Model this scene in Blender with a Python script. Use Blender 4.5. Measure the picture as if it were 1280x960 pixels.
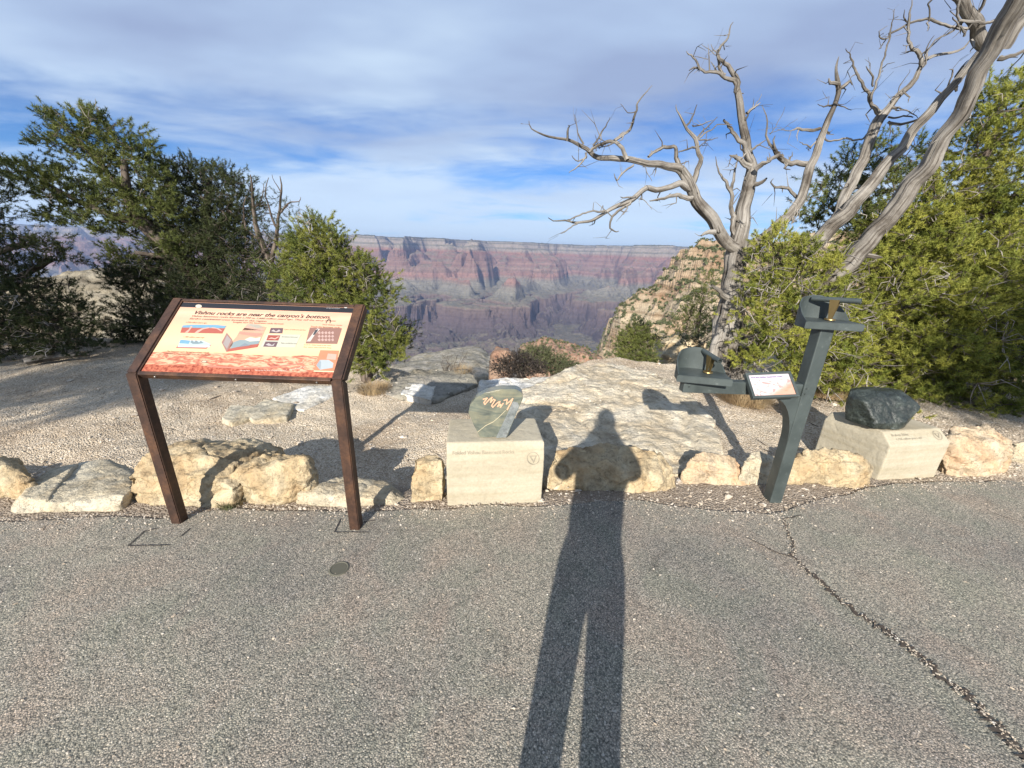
import bpy, bmesh, math, random
import numpy as np
from mathutils import Vector, Matrix

random.seed(7)
RNG = np.random.default_rng(11)
S = bpy.context.scene
for o in list(bpy.data.objects):
    bpy.data.objects.remove(o)
COL = S.collection

# ------------------------------------------------------------------ camera, sky, sun, exposure
H = 1.40
F = 481.0
PITCH = math.radians(19.0)
ROLL = math.radians(2.0)
SUN_EL = math.radians(25.5)
SUN_AZ = math.radians(14.5)          # shadows run forward and a little right

cd = bpy.data.cameras.new('camera')
cam = bpy.data.objects.new('camera', cd)
COL.objects.link(cam)
S.camera = cam
cd.sensor_width = 36.0
cd.lens = 36.0 * F / 1280.0
cd.clip_start = 0.02
cd.clip_end = 90000.0
CM = Matrix.Rotation(math.pi / 2 - PITCH, 3, 'X') @ Matrix.Rotation(ROLL, 3, 'Z')
cam.matrix_world = Matrix.Translation((0, 0, H)) @ CM.to_4x4()

W = bpy.data.worlds.new('World')
S.world = W
W.use_nodes = True
S.view_settings.view_transform = 'Standard'
S.view_settings.look = 'None'
S.view_settings.exposure = 0.88
S.view_settings.gamma = 1.0

ADIR = Vector((math.sin(SUN_AZ) * math.cos(SUN_EL), math.cos(SUN_AZ) * math.cos(SUN_EL), -math.sin(SUN_EL)))
sl = bpy.data.lights.new('sun', 'SUN')
sl.energy = 5.0
sl.angle = math.radians(0.53)
sl.color = (1.0, 0.945, 0.865)
sun = bpy.data.objects.new('sun', sl)
COL.objects.link(sun)
sun.rotation_euler = ADIR.to_track_quat('-Z', 'Y').to_euler()
sun.location = (-3, -10, 8)


def nd(nt, typ, loc=(0, 0), **kw):
    n = nt.nodes.new(typ)
    for k, v in kw.items():
        if k.startswith('i_'):
            n.inputs[k[2:]].default_value = v
        else:
            setattr(n, k, v)
    return n


def setramp(r, stops, interp='LINEAR'):
    cr = r.color_ramp
    cr.interpolation = interp
    while len(cr.elements) > 1:
        cr.elements.remove(cr.elements[-1])
    cr.elements[0].position = stops[0][0]
    cr.elements[0].color = tuple(stops[0][1]) + (1,) if len(stops[0][1]) == 3 else stops[0][1]
    for p, c in stops[1:]:
        e = cr.elements.new(p)
        e.color = tuple(c) + (1,) if len(c) == 3 else c


def build_world():
    nt = W.node_tree
    nt.nodes.clear()
    L = nt.links.new
    out = nt.nodes.new('ShaderNodeOutputWorld')
    bg = nt.nodes.new('ShaderNodeBackground')
    bg.inputs['Strength'].default_value = 0.080
    sky = nt.nodes.new('ShaderNodeTexSky')
    sky.sky_type = 'NISHITA'
    sky.sun_disc = False
    sky.sun_elevation = SUN_EL
    sky.sun_rotation = math.pi + SUN_AZ
    sky.altitude = 2100
    sky.air_density = 1.0
    sky.dust_density = 0.6
    tc = nt.nodes.new('ShaderNodeTexCoord')
    sep = nt.nodes.new('ShaderNodeSeparateXYZ')
    L(tc.outputs['Generated'], sep.inputs[0])
    # cloud deck: direction projected on a high flat layer
    ad = nd(nt, 'ShaderNodeMath', operation='MAXIMUM'); L(sep.outputs['Z'], ad.inputs[0]); ad.inputs[1].default_value = 0.0
    ad2 = nd(nt, 'ShaderNodeMath', operation='ADD'); L(ad.outputs[0], ad2.inputs[0]); ad2.inputs[1].default_value = 0.10
    dx = nd(nt, 'ShaderNodeMath', operation='DIVIDE'); L(sep.outputs['X'], dx.inputs[0]); L(ad2.outputs[0], dx.inputs[1])
    dy = nd(nt, 'ShaderNodeMath', operation='DIVIDE'); L(sep.outputs['Y'], dy.inputs[0]); L(ad2.outputs[0], dy.inputs[1])
    cb = nt.nodes.new('ShaderNodeCombineXYZ'); L(dx.outputs[0], cb.inputs[0]); L(dy.outputs[0], cb.inputs[1])
    mp = nt.nodes.new('ShaderNodeMapping'); L(cb.outputs[0], mp.inputs[0])
    mp.inputs['Rotation'].default_value = (0, 0, math.radians(-28))
    mp.inputs['Scale'].default_value = (0.46, 0.78, 1)
    mp.inputs['Location'].default_value = (3.1, 1.3, 0)
    n1 = nd(nt, 'ShaderNodeTexNoise'); n1.inputs['Scale'].default_value = 0.9; n1.inputs['Detail'].default_value = 7; n1.inputs['Roughness'].default_value = 0.52
    n1.inputs['Distortion'].default_value = 0.5
    L(mp.outputs[0], n1.inputs['Vector'])
    n2 = nd(nt, 'ShaderNodeTexNoise'); n2.inputs['Scale'].default_value = 2.6; n2.inputs['Detail'].default_value = 5; n2.inputs['Roughness'].default_value = 0.6
    n2.inputs['Distortion'].default_value = 0.8
    L(mp.outputs[0], n2.inputs['Vector'])
    # more cover overhead, a band of open blue low down
    cov = nt.nodes.new('ShaderNodeValToRGB')
    setramp(cov, [(0.0, (.74,) * 3), (0.05, (.70,) * 3), (0.11, (.64,) * 3), (0.16, (.55,) * 3), (0.22, (.58,) * 3), (0.30, (.66,) * 3), (0.5, (.68,) * 3), (0.68, (.62,) * 3), (0.9, (.60,) * 3)])
    L(sep.outputs['Z'], cov.inputs[0])
    a = nd(nt, 'ShaderNodeMath', operation='ADD'); L(n1.outputs[0], a.inputs[0]); L(cov.outputs[0], a.inputs[1])
    b = nd(nt, 'ShaderNodeMath', operation='MULTIPLY_ADD'); L(n2.outputs[0], b.inputs[0]); b.inputs[1].default_value = 0.28; L(a.outputs[0], b.inputs[2])
    mr = nt.nodes.new('ShaderNodeMapRange'); mr.interpolation_type = 'SMOOTHSTEP'
    mr.inputs['From Min'].default_value = 1.01; mr.inputs['From Max'].default_value = 1.30
    mr.inputs['To Max'].default_value = 0.92
    L(b.outputs[0], mr.inputs[0])
    # cloud tone: lavender grey bellies, paler thin parts
    n3 = nd(nt, 'ShaderNodeTexNoise'); n3.inputs['Scale'].default_value = 1.3; n3.inputs['Detail'].default_value = 4
    L(mp.outputs[0], n3.inputs['Vector'])
    ct = nt.nodes.new('ShaderNodeValToRGB')
    setramp(ct, [(0.36, (2.6, 3.25, 4.75)), (0.50, (3.35, 4.25, 5.8)), (0.64, (4.5, 5.55, 6.8))])
    L(n3.outputs[0], ct.inputs[0])
    lowc = nt.nodes.new('ShaderNodeValToRGB')
    setramp(lowc, [(0.0, (1.0,) * 3), (0.10, (.85,) * 3), (0.22, (.15,) * 3), (0.3, (0,) * 3)])
    L(sep.outputs['Z'], lowc.inputs[0])
    mlow = nt.nodes.new('ShaderNodeMix'); mlow.data_type = 'RGBA'
    L(lowc.outputs[0], mlow.inputs['Factor'])
    L(ct.outputs[0], mlow.inputs['A']); mlow.inputs['B'].default_value = (4.9, 6.0, 7.3, 1)
    # deeper blue sky between clouds
    sat = nt.nodes.new('ShaderNodeMix'); sat.data_type = 'RGBA'; sat.blend_type = 'MULTIPLY'
    sat.inputs['Factor'].default_value = 1.0
    L(sky.outputs[0], sat.inputs['A']); sat.inputs['B'].default_value = (0.30, 0.55, 0.88, 1)
    mx = nt.nodes.new('ShaderNodeMix'); mx.data_type = 'RGBA'
    L(mr.outputs[0], mx.inputs['Factor']); L(sat.outputs['Result'], mx.inputs['A']); L(mlow.outputs['Result'], mx.inputs['B'])
    L(mx.outputs['Result'], bg.inputs['Color'])
    L(bg.outputs[0], out.inputs['Surface'])


build_world()


# ------------------------------------------------------------------ photo measurements -> world points
def ray(px, py):
    return CM @ Vector(((px - 640) / F, -(py - 480) / F, -1.0))


def at_z(px, py, z=0.0):
    d = ray(px, py)
    return Vector((0, 0, H)) + d * ((z - H) / d.z)


def at_y(px, py, Y):
    d = ray(px, py)
    return Vector((0, 0, H)) + d * (Y / d.y)


def at_x(px, py, X):
    d = ray(px, py)
    return Vector((0, 0, H)) + d * (X / d.x)


def mpp(Y, px=640, py=400):
    d = ray(px, py)
    return (Y / d.y) / F


# ------------------------------------------------------------------ numpy noise
_P = RNG.permutation(1024)
_G = RNG.normal(size=(1024, 3)); _G /= np.linalg.norm(_G, axis=1)[:, None]


def perlin(p):
    p = np.asarray(p, dtype=np.float64)
    i = np.floor(p).astype(np.int64); f = p - i
    u = f * f * f * (f * (f * 6 - 15) + 10)
    r = np.zeros(len(p))
    for dx in (0, 1):
        wx = u[:, 0] if dx else 1 - u[:, 0]
        for dy in (0, 1):
            wy = u[:, 1] if dy else 1 - u[:, 1]
            for dz in (0, 1):
                wz = u[:, 2] if dz else 1 - u[:, 2]
                h = _P[(_P[(_P[(i[:, 0] + dx) & 1023] + i[:, 1] + dy) & 1023] + i[:, 2] + dz) & 1023]
                g = _G[h]
                r += wx * wy * wz * ((f[:, 0] - dx) * g[:, 0] + (f[:, 1] - dy) * g[:, 1] + (f[:, 2] - dz) * g[:, 2])
    return r * 1.6


def fbm(p, oct=4, lac=2.03, gain=0.5):
    r = 0; a = 1.0; q = np.array(p, dtype=np.float64)
    for k in range(oct):
        r = r + a * perlin(q + 17.3 * k); q = q * lac; a *= gain
    return r


def xy3(x, y, s=1.0, z=0.0):
    return np.stack([np.ravel(x) * s, np.ravel(y) * s, np.full(np.size(x), z)], axis=1)


def sstep(a, b, x):
    t = np.clip((x - a) / (b - a), 0, 1)
    return t * t * (3 - 2 * t)


# ------------------------------------------------------------------ object helpers
def tag(o, label=None, cat=None, group=None, kind=None):
    if label: o['label'] = label
    if cat: o['category'] = cat
    if group: o['group'] = group
    if kind: o['kind'] = kind
    return o


def empty(name, loc=(0, 0, 0), rz=0.0):
    o = bpy.data.objects.new(name, None)
    o.empty_display_size = 0.1
    o.location = loc
    o.rotation_euler = (0, 0, rz)
    COL.objects.link(o)
    return o


def link_mesh(name, me, mats=None, parent=None, smooth=False, world=True):
    """link a mesh; vertices are in world coordinates unless parent has its own local frame (world=False)"""
    o = bpy.data.objects.new(name, me)
    if mats is not None:
        for m in (mats if isinstance(mats, (list, tuple)) else [mats]):
            me.materials.append(m)
    COL.objects.link(o)
    me.polygons.foreach_set('use_smooth', [bool(smooth)] * len(me.polygons))
    if parent is not None:
        o.parent = parent
        if world:
            o.matrix_parent_inverse = Matrix.Identity(4)
            me.transform(WORLD(parent).inverted())
    return o


def WORLD(o):
    m = o.matrix_basis.copy()
    p = o.parent
    while p is not None:
        m = p.matrix_basis @ m
        p = p.parent
    return m


def mesh_np(name, V, Fc, uv=None):
    """V (n,3), Fc (m,k) uniform polygon size"""
    me = bpy.data.meshes.new(name)
    V = np.asarray(V, dtype=np.float32); Fc = np.asarray(Fc, dtype=np.int32)
    n, k = Fc.shape
    me.vertices.add(len(V)); me.vertices.foreach_set('co', V.ravel())
    me.loops.add(n * k); me.loops.foreach_set('vertex_index', Fc.ravel())
    me.polygons.add(n); me.polygons.foreach_set('loop_start', np.arange(n, dtype=np.int32) * k)
    me.update(calc_edges=True)
    if uv is not None:
        l = me.uv_layers.new(name='UVMap')
        l.data.foreach_set('uv', np.asarray(uv, dtype=np.float32)[Fc.ravel()].ravel())
    return me


def grid_np(name, X, Y, Z):
    nr, nc = X.shape
    V = np.stack([X.ravel(), Y.ravel(), Z.ravel()], axis=1)
    idx = np.arange(nr * nc).reshape(nr, nc)
    Fc = np.stack([idx[:-1, :-1], idx[:-1, 1:], idx[1:, 1:], idx[1:, :-1]], axis=-1).reshape(-1, 4)
    return mesh_np(name, V, Fc)


def bm_obj(name, bm, mats, parent=None, smooth=False):
    me = bpy.data.meshes.new(name)
    bmesh.ops.recalc_face_normals(bm, faces=bm.faces[:])
    bm.to_mesh(me); bm.free()
    return link_mesh(name, me, mats, parent, smooth)


def bm_box(bm, c, s, M=None, bev=0.0):
    """box centre c size s, optional matrix"""
    r = bmesh.ops.create_cube(bm, size=1.0)
    vs = r['verts']
    for v in vs:
        v.co = Vector((v.co.x * s[0] + c[0], v.co.y * s[1] + c[1], v.co.z * s[2] + c[2]))
    if bev > 0:
        es = list({e for v in vs for e in v.link_edges})
        g = bmesh.ops.bevel(bm, geom=es, offset=bev, segments=2, affect='EDGES', profile=0.5)
        vs = list({v for f in g['faces'] for v in f.verts} | {v for v in vs if v.is_valid})
    if M is not None:
        for v in vs:
            v.co = M @ v.co
    return vs


def bm_prism(bm, pts, vec):
    """extrude polygon pts (world) by vec"""
    a = [bm.verts.new(p) for p in pts]
    b = [bm.verts.new(Vector(p) + Vector(vec)) for p in pts]
    n = len(a)
    bm.faces.new(a); bm.faces.new(b[::-1])
    for i in range(n):
        bm.faces.new((a[i], b[i], b[(i + 1) % n], a[(i + 1) % n]))


def bm_cyl(bm, p0, p1, r0, r1=None, n=16, cap=True):
    r1 = r0 if r1 is None else r1
    p0 = Vector(p0); p1 = Vector(p1)
    d = (p1 - p0).normalized()
    u = d.orthogonal().normalized(); w = d.cross(u)
    A = [bm.verts.new(p0 + (u * math.cos(2 * math.pi * i / n) + w * math.sin(2 * math.pi * i / n)) * r0) for i in range(n)]
    B = [bm.verts.new(p1 + (u * math.cos(2 * math.pi * i / n) + w * math.sin(2 * math.pi * i / n)) * r1) for i in range(n)]
    for i in range(n):
        bm.faces.new((A[i], A[(i + 1) % n], B[(i + 1) % n], B[i]))
    if cap:
        bm.faces.new(A[::-1]); bm.faces.new(B)


# ------------------------------------------------------------------ materials
def new_mat(name):
    m = bpy.data.materials.new(name)
    m.use_nodes = True
    nt = m.node_tree
    b = nt.nodes['Principled BSDF']
    return m, nt, b, nt.links.new


def tex(nt, kind, vec, scale, detail=4, rough=0.55, dist=0.0, **kw):
    n = nt.nodes.new({'n': 'ShaderNodeTexNoise', 'v': 'ShaderNodeTexVoronoi', 'w': 'ShaderNodeTexWave'}[kind])
    n.inputs['Scale'].default_value = scale
    if kind == 'n':
        n.inputs['Detail'].default_value = detail; n.inputs['Roughness'].default_value = rough; n.inputs['Distortion'].default_value = dist
    for k, v in kw.items():
        setattr(n, k, v)
    if vec is not None:
        nt.links.new(vec, n.inputs['Vector'])
    return n


def ramp(nt, fac, stops, interp='LINEAR'):
    r = nt.nodes.new('ShaderNodeValToRGB')
    setramp(r, stops, interp)
    nt.links.new(fac, r.inputs[0])
    return r.outputs[0]


def mixc(nt, fac, a, b, blend='MIX'):
    m = nt.nodes.new('ShaderNodeMix'); m.data_type = 'RGBA'; m.blend_type = blend
    for key, v in (('Factor', fac), ('A', a), ('B', b)):
        if isinstance(v, (int, float)): m.inputs[key].default_value = v
        elif isinstance(v, tuple): m.inputs[key].default_value = v + (1,) if len(v) == 3 else v
        else: nt.links.new(v, m.inputs[key])
    return m.outputs['Result']


def bump(nt, b, h, strength=0.5, dist=0.02, prev=None):
    n = nt.nodes.new('ShaderNodeBump')
    n.inputs['Strength'].default_value = strength; n.inputs['Distance'].default_value = dist
    nt.links.new(h, n.inputs['Height'])
    if prev is not None: nt.links.new(prev, n.inputs['Normal'])
    nt.links.new(n.outputs[0], b.inputs['Normal'])
    return n.outputs[0]


def objco(nt, scale=None, rot=None):
    tc = nt.nodes.new('ShaderNodeTexCoord')
    o = tc.outputs['Object']
    if scale or rot:
        mp = nt.nodes.new('ShaderNodeMapping')
        if scale: mp.inputs['Scale'].default_value = scale
        if rot: mp.inputs['Rotation'].default_value = rot
        nt.links.new(o, mp.inputs[0]); o = mp.outputs[0]
    return o


def flat(name, c, rough=0.6, metal=0.0, spec=0.5):
    m, nt, b, L = new_mat(name)
    b.inputs['Base Color'].default_value = tuple(c) + (1,)
    b.inputs['Roughness'].default_value = rough
    b.inputs['Metallic'].default_value = metal
    b.inputs['Specular IOR Level'].default_value = spec
    # a little wear so that no surface is perfectly uniform
    n = tex(nt, 'n', objco(nt), 23.0, 4)
    c2 = tuple(x * 0.82 for x in c)
    L(mixc(nt, n.outputs[0], tuple(c), c2), b.inputs['Base Color'])
    return m


def m_rock(name, c1, c2, c3, dark=(0.10, 0.08, 0.06), darkamt=0.5, scale=1.0, bs=0.7, strat=0.0):
    m, nt, b, L = new_mat(name)
    v = objco(nt)
    n1 = tex(nt, 'n', v, 3.2 * scale, 6, 0.6, 0.6)
    n2 = tex(nt, 'n', v, 11 * scale, 6, 0.62, 0.3)
    n3 = tex(nt, 'n', v, 60 * scale, 4, 0.7)
    base = ramp(nt, n1.outputs[0], [(0.33, c2), (0.47, c1), (0.62, c3)])
    mot = ramp(nt, n2.outputs[0], [(0.34, (0.72,) * 3), (0.5, (1,) * 3), (0.7, (1.12, 1.1, 1.06))])
    col = mixc(nt, 1.0, base, mot, 'MULTIPLY')
    f = ramp(nt, n3.outputs[0], [(0.32, (0.62,) * 3), (0.5, (1,) * 3)])
    col = mixc(nt, 0.7, col, f, 'MULTIPLY')
    n4 = tex(nt, 'n', v, 5.0 * scale, 8, 0.72, 1.2)
    df = ramp(nt, n4.outputs[0], [(0.57, (0,) * 3), (0.70, (darkamt,) * 3)])
    col = mixc(nt, df, col, dark)
    # thin crooked cracks
    vr = tex(nt, 'v', None, 4.5 * scale, feature='DISTANCE_TO_EDGE')
    dv = nt.nodes.new('ShaderNodeVectorMath'); dv.operation = 'MULTIPLY_ADD'
    L(n2.outputs['Color'], dv.inputs[0]); dv.inputs[1].default_value = (0.35,) * 3; L(v, dv.inputs[2])
    mpp_ = nt.nodes.new('ShaderNodeMapping'); mpp_.inputs['Scale'].default_value = (1, 1, 2.2)
    L(dv.outputs[0], mpp_.inputs[0]); L(mpp_.outputs[0], vr.inputs['Vector'])
    ck = ramp(nt, vr.outputs['Distance'], [(0.0, (0,) * 3), (0.022, (1,) * 3)])
    ckm = mixc(nt, 0.35, (1, 1, 1), ck)
    col = mixc(nt, 1.0, col, ckm, 'MULTIPLY')
    if strat > 0:
        w = tex(nt, 'n', objco(nt, (1, 1, 1), None), 1.0, 7, 0.7, 0.6)
        ms_ = nt.nodes.new('ShaderNodeMapping'); ms_.inputs['Scale'].default_value = (strat * .22, strat, strat); ms_.inputs['Rotation'].default_value = (0, 0, .25)
        L(v, ms_.inputs[0]); L(ms_.outputs[0], w.inputs['Vector'])
        col = mixc(nt, 0.85, col, ramp(nt, w.outputs[0], [(0.36, (0.80, 0.75, 0.67)), (0.47, (0.99, 0.98, 0.96)), (0.64, (1.09, 1.08, 1.05))]), 'MULTIPLY')
    L(col, b.inputs['Base Color'])
    b.inputs['Roughness'].default_value = 0.92
    b.inputs['Specular IOR Level'].default_value = 0.25
    p = bump(nt, b, n2.outputs[0], bs, 0.05 / scale)
    p = bump(nt, b, n3.outputs[0], bs * 0.8, 0.012 / scale, p)
    bump(nt, b, ck, 0.5, 0.01 / scale, p)
    if strat > 0:
        bump(nt, b, w.outputs[0], 0.8, 0.03, b.inputs['Normal'].links[0].from_socket)
    return m


M_LIME = m_rock('limestone_tan', (0.42, 0.325, 0.195), (0.33, 0.225, 0.12), (0.50, 0.42, 0.285), darkamt=0.5)
M_LIME2 = m_rock('limestone_pale', (0.46, 0.395, 0.28), (0.38, 0.295, 0.185), (0.51, 0.46, 0.355), darkamt=0.35)
M_LIME3 = m_rock('limestone_pink', (0.47, 0.36, 0.235), (0.40, 0.25, 0.145), (0.53, 0.44, 0.32), darkamt=0.4)
M_SLAB = m_rock('bedrock_slab', (0.53, 0.455, 0.335), (0.46, 0.375, 0.26), (0.60, 0.54, 0.43), darkamt=0.18, scale=0.9, bs=0.7, strat=9)
M_WHITE = m_rock('bleached_rock', (0.60, 0.56, 0.48), (0.50, 0.45, 0.36), (0.70, 0.68, 0.63), darkamt=0.3)
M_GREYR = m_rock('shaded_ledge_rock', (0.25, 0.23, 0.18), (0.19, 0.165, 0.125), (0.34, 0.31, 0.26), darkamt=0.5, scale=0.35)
M_CLIFFD = m_rock('shade_toned_cliff_rock', (0.20, 0.175, 0.13), (0.15, 0.125, 0.09), (0.27, 0.24, 0.185), darkamt=0.5, scale=0.35, strat=2.2)  # rock colour darkened to stand for the shade on the left cliff
M_ORANGE = m_rock('orange_sandstone', (0.27, 0.165, 0.11), (0.23, 0.125, 0.085), (0.30, 0.22, 0.16), darkamt=0.3, scale=0.4)


def m_ground():
    m, nt, b, L = new_mat('gravelly_soil')
    v = objco(nt)
    sep = nt.nodes.new('ShaderNodeSeparateXYZ'); L(v, sep.inputs[0])
    vo = tex(nt, 'v', v, 88, feature='F1')
    vo2 = tex(nt, 'v', v, 26, feature='F1')
    big = tex(nt, 'n', v, 0.9, 5, 0.6, 0.4)
    med = tex(nt, 'n', v, 7, 5, 0.65)
    fine = tex(nt, 'n', v, 150, 3, 0.7)
    peb = ramp(nt, vo.outputs['Color'], [(0.1, (0.40, 0.33, 0.25)), (0.5, (0.58, 0.50, 0.395)), (0.9, (0.72, 0.655, 0.56))])
    sh = ramp(nt, vo.outputs['Distance'], [(0.3, (1,) * 3), (0.85, (0.5,) * 3)])  # darkens the gaps between pebbles, their shading put into the colour
    col = mixc(nt, 0.85, peb, sh, 'MULTIPLY')
    bt = ramp(nt, big.outputs[0], [(0.35, (0.82, 0.74, 0.65)), (0.5, (1.03, 0.98, 0.90)), (0.65, (1.16, 1.11, 1.02))])
    col = mixc(nt, 1.0, col, bt, 'MULTIPLY')
    # brown dirt along the kerb of rocks
    my = nt.nodes.new('ShaderNodeMath'); my.operation = 'MULTIPLY_ADD'; L(med.outputs[0], my.inputs[0]); my.inputs[1].default_value = 0.5
    L(sep.outputs['Y'], my.inputs[2])
    dirt = ramp(nt, my.outputs[0], [(0.0, (1,) * 3), (1.0, (0,) * 3)])
    mrr = nt.nodes.new('ShaderNodeMapRange'); mrr.inputs['From Min'].default_value = 2.55; mrr.inputs['From Max'].default_value = 2.75
    mrr.inputs['To Min'].default_value = 1.0; mrr.inputs['To Max'].default_value = 0.0
    L(my.outputs[0], mrr.inputs[0])
    dc = ramp(nt, vo.outputs['Color'], [(0.2, (0.24, 0.19, 0.14)), (0.6, (0.31, 0.25, 0.19)), (0.95, (0.39, 0.33, 0.26))])
    vf_ = tex(nt, 'v', v, 210)
    dc = mixc(nt, 0.6, dc, ramp(nt, vf_.outputs['Color'], [(0.1, (0.20, 0.155, 0.115)), (0.6, (0.31, 0.25, 0.19)), (0.95, (0.48, 0.43, 0.36))]))
    col = mixc(nt, mrr.outputs[0], col, mixc(nt, 0.35, dc, sh, 'MULTIPLY'))
    # dark needle litter patches
    lit = ramp(nt, tex(nt, 'n', v, 2.4, 7, 0.7, 0.8).outputs[0], [(0.62, (0,) * 3), (0.74, (0.5,) * 3)])
    col = mixc(nt, lit, col, (0.20, 0.15, 0.11))
    L(col, b.inputs['Base Color'])
    b.inputs['Roughness'].default_value = 0.95; b.inputs['Specular IOR Level'].default_value = 0.15
    inv = nt.nodes.new('ShaderNodeMath'); inv.operation = 'SUBTRACT'; inv.inputs[0].default_value = 1; L(vo.outputs['Distance'], inv.inputs[1])
    p = bump(nt, b, med.outputs[0], 0.6, 0.06)
    p = bump(nt, b, inv.outputs[0], 0.9, 0.012, p)
    bump(nt, b, fine.outputs[0], 0.5, 0.003, p)
    return m


def m_asphalt():
    m, nt, b, L = new_mat('aggregate_asphalt')
    v = objco(nt)
    wv = tex(nt, 'n', v, 40, 2)
    dv = nt.nodes.new('ShaderNodeVectorMath'); dv.operation = 'MULTIPLY_ADD'
    L(wv.outputs['Color'], dv.inputs[0]); dv.inputs[1].default_value = (0.009, 0.009, 0.009); L(v, dv.inputs[2])
    vo = tex(nt, 'v', dv.outputs[0], 215, feature='F1')
    vb = tex(nt, 'v', dv.outputs[0], 95, feature='F1')
    big = tex(nt, 'n', v, 1.1, 5, 0.6, 0.5)
    fine = tex(nt, 'n', v, 420, 3, 0.7)
    agg = ramp(nt, vo.outputs['Color'], [(0.05, (0.115, 0.106, 0.092)), (0.35, (0.24, 0.224, 0.193)), (0.62, (0.335, 0.313, 0.272)), (0.85, (0.44, 0.41, 0.36)), (0.97, (0.66, 0.62, 0.55))])
    hue = nt.nodes.new('ShaderNodeSeparateColor'); L(vo.outputs['Color'], hue.inputs[0])
    warm = mixc(nt, hue.outputs[1], (0.97, 1.0, 0.99), (1.05, 0.98, 0.90))
    agg = mixc(nt, 1.0, agg, warm, 'MULTIPLY')
    sh = ramp(nt, vo.outputs['Distance'], [(0.30, (1,) * 3), (0.80, (0.42,) * 3)])
    col = mixc(nt, 0.9, agg, sh, 'MULTIPLY')
    stone = ramp(nt, vb.outputs['Color'], [(0.80, (0,) * 3), (0.84, (1,) * 3)])
    sd = ramp(nt, vb.outputs['Distance'], [(0.28, (1,) * 3), (0.40, (0,) * 3)])
    sf = mixc(nt, 1.0, stone, sd, 'MULTIPLY')
    col = mixc(nt, sf, col, (0.42, 0.385, 0.335))
    bt = ramp(nt, big.outputs[0], [(0.32, (0.80, 0.80, 0.82)), (0.5, (1.0, 0.99, 0.96)), (0.68, (1.14, 1.12, 1.06))])
    col = mixc(nt, 1.0, col, bt, 'MULTIPLY')
    tint = tex(nt, 'n', v, 2.7, 5, 0.65, 0.8)
    col = mixc(nt, 1.0, col, ramp(nt, tint.outputs[0], [(0.34, (0.90, 0.95, 0.92)), (0.5, (1, 1, 1)), (0.66, (1.07, 0.99, 0.97))]), 'MULTIPLY')
    stn = tex(nt, 'n', v, 5.5, 6, 0.7, 1.0)
    col = mixc(nt, 1.0, col, ramp(nt, stn.outputs[0], [(0.30, (0.72,) * 3), (0.42, (1,) * 3), (0.66, (1.0,) * 3), (0.74, (1.12, 1.10, 1.05))]), 'MULTIPLY')
    L(col, b.inputs['Base Color'])
    b.inputs['Roughness'].default_value = 0.85; b.inputs['Specular IOR Level'].default_value = 0.3
    inv = nt.nodes.new('ShaderNodeMath'); inv.operation = 'SUBTRACT'; inv.inputs[0].default_value = 1; L(vo.outputs['Distance'], inv.inputs[1])
    hb = nt.nodes.new('ShaderNodeMath'); hb.operation = 'MULTIPLY_ADD'; L(vo.outputs['Color'], hb.inputs[0]); hb.inputs[1].default_value = 0.7; L(inv.outputs[0], hb.inputs[2])
    p = bump(nt, b, hb.outputs[0], 0.6, 0.0035)
    bump(nt, b, fine.outputs[0], 0.4, 0.001, p)
    return m


M_GROUND = m_ground()
M_ASPH = m_asphalt()


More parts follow.
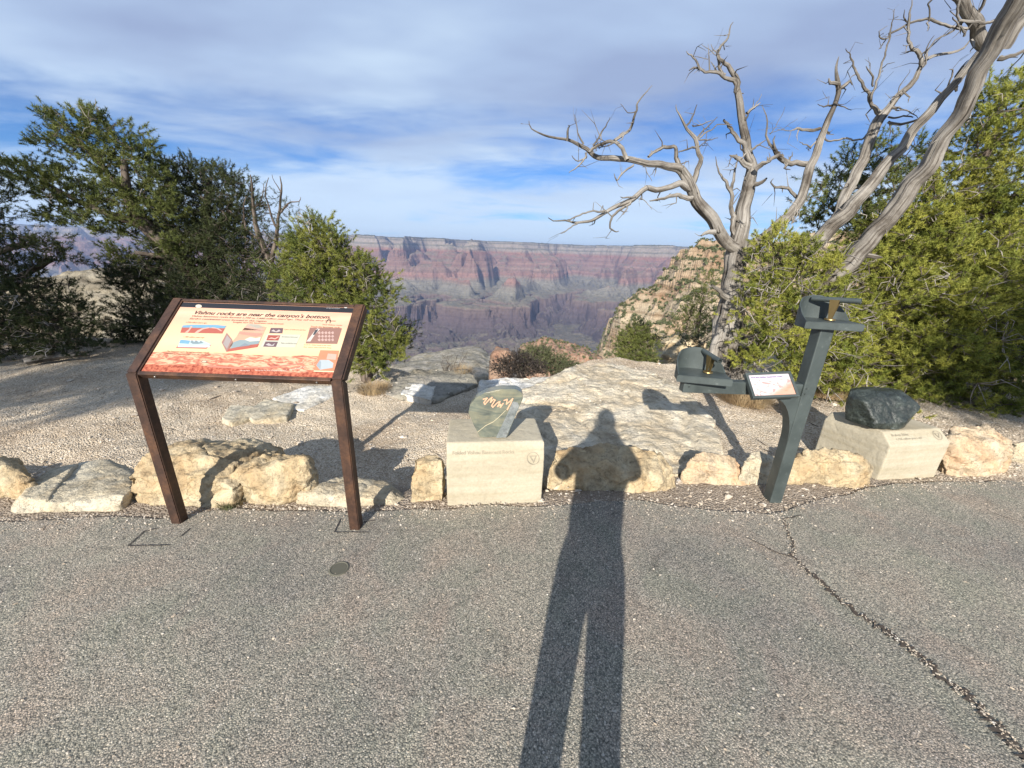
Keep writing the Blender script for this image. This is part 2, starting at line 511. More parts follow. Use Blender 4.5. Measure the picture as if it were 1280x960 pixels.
def m_canyon():
    m, nt, b, L = new_mat('canyon_strata')
    v = objco(nt)
    sep = nt.nodes.new('ShaderNodeSeparateXYZ'); L(v, sep.inputs[0])
    n1 = tex(nt, 'n', v, 0.0011, 6, 0.6)
    za = nt.nodes.new('ShaderNodeMath'); za.operation = 'MULTIPLY_ADD'; L(n1.outputs[0], za.inputs[0]); za.inputs[1].default_value = 90.0; L(sep.outputs['Z'], za.inputs[2])
    mr = nt.nodes.new('ShaderNodeMapRange'); mr.inputs['From Min'].default_value = -1400; mr.inputs['From Max'].default_value = 400
    L(za.outputs[0], mr.inputs[0])

    def z(h): return (h + 45 + 1400) / 1800.0
    strata = [(p_, tuple(np.array(c_) * 0.50 + np.mean(c_) * np.array([0.13, 0.098, 0.085]))) for p_, c_ in [(z(-1400), (0.10, 0.085, 0.085)), (z(-1100), (0.15, 0.11, 0.11)), (z(-960), (0.20, 0.145, 0.12)), (z(-925), (0.26, 0.19, 0.15)),
              (z(-905), (0.21, 0.20, 0.155)), (z(-800), (0.27, 0.26, 0.20)), (z(-700), (0.27, 0.245, 0.19)), (z(-650), (0.33, 0.235, 0.18)),
              (z(-600), (0.34, 0.185, 0.14)), (z(-540), (0.38, 0.21, 0.16)), (z(-500), (0.27, 0.165, 0.125)), (z(-430), (0.35, 0.23, 0.175)),
              (z(-370), (0.27, 0.15, 0.115)), (z(-300), (0.35, 0.21, 0.16)), (z(-230), (0.27, 0.15, 0.11)), (z(-150), (0.31, 0.18, 0.135)),
              (z(-60), (0.35, 0.165, 0.115)), (z(-10), (0.36, 0.24, 0.17)), (z(10), (0.34, 0.28, 0.215)), (z(60), (0.37, 0.315, 0.245)), (z(75), (0.22, 0.20, 0.14)),
              (z(115), (0.28, 0.25, 0.18)), (z(130), (0.40, 0.34, 0.27)), (z(200), (0.36, 0.31, 0.24)), (z(230), (0.16, 0.155, 0.10)),
              (z(255), (0.40, 0.35, 0.27)), (z(285), (0.09, 0.105, 0.06))]]
    col = ramp(nt, mr.outputs[0], strata)
    # thin ledges
    w = tex(nt, 'n', objco(nt, (0.0003, 0.0003, 0.045)), 1.0, 4, 0.7)
    lg = ramp(nt, w.outputs[0], [(0.35, (0.72,) * 3), (0.5, (1,) * 3), (0.65, (1.2,) * 3)])
    col = mixc(nt, 0.75, col, lg, 'MULTIPLY')
    # talus and scrub on gentler ground
    geo = nt.nodes.new('ShaderNodeNewGeometry')
    sn = nt.nodes.new('ShaderNodeSeparateXYZ'); L(geo.outputs['Normal'], sn.inputs[0])
    n2 = tex(nt, 'n', v, 0.006, 6, 0.65)
    sl_ = nt.nodes.new('ShaderNodeMath'); sl_.operation = 'MULTIPLY_ADD'; L(n2.outputs[0], sl_.inputs[0]); sl_.inputs[1].default_value = 0.25; L(sn.outputs['Z'], sl_.inputs[2])
    tf = ramp(nt, sl_.outputs[0], [(0.80, (0,) * 3), (1.02, (0.62,) * 3)])
    tal = ramp(nt, n2.outputs[0], [(0.35, (0.125, 0.118, 0.08)), (0.6, (0.20, 0.172, 0.118))])
    col = mixc(nt, tf, col, tal)
    n5 = tex(nt, 'n', v, 0.02, 6, 0.7)
    col = mixc(nt, 1.0, col, ramp(nt, n5.outputs[0], [(0.3, (0.70,) * 3), (0.5, (1,) * 3), (0.7, (1.25,) * 3)]), 'MULTIPLY')
    L(col, b.inputs['Base Color'])
    b.inputs['Roughness'].default_value = 0.95; b.inputs['Specular IOR Level'].default_value = 0.05
    p = bump(nt, b, n2.outputs[0], 0.9, 60.0)
    bump(nt, b, w.outputs[0], 0.4, 18.0, p)
    return m


def m_cliff():
    m, nt, b, L = new_mat('near_cliff_strata')
    v = objco(nt)
    n1 = tex(nt, 'n', v, 0.03, 6, 0.6, 0.5)
    n2 = tex(nt, 'n', v, 0.16, 6, 0.65, 0.4)
    n3 = tex(nt, 'n', v, 0.9, 5, 0.7)
    w = tex(nt, 'n', objco(nt, (0.012, 0.012, 0.30)), 1.0, 5, 0.7, 0.4)
    col = ramp(nt, n1.outputs[0], [(0.33, (0.26, 0.17, 0.105)), (0.46, (0.30, 0.22, 0.145)), (0.60, (0.345, 0.28, 0.195))])
    col = mixc(nt, 0.85, col, ramp(nt, w.outputs[0], [(0.36, (0.55, 0.50, 0.45)), (0.48, (1, 1, 1)), (0.62, (1.15,) * 3)]), 'MULTIPLY')
    col = mixc(nt, 0.8, col, ramp(nt, n2.outputs[0], [(0.35, (0.74,) * 3), (0.5, (1,) * 3), (0.66, (1.12,) * 3)]), 'MULTIPLY')
    geo = nt.nodes.new('ShaderNodeNewGeometry')
    sn = nt.nodes.new('ShaderNodeSeparateXYZ'); L(geo.outputs['Normal'], sn.inputs[0])
    tf = ramp(nt, sn.outputs['Z'], [(0.5, (0,) * 3), (0.85, (0.5,) * 3)])
    col = mixc(nt, tf, col, (0.30, 0.26, 0.18))
    col = mixc(nt, 0.6, col, ramp(nt, n3.outputs[0], [(0.35, (0.6,) * 3), (0.55, (1.1,) * 3)]), 'MULTIPLY')
    L(col, b.inputs['Base Color'])
    b.inputs['Roughness'].default_value = 0.95; b.inputs['Specular IOR Level'].default_value = 0.1
    p = bump(nt, b, w.outputs[0], 0.8, 3.0)
    p = bump(nt, b, n2.outputs[0], 0.8, 2.5, p)
    bump(nt, b, n3.outputs[0], 0.6, 0.5, p)
    return m


def m_wood_dead(name='weathered_deadwood', a=(0.265, 0.245, 0.215), c=(0.155, 0.138, 0.118), d=(0.04, 0.034, 0.028)):
    m, nt, b, L = new_mat(name)
    tc = nt.nodes.new('ShaderNodeTexCoord')
    mp = nt.nodes.new('ShaderNodeMapping'); mp.inputs['Scale'].default_value = (11, 0.75, 1)
    L(tc.outputs['UV'], mp.inputs[0])
    n0 = tex(nt, 'n', tc.outputs['Object'], 3.2, 6, 0.65)
    n1 = tex(nt, 'n', mp.outputs[0], 2.0, 8, 0.72, 0.5)
    n2 = tex(nt, 'n', mp.outputs[0], 9.0, 6, 0.75, 0.3)
    col = ramp(nt, n1.outputs[0], [(0.34, d), (0.43, c), (0.52, a), (0.72, tuple(min(1, x * 1.28) for x in a))])
    col = mixc(nt, 0.8, col, ramp(nt, n2.outputs[0], [(0.36, (0.5,) * 3), (0.52, (1,) * 3), (0.66, (1.15,) * 3)]), 'MULTIPLY')
    col = mixc(nt, 1.0, col, ramp(nt, n0.outputs[0], [(0.38, (0.42, 0.39, 0.36)), (0.48, (0.84, 0.82, 0.80)), (0.62, (1.15,) * 3)]), 'MULTIPLY')
    L(col, b.inputs['Base Color'])
    b.inputs['Roughness'].default_value = 0.85; b.inputs['Specular IOR Level'].default_value = 0.2
    p = bump(nt, b, n1.outputs[0], 0.7, 0.014)
    bump(nt, b, n2.outputs[0], 0.7, 0.006, p)
    return m


def m_leaf(name, c1, c2, trans=0.25):
    m, nt, b, L = new_mat(name)
    v = objco(nt)
    n = tex(nt, 'n', v, 3.5, 3, 0.6)
    n2 = tex(nt, 'n', v, 30, 2, 0.6)
    col = ramp(nt, n.outputs[0], [(0.36, c1), (0.62, c2)])
    col = mixc(nt, 0.8, col, ramp(nt, n2.outputs[0], [(0.35, (0.7,) * 3), (0.65, (1.3,) * 3)]), 'MULTIPLY')
    L(col, b.inputs['Base Color'])
    b.inputs['Roughness'].default_value = 0.6; b.inputs['Specular IOR Level'].default_value = 0.25
    tr = nt.nodes.new('ShaderNodeBsdfTranslucent'); L(col, tr.inputs[0])
    mx = nt.nodes.new('ShaderNodeMixShader'); mx.inputs[0].default_value = trans
    out = nt.nodes['Material Output']
    L(b.outputs[0], mx.inputs[1]); L(tr.outputs[0], mx.inputs[2]); L(mx.outputs[0], out.inputs['Surface'])
    return m


M_CANYON = m_canyon()
M_CLIFF = m_cliff()
M_DEAD = m_wood_dead()
M_BARK = m_wood_dead('pinyon_bark', (0.16, 0.13, 0.105), (0.09, 0.07, 0.055), (0.03, 0.024, 0.02))
M_TWIG = m_wood_dead('pale_dead_twig', (0.46, 0.42, 0.37), (0.30, 0.27, 0.23), (0.12, 0.10, 0.08))
M_LEAF_Y = m_leaf('needles_yellow_green', (0.155, 0.185, 0.034), (0.335, 0.330, 0.062), .22)
M_LEAF_B = m_leaf('needles_bush_green', (0.095, 0.125, 0.028), (0.235, 0.240, 0.050), .2)
M_LEAF_M = m_leaf('needles_mid_green', (0.070, 0.092, 0.025), (0.160, 0.175, 0.045), .2)
M_LEAF_D = m_leaf('needles_dark_shaded_green', (0.026, 0.036, 0.014), (0.068, 0.080, 0.026), 0.12)  # dark green, lowered further to put the left trees' shade into the colour
M_LEAF_S = m_leaf('scrub_grey_green', (0.060, 0.070, 0.036), (0.125, 0.135, 0.062), 0.1)
M_LEAF_P = m_leaf('scrub_dark_purplish', (0.035, 0.030, 0.028), (0.055, 0.045, 0.036), 0.1)
M_GRASS = m_leaf('dry_grass', (0.26, 0.18, 0.10), (0.40, 0.30, 0.17), 0.2)


# ------------------------------------------------------------------ far canyon
def canyon():
    az = np.radians(np.concatenate([np.linspace(-62, -28, 260, endpoint=False), np.linspace(-28, 27, 900, endpoint=False), np.linspace(27, 50, 80)]))
    r = np.concatenate([np.geomspace(26, 900, 70, endpoint=False), np.geomspace(900, 3000, 90, endpoint=False), np.linspace(3000, 15500, 620, endpoint=False), np.linspace(15500, 25000, 160)])
    A, R = np.meshgrid(az, r)
    X = R * np.sin(A); Y = R * np.cos(A)
    x = X.ravel() / 1000; y = Y.ravel() / 1000
    # warp
    wx = fbm(xy3(x, y, 0.45), 4) * 0.75; wy = fbm(xy3(x, y, 0.45, 5.5), 4) * 0.75
    xs, ys = x + wx, y + wy
    river = 5.4 + 0.35 * np.sin(x * 0.9 + 1.0) - 0.06 * x
    dn = (ys - river) / 7.6                       # north side: 0 river, 1 rim
    ds = (river - ys) / 5.2                       # south side
    d = np.where(dn > 0, dn, ds)
    # long side canyon running NNE
    sx = 0.60 + 0.20 * (y - 5.4) + 0.16 * np.sin(y * 1.3)
    side = np.abs(x + wx * .35 - sx) / (2.3 + 0.10 * np.clip(y - 5.4, 0, 12)) + 0.022 * np.clip(y - 5.4, 0, 99) + 0.75 * sstep(10.5, 16.5, y)
    # smaller side canyons between buttes
    rid = np.abs(perlin(xy3(xs * 0.52, ys * 0.26, 1.0, 1.7)))
    rid2 = np.abs(perlin(xy3(xs * 1.35, ys * 0.8, 1.0, 9.1)))
    rid3 = np.abs(perlin(xy3(xs * 3.4, ys * 2.4, 1.0, 4.1)))
    rid4 = np.abs(perlin(xy3(xs * 8.0, ys * 7, 1.0, 2.1)))
    k = 9.0
    dd = -np.log(np.exp(-k * np.clip(d, 0, 2)) + np.where(dn > 0, np.exp(-k * side), 0)) / k
    dd = np.clip(dd, 0, 1.3)
    rid5 = np.abs(perlin(xy3(xs * 19.0, ys * 15, 1.0, 6.1)))
    e = dd * (0.60 + 0.95 * rid ** 0.8) + 0.46 * (rid2 - 0.30) * np.clip(dd * 3, 0, 1) + (0.11 * (rid3 - 0.30) * np.clip(dd * 5, 0.25, 1) + 0.034 * (rid4 - 0.28) + 0.012 * (rid5 - .28)) * np.clip(1.25 - dd, .35, 1)
    # the rim plateau itself
    e = e + 0.32 * sstep(0.84, 1.06, dd)
    e = np.where(dn < 0, np.minimum(e, 0.36 + 0.1 * (e - .36)), e)
    pe = [-.3, 0, .03, .10, .115, .28, .38, .44, .462, .51, .525, .58, .595, .65, .665, .76, .785, .82, .84, .88, .895, 1.0, 1.4]
    pe[2:6] = [.05, .135, .15, .30]
    pz = [-1430, -1420, -1400, -1080, -925, -880, -770, -700, -580, -470, -420, -350, -300, -235, -190, -60, 40, 100, 175, 225, 290, 300, 305]
    z = np.interp(e, pe, pz)
    # south side foreground: falls away from the rim where we stand
    near = np.interp(R.ravel(), [0, 26, 60, 200, 600, 1500, 2500, 3300, 6000], [-9, -16, -45, -170, -520, -960, -1120, -1190, -1230])
    near = near + fbm(xy3(X, Y, 1 / 260.0), 5) * np.interp(R.ravel(), [0, 60, 400, 3000], [0, 5, 60, 60])
    t = sstep(2400, 3400, R.ravel())
    hills = near + 190 * (np.abs(perlin(xy3(xs * .9, ys * .9, 1.0, 3.1))) - .3) + 90 * (np.abs(perlin(xy3(xs * 2.6, ys * 2.4, 1.0, 7.7))) - .3)
    z = np.where(dn < 0, np.where(-dn < .16, np.minimum(z, hills), hills), z)
    z = near * (1 - t) + z * t
    z = np.where((z > -1410) | (t < 1), z + fbm(xy3(x, y, 9.0), 4) * 14 * t, z)
    return link_mesh('canyon', grid_np('canyon', X, Y, z.reshape(X.shape)), M_CANYON)


def spur():
    """the sunlit limestone spur of the near rim on the right"""
    xs = np.linspace(30, 420, 420); ys = np.linspace(110, 420, 330)
    X, Y = np.meshgrid(xs, ys)
    x, y = X.ravel(), Y.ravel()
    # crest line measured on the photo at the distance of the crest
    cp = [(700, 478), (716, 468), (735, 447), (752, 428), (768, 385), (792, 366), (812, 355), (822, 340), (834, 322), (846, 311), (880, 308), (935, 309), (1000, 300), (1100, 296)]
    YC = 330.0
    P = [at_y(px, py, YC) for px, py in cp]
    cx = [p.x for p in P]; cz = [p.z for p in P]
    crest = np.interp(x, cx, cz) + 4.5 * sstep(60, 140, x)
    dy = y - (YC + fbm(xy3(x, y, 1 / 70.0), 4) * 22 - 0.08 * x)
    fall = np.where(dy < 0, -dy * (0.42 + 0.0 * x), dy * 1.1)
    n = fbm(xy3(x, y, 1 / 32.0, 3.3), 6) * 9.5 - np.abs(perlin(xy3(x, y, 1 / 24.0, 1.3))) * 9 - np.abs(perlin(xy3(x, y, 1 / 9.0, 5.3))) * 3
    z0 = crest - fall + n * np.clip(fall / 8, 0, 1)
    # ledges
    st = 7.5
    q = (z0 + fbm(xy3(x, y, 1 / 60.0, 8.0), 3) * 5) / st
    fr = q - np.floor(q)
    stp = (np.floor(q) + sstep(0.52, 0.82, fr)) * st
    amt = np.clip(0.35 + 0.9 * fbm(xy3(x, y, 1 / 80.0, 6.0), 3), 0.12, 0.9)
    amt = np.maximum(amt, sstep(-32, -8, z0))
    z = z0 * (1 - amt) + stp * amt + fbm(xy3(x, y, 1 / 6.0), 4) * 1.3
    z = np.minimum(z, crest + 1.2 + fbm(xy3(x, y, 1 / 14.0), 3) * 2.0)
    z = np.where(x < 60, np.minimum(z, crest), z)
    o = link_mesh('cliff', grid_np('cliff', X, Y, z.reshape(X.shape)), M_CLIFF)
    return x, y, z


def scrub_on(x, y, z, n, name, mat, size, zoff=0.3, keep=None):
    """many small far shrubs as one uncountable cover"""
    idx = RNG.choice(len(x), n)
    if keep is not None: idx = idx[keep(x[idx], y[idx], z[idx])]
    C = np.stack([x[idx], y[idx], z[idx] + zoff], axis=1) + RNG.normal(size=(len(idx), 3)) * [0.6, 0.6, 0]
    s = size * RNG.uniform(0.5, 1.4, len(idx))
    k = 16
    D = RNG.normal(size=(len(idx), k, 3)); D /= np.linalg.norm(D, axis=2)[:, :, None]
    D[:, :, 2] = np.abs(D[:, :, 2])
    cen = C[:, None, :] + D * s[:, None, None] * RNG.uniform(0.4, 1, (len(idx), k, 1))
    a = RNG.normal(size=(len(idx), k, 3)); b_ = RNG.normal(size=(len(idx), k, 3))
    ss = s[:, None, None] * 0.38
    V = np.stack([cen + a * ss, cen + b_ * ss, cen - (a + b_) * ss], axis=2).reshape(-1, 3)
    Fc = np.arange(len(V)).reshape(-1, 3)
    o = link_mesh(name, mesh_np(name, V, Fc), mat)
    return tag(o, kind='stuff')


can = tag(canyon(), kind='structure')
sx_, sy_, sz_ = spur()
tag(bpy.data.objects['cliff'], kind='structure')
o = scrub_on(sx_, sy_, sz_, 27000, 'cliff_scrub', M_LEAF_S, 1.25, keep=lambda x, y, z: fbm(xy3(x, y, 1 / 30.0, 2.0), 3) > -0.35)
tag(o, 'scattered grey green scrub dotting the sunlit near cliff', 'scrub')


# ------------------------------------------------------------------ near ground
def edge_y(x):
    return np.interp(x, [-30, -9, -5, -2.2, -1.2, -0.4, 0.3, 1.0, 2.6, 3.4, 6, 30], [7.5, 6.6, 6.0, 5.6, 5.0, 4.9, 5.0, 5.3, 5.4, 6.2, 7.5, 8])


def ground_h(x, y):
    x = np.asarray(x, float); y = np.asarray(y, float)
    back = sstep(1.95, 2.55, y - 0.09 * np.clip(x, 0, 9))
    left = 1 - sstep(0.1, 0.9, x)
    z = -0.27 * back * left - 0.02 * back * (1 - left)
    z = z + 0.10 * sstep(2.9, 4.4, x) * back
    p = xy3(x, y, 1.0)
    z = z + (fbm(p * 0.9, 4) * 0.05 + fbm(p * 5, 3) * 0.012) * sstep(1.9, 2.8, y)
    ey = edge_y(x) + fbm(p * 0.5, 3) * 0.35
    dr = np.clip(y - ey, 0, None)
    z = z - np.minimum(dr * 0.55 + dr ** 1.6 * 0.18, 400) * (1 + 0.25 * fbm(p * 0.35, 4)) - sstep(0, 1.5, dr) * (0.25 + 0.3 * np.abs(fbm(p * 1.3, 4)))
    return z - 0.010


def ground():
    xs = np.concatenate([np.linspace(-45, -9, 60, endpoint=False), np.linspace(-9, 7, 430, endpoint=False), np.linspace(7, 45, 60)])
    ys = np.concatenate([np.linspace(-40, 1.5, 40, endpoint=False), np.linspace(1.5, 7.5, 190, endpoint=False), np.linspace(7.5, 30, 90)])
    X, Y = np.meshgrid(xs, ys)
    Z = ground_h(X.ravel(), Y.ravel()).reshape(X.shape)
    return tag(link_mesh('ground', grid_np('ground', X, Y, Z), M_GROUND, smooth=True), kind='structure')


GR = ground()

PATH_EDGE = [(-200, 665), (0, 652), (60, 650), (130, 648), (200, 648), (300, 638), (400, 641), (470, 640), (560, 636), (640, 632), (720, 629), (800, 628), (880, 638), (960, 643), (1000, 632), (1060, 616), (1120, 606), (1200, 603), (1280, 600), (1400, 596)]
pe_ = [at_z(px, py) for px, py in PATH_EDGE]
PEX = [p.x for p in pe_]; PEY = [p.y for p in pe_]


def path_edge(x):
    x = np.asarray(x, float)
    return np.interp(x, PEX, PEY) + fbm(xy3(x, 0 * x, 2.2), 4) * 0.035


def path():
    xs = np.concatenate([np.linspace(-45, -6, 20, endpoint=False), np.linspace(-6, 7, 900, endpoint=False), np.linspace(7, 45, 20)])
    e = path_edge(xs)
    rows = [-6.0, -1.0, 0.4]
    X = []; Y = []; Z = []
    for k, t in enumerate([0, 0.35, 0.6, 0.8, 0.9, 0.96, 1.0]):
        yy = -6.0 + (e + 6.0) * t
        X.append(xs); Y.append(yy); Z.append(np.full_like(xs, 0.004))
    X.append(xs); Y.append(e + 0.012); Z.append(np.full_like(xs, -0.02))
    X = np.array(X); Y = np.array(Y); Z = np.array(Z)
    return tag(link_mesh('path', grid_np('path', X, Y, Z), M_ASPH), kind='structure')


PATH = path()


# ------------------------------------------------------------------ rock builder
def rock_mesh(name, pts, vox=0.014, amp=0.03, freq=5.0, seed=0, sharp=0.5, smooth_it=1, strat=0.0, chis=16):
    bm = bmesh.new()
    for p in pts: bm.verts.new(p)
    r = bmesh.ops.convex_hull(bm, input=bm.verts[:])
    bmesh.ops.delete(bm, geom=list({g for g in r['geom_interior'] + r['geom_unused'] if isinstance(g, bmesh.types.BMVert)}), context='VERTS')
    me = bpy.data.meshes.new(name); bm.to_mesh(me); bm.free()
    o = bpy.data.objects.new(name, me); COL.objects.link(o)
    md = o.modifiers.new('r', 'REMESH'); md.mode = 'VOXEL'; md.voxel_size = vox
    ms = o.modifiers.new('s', 'SMOOTH'); ms.factor = 0.5; ms.iterations = smooth_it
    dg = bpy.context.evaluated_depsgraph_get(); dg.update()
    m2 = bpy.data.meshes.new_from_object(o.evaluated_get(dg))
    bpy.data.objects.remove(o); bpy.data.meshes.remove(me)
    n = len(m2.vertices)
    V = np.empty(n * 3, np.float32); m2.vertices.foreach_get('co', V); V = V.reshape(-1, 3).astype(float)
    rg = np.random.default_rng(seed + 500); ctr = V.mean(axis=0); ext = np.maximum(V.max(axis=0) - V.min(axis=0), 1e-3)
    for _ in range(chis):
        nrm = rg.normal(size=3); nrm[2] = abs(nrm[2]) * .8; nrm /= ext; nrm /= np.linalg.norm(nrm)
        dt = (V - ctr) @ nrm; lim = np.quantile(dt, rg.uniform(.945, .992)); ov = np.clip(dt - lim, 0, None)
        V = V - nrm * (ov * .93)[:, None]
    NN = np.empty(n * 3, np.float32); m2.vertices.foreach_get('normal', NN); NN = NN.reshape(-1, 3).astype(float)
    q = V + seed * 13.7
    d = fbm(q * freq * 0.5, 3) * amp * 0.9
    w = V + 0.08 * np.stack([fbm(q * 3, 2), fbm(q * 3 + 50, 2), fbm(q * 3 + 90, 2)], axis=1)
    # chipped facets: quantised noise gives flat steps
    f = fbm((w + seed) * freq, 2); qn = np.round(f * 3.5) / 3.5
    d += (sharp * qn + (1 - sharp) * f) * amp * 0.8
    d += fbm(q * freq * 4, 5, 2.1, .6) * amp * 0.42
    cr = np.abs(perlin((w + seed * 3) * np.array([1, 1, 1.8]) * freq * 0.55)); d -= np.exp(-(cr / 0.035) ** 2) * amp * 0.7
    if strat: d += np.sin(V[:, 2] * strat + 3 * fbm(q * 2, 2)) * amp * 0.3
    V2 = V + NN * d[:, None]
    m2.vertices.foreach_set('co', V2.astype(np.float32).ravel()); m2.update()
    m2.name = name
    return m2


def rock(name, label, front, back, mat, Yf, z_base=-0.08, group='border rocks along the path', cat='rock', vox=0.011, amp=0.025, freq=5, seed=1, sharp=0.6, **kw):
    """front: photo outline of the near face as [(px,py,dy)], dy = metres behind Yf; back: [(px,py,dy)] top/back points"""
    pts = [at_y(px, py, Yf + dy) for px, py, dy in front + back]
    low = [Vector((p.x, p.y, z_base)) for p in pts]
    me = rock_mesh(name, pts + low, vox, amp * 1.15, freq, seed, sharp, **kw)
    c = sum((Vector(p) for p in pts), Vector()) / len(pts)
    o = bpy.data.objects.new(name, me)
    me.transform(Matrix.Translation(-Vector((c.x, c.y, 0))))
    o.location = (c.x, c.y, 0)
    me.materials.append(mat)
    me.polygons.foreach_set('use_smooth', [True] * len(me.polygons))
    COL.objects.link(o)
    return tag(o, label, cat, group)


def gY(px, py): return at_z(px, py).y


rock('border_rock', 'rounded dusty tan rock cut by the left photo edge', [(-30, 622, 0), (25, 618, 0), (28, 590, 0), (-30, 580, 0)], [(-10, 570, .15), (22, 575, .2)], M_LIME, gY(15, 622), seed=1)
rock('border_rock', 'small low pale wedge of rock left of the broad flat slab rock', [(10, 640, 0), (50, 641, .02), (60, 622, .05), (24, 622, .03)], [(98, 578, .42), (50, 592, .28), (60, 585, .38)], M_LIME2, gY(30, 641), seed=2, amp=0.007, chis=3)
rock('border_rock', 'broad flat pale slab rock left of the brown sign leg', [(54, 639, 0), (140, 636, 0.02), (146, 624, .03), (58, 626, .02)], [(168, 594, .32), (100, 575, .46), (128, 571, .52), (160, 582, .46), (167, 612, .14), (154, 628, .05)], M_LIME2, gY(95, 639), seed=3, amp=0.007, chis=5)
rock('border_rock', 'largest tan boulder between the sign legs, left one of the pair', [(160, 620, .05), (190, 631, 0), (270, 633, 0), (290, 625, 0), (156, 596, .06), (288, 592, 0.04)], [(180, 568, .18), (220, 549, .40), (280, 548, .48), (355, 556, .54), (335, 575, .25), (290, 572, .12)], M_LIME, gY(240, 632), seed=4, amp=0.022, chis=10)
rock('border_rock', 'craggy pitted tan boulder with a sharp right corner under the sign', [(284, 627, 0), (345, 630, 0.0), (356, 628, 0.02), (280, 600, .02), (374, 600, .04)], [(392, 575, .10), (388, 565, .2), (350, 558, .26), (310, 572, .16), (290, 590, .08)], M_LIME, gY(330, 630), seed=5, amp=0.03)
rock('border_rock', 'long low cream rock behind the right sign leg', [(366, 628, 0.02), (430, 633, 0), (498, 622, .04), (366, 615, .02)], [(390, 604, .10), (430, 594, .24), (478, 600, .24), (510, 610, .14)], M_LIME2, gY(430, 633), seed=6, amp=0.010, chis=5)
rock('border_rock', 'upright blocky cream rock left of the square stone plinth', [(514, 626, 0), (553, 624, 0), (554, 578, 0), (512, 578, 0)], [(522, 569, .08), (553, 566, .10), (555, 575, .12)], M_LIME, gY(534, 626), seed=7, amp=0.016)
rock('border_rock', 'large cream boulder right of the square stone plinth', [(682, 616, .02), (730, 622, 0), (735, 614, 0), (800, 602, .04), (856, 608, .03), (684, 580, .04), (850, 590, .05)], [(696, 562, .12), (740, 553, .24), (800, 556, .24), (835, 572, .16)], M_LIME, gY(760, 612), seed=8, amp=0.024)
rock('border_rock', 'pinkish knobbly rock between the large boulder and the spotting tube post', [(852, 590, .02), (868, 604, 0), (942, 604, 0), (852, 580, .03)], [(872, 564, .12), (905, 561, .18), (922, 572, .12), (938, 588, .05)], M_LIME3, gY(900, 606), seed=9, amp=0.022)
rock('border_rock', 'small angular cream rock half hidden behind the spotting tube post', [(928, 580, .0), (930, 592, .0), (972, 602, 0.0), (975, 575, .02)], [(940, 562, .10), (970, 560, .14)], M_LIME2, gY(950, 605), seed=10, amp=0.016)
rock('border_rock', 'jagged topped cream boulder left of the wedge shaped plinth', [(982, 606, 0), (1040, 606, 0), (1088, 603, .02), (985, 575, .02), (1086, 580, .03)], [(1000, 562, .12), (1035, 557, .15), (1075, 562, .14), (1088, 570, .10)], M_LIME, gY(1035, 607), seed=11, amp=0.03)
rock('border_rock', 'orange and cream boulder right of the wedge shaped plinth', [(1180, 594, 0.02), (1215, 594, 0), (1262, 585, .02), (1190, 560, .03)], [(1186, 534, .22), (1205, 530, .28), (1240, 540, .22), (1264, 552, .14), (1262, 570, .05)], M_LIME3, gY(1215, 594), seed=12, amp=0.03)
rock('border_rock', 'small cream rock cut by the right photo edge', [(1262, 582, 0.02), (1310, 582, 0), (1310, 560, .02)], [(1264, 552, .10), (1285, 548, .12), (1310, 552, .12)], M_LIME2, gY(1280, 584), seed=13, amp=0.02)

# bedrock slab in front of the rim
def slab(name, label, poly, ztop, thick, mat, seed, vox=0.03, amp=0.02, tilt=0.0):
    pts = []
    for px, py, dz in poly:
        p = at_z(px, py, ztop + dz); pts.append(p); pts.append(Vector((p.x, p.y, ztop - thick)))
    me = rock_mesh(name, pts, vox, amp, 2.2, seed, 0.7, chis=0)
    c = sum(pts, Vector()) / len(pts)
    me.transform(Matrix.Translation(-Vector((c.x, c.y, 0))))
    o = bpy.data.objects.new(name, me); o.location = (c.x, c.y, 0)
    me.materials.append(mat); COL.objects.link(o)
    me.polygons.foreach_set('use_smooth', [True] * len(me.polygons))
    return tag(o, label, 'bedrock')


slab('bedrock_slab', 'wide pale bedrock slab holding the standing person shadow', [(655, 590, -.02), (690, 598, 0), (860, 590, 0), (905, 565, -.02), (890, 515, -.02), (850, 480, 0), (810, 462, .02), (760, 455, .05), (720, 456, .05), (690, 474, .0), (645, 490, -.02), (650, 520, -.02)], 0.03, 0.8, M_SLAB, 21, vox=0.022, amp=0.035)
slab('bedrock_slab', 'bleached rock ledge between the polished stone and the dark shrub', [(590, 505, -.05), (700, 500, 0), (760, 478, .02), (735, 468, .02), (640, 470, -.02), (600, 476, -.04)], -0.03, 0.6, M_WHITE, 22, vox=0.022, amp=0.03)
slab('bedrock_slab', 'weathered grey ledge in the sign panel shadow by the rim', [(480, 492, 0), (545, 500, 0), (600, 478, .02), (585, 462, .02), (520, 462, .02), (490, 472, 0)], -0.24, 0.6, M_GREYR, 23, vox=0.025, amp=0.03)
slab('flush_rock', 'cracked pale rock lying flush in the gravel under the sign panel', [(303, 518, 0), (318, 526, 0), (358, 522, 0), (368, 505, 0), (330, 497, 0)], -0.235, 0.15, M_LIME2, 24, vox=0.015, amp=0.012)
slab('flush_rock', 'small rounded pale rock left of the cracked flush rock', [(276, 522, 0), (290, 529, 0), (322, 518, 0), (318, 506, 0), (288, 506, 0)], -0.225, 0.15, M_LIME2, 25, vox=0.015, amp=0.012)
slab('flush_rock', 'bleached white rock streak seen left of the right sign leg', [(345, 508, 0), (380, 512, 0), (430, 488, 0), (425, 480, 0), (385, 482, 0), (340, 497, 0)], -0.245, 0.12, M_WHITE, 26, vox=0.02, amp=0.015)
slab('flush_rock', 'bleached white patch of rock right of the pinyon base', [(498, 490, 0), (540, 500, 0), (545, 482, 0), (510, 478, 0)], -0.20, 0.2, M_WHITE, 27, vox=0.02, amp=0.015)

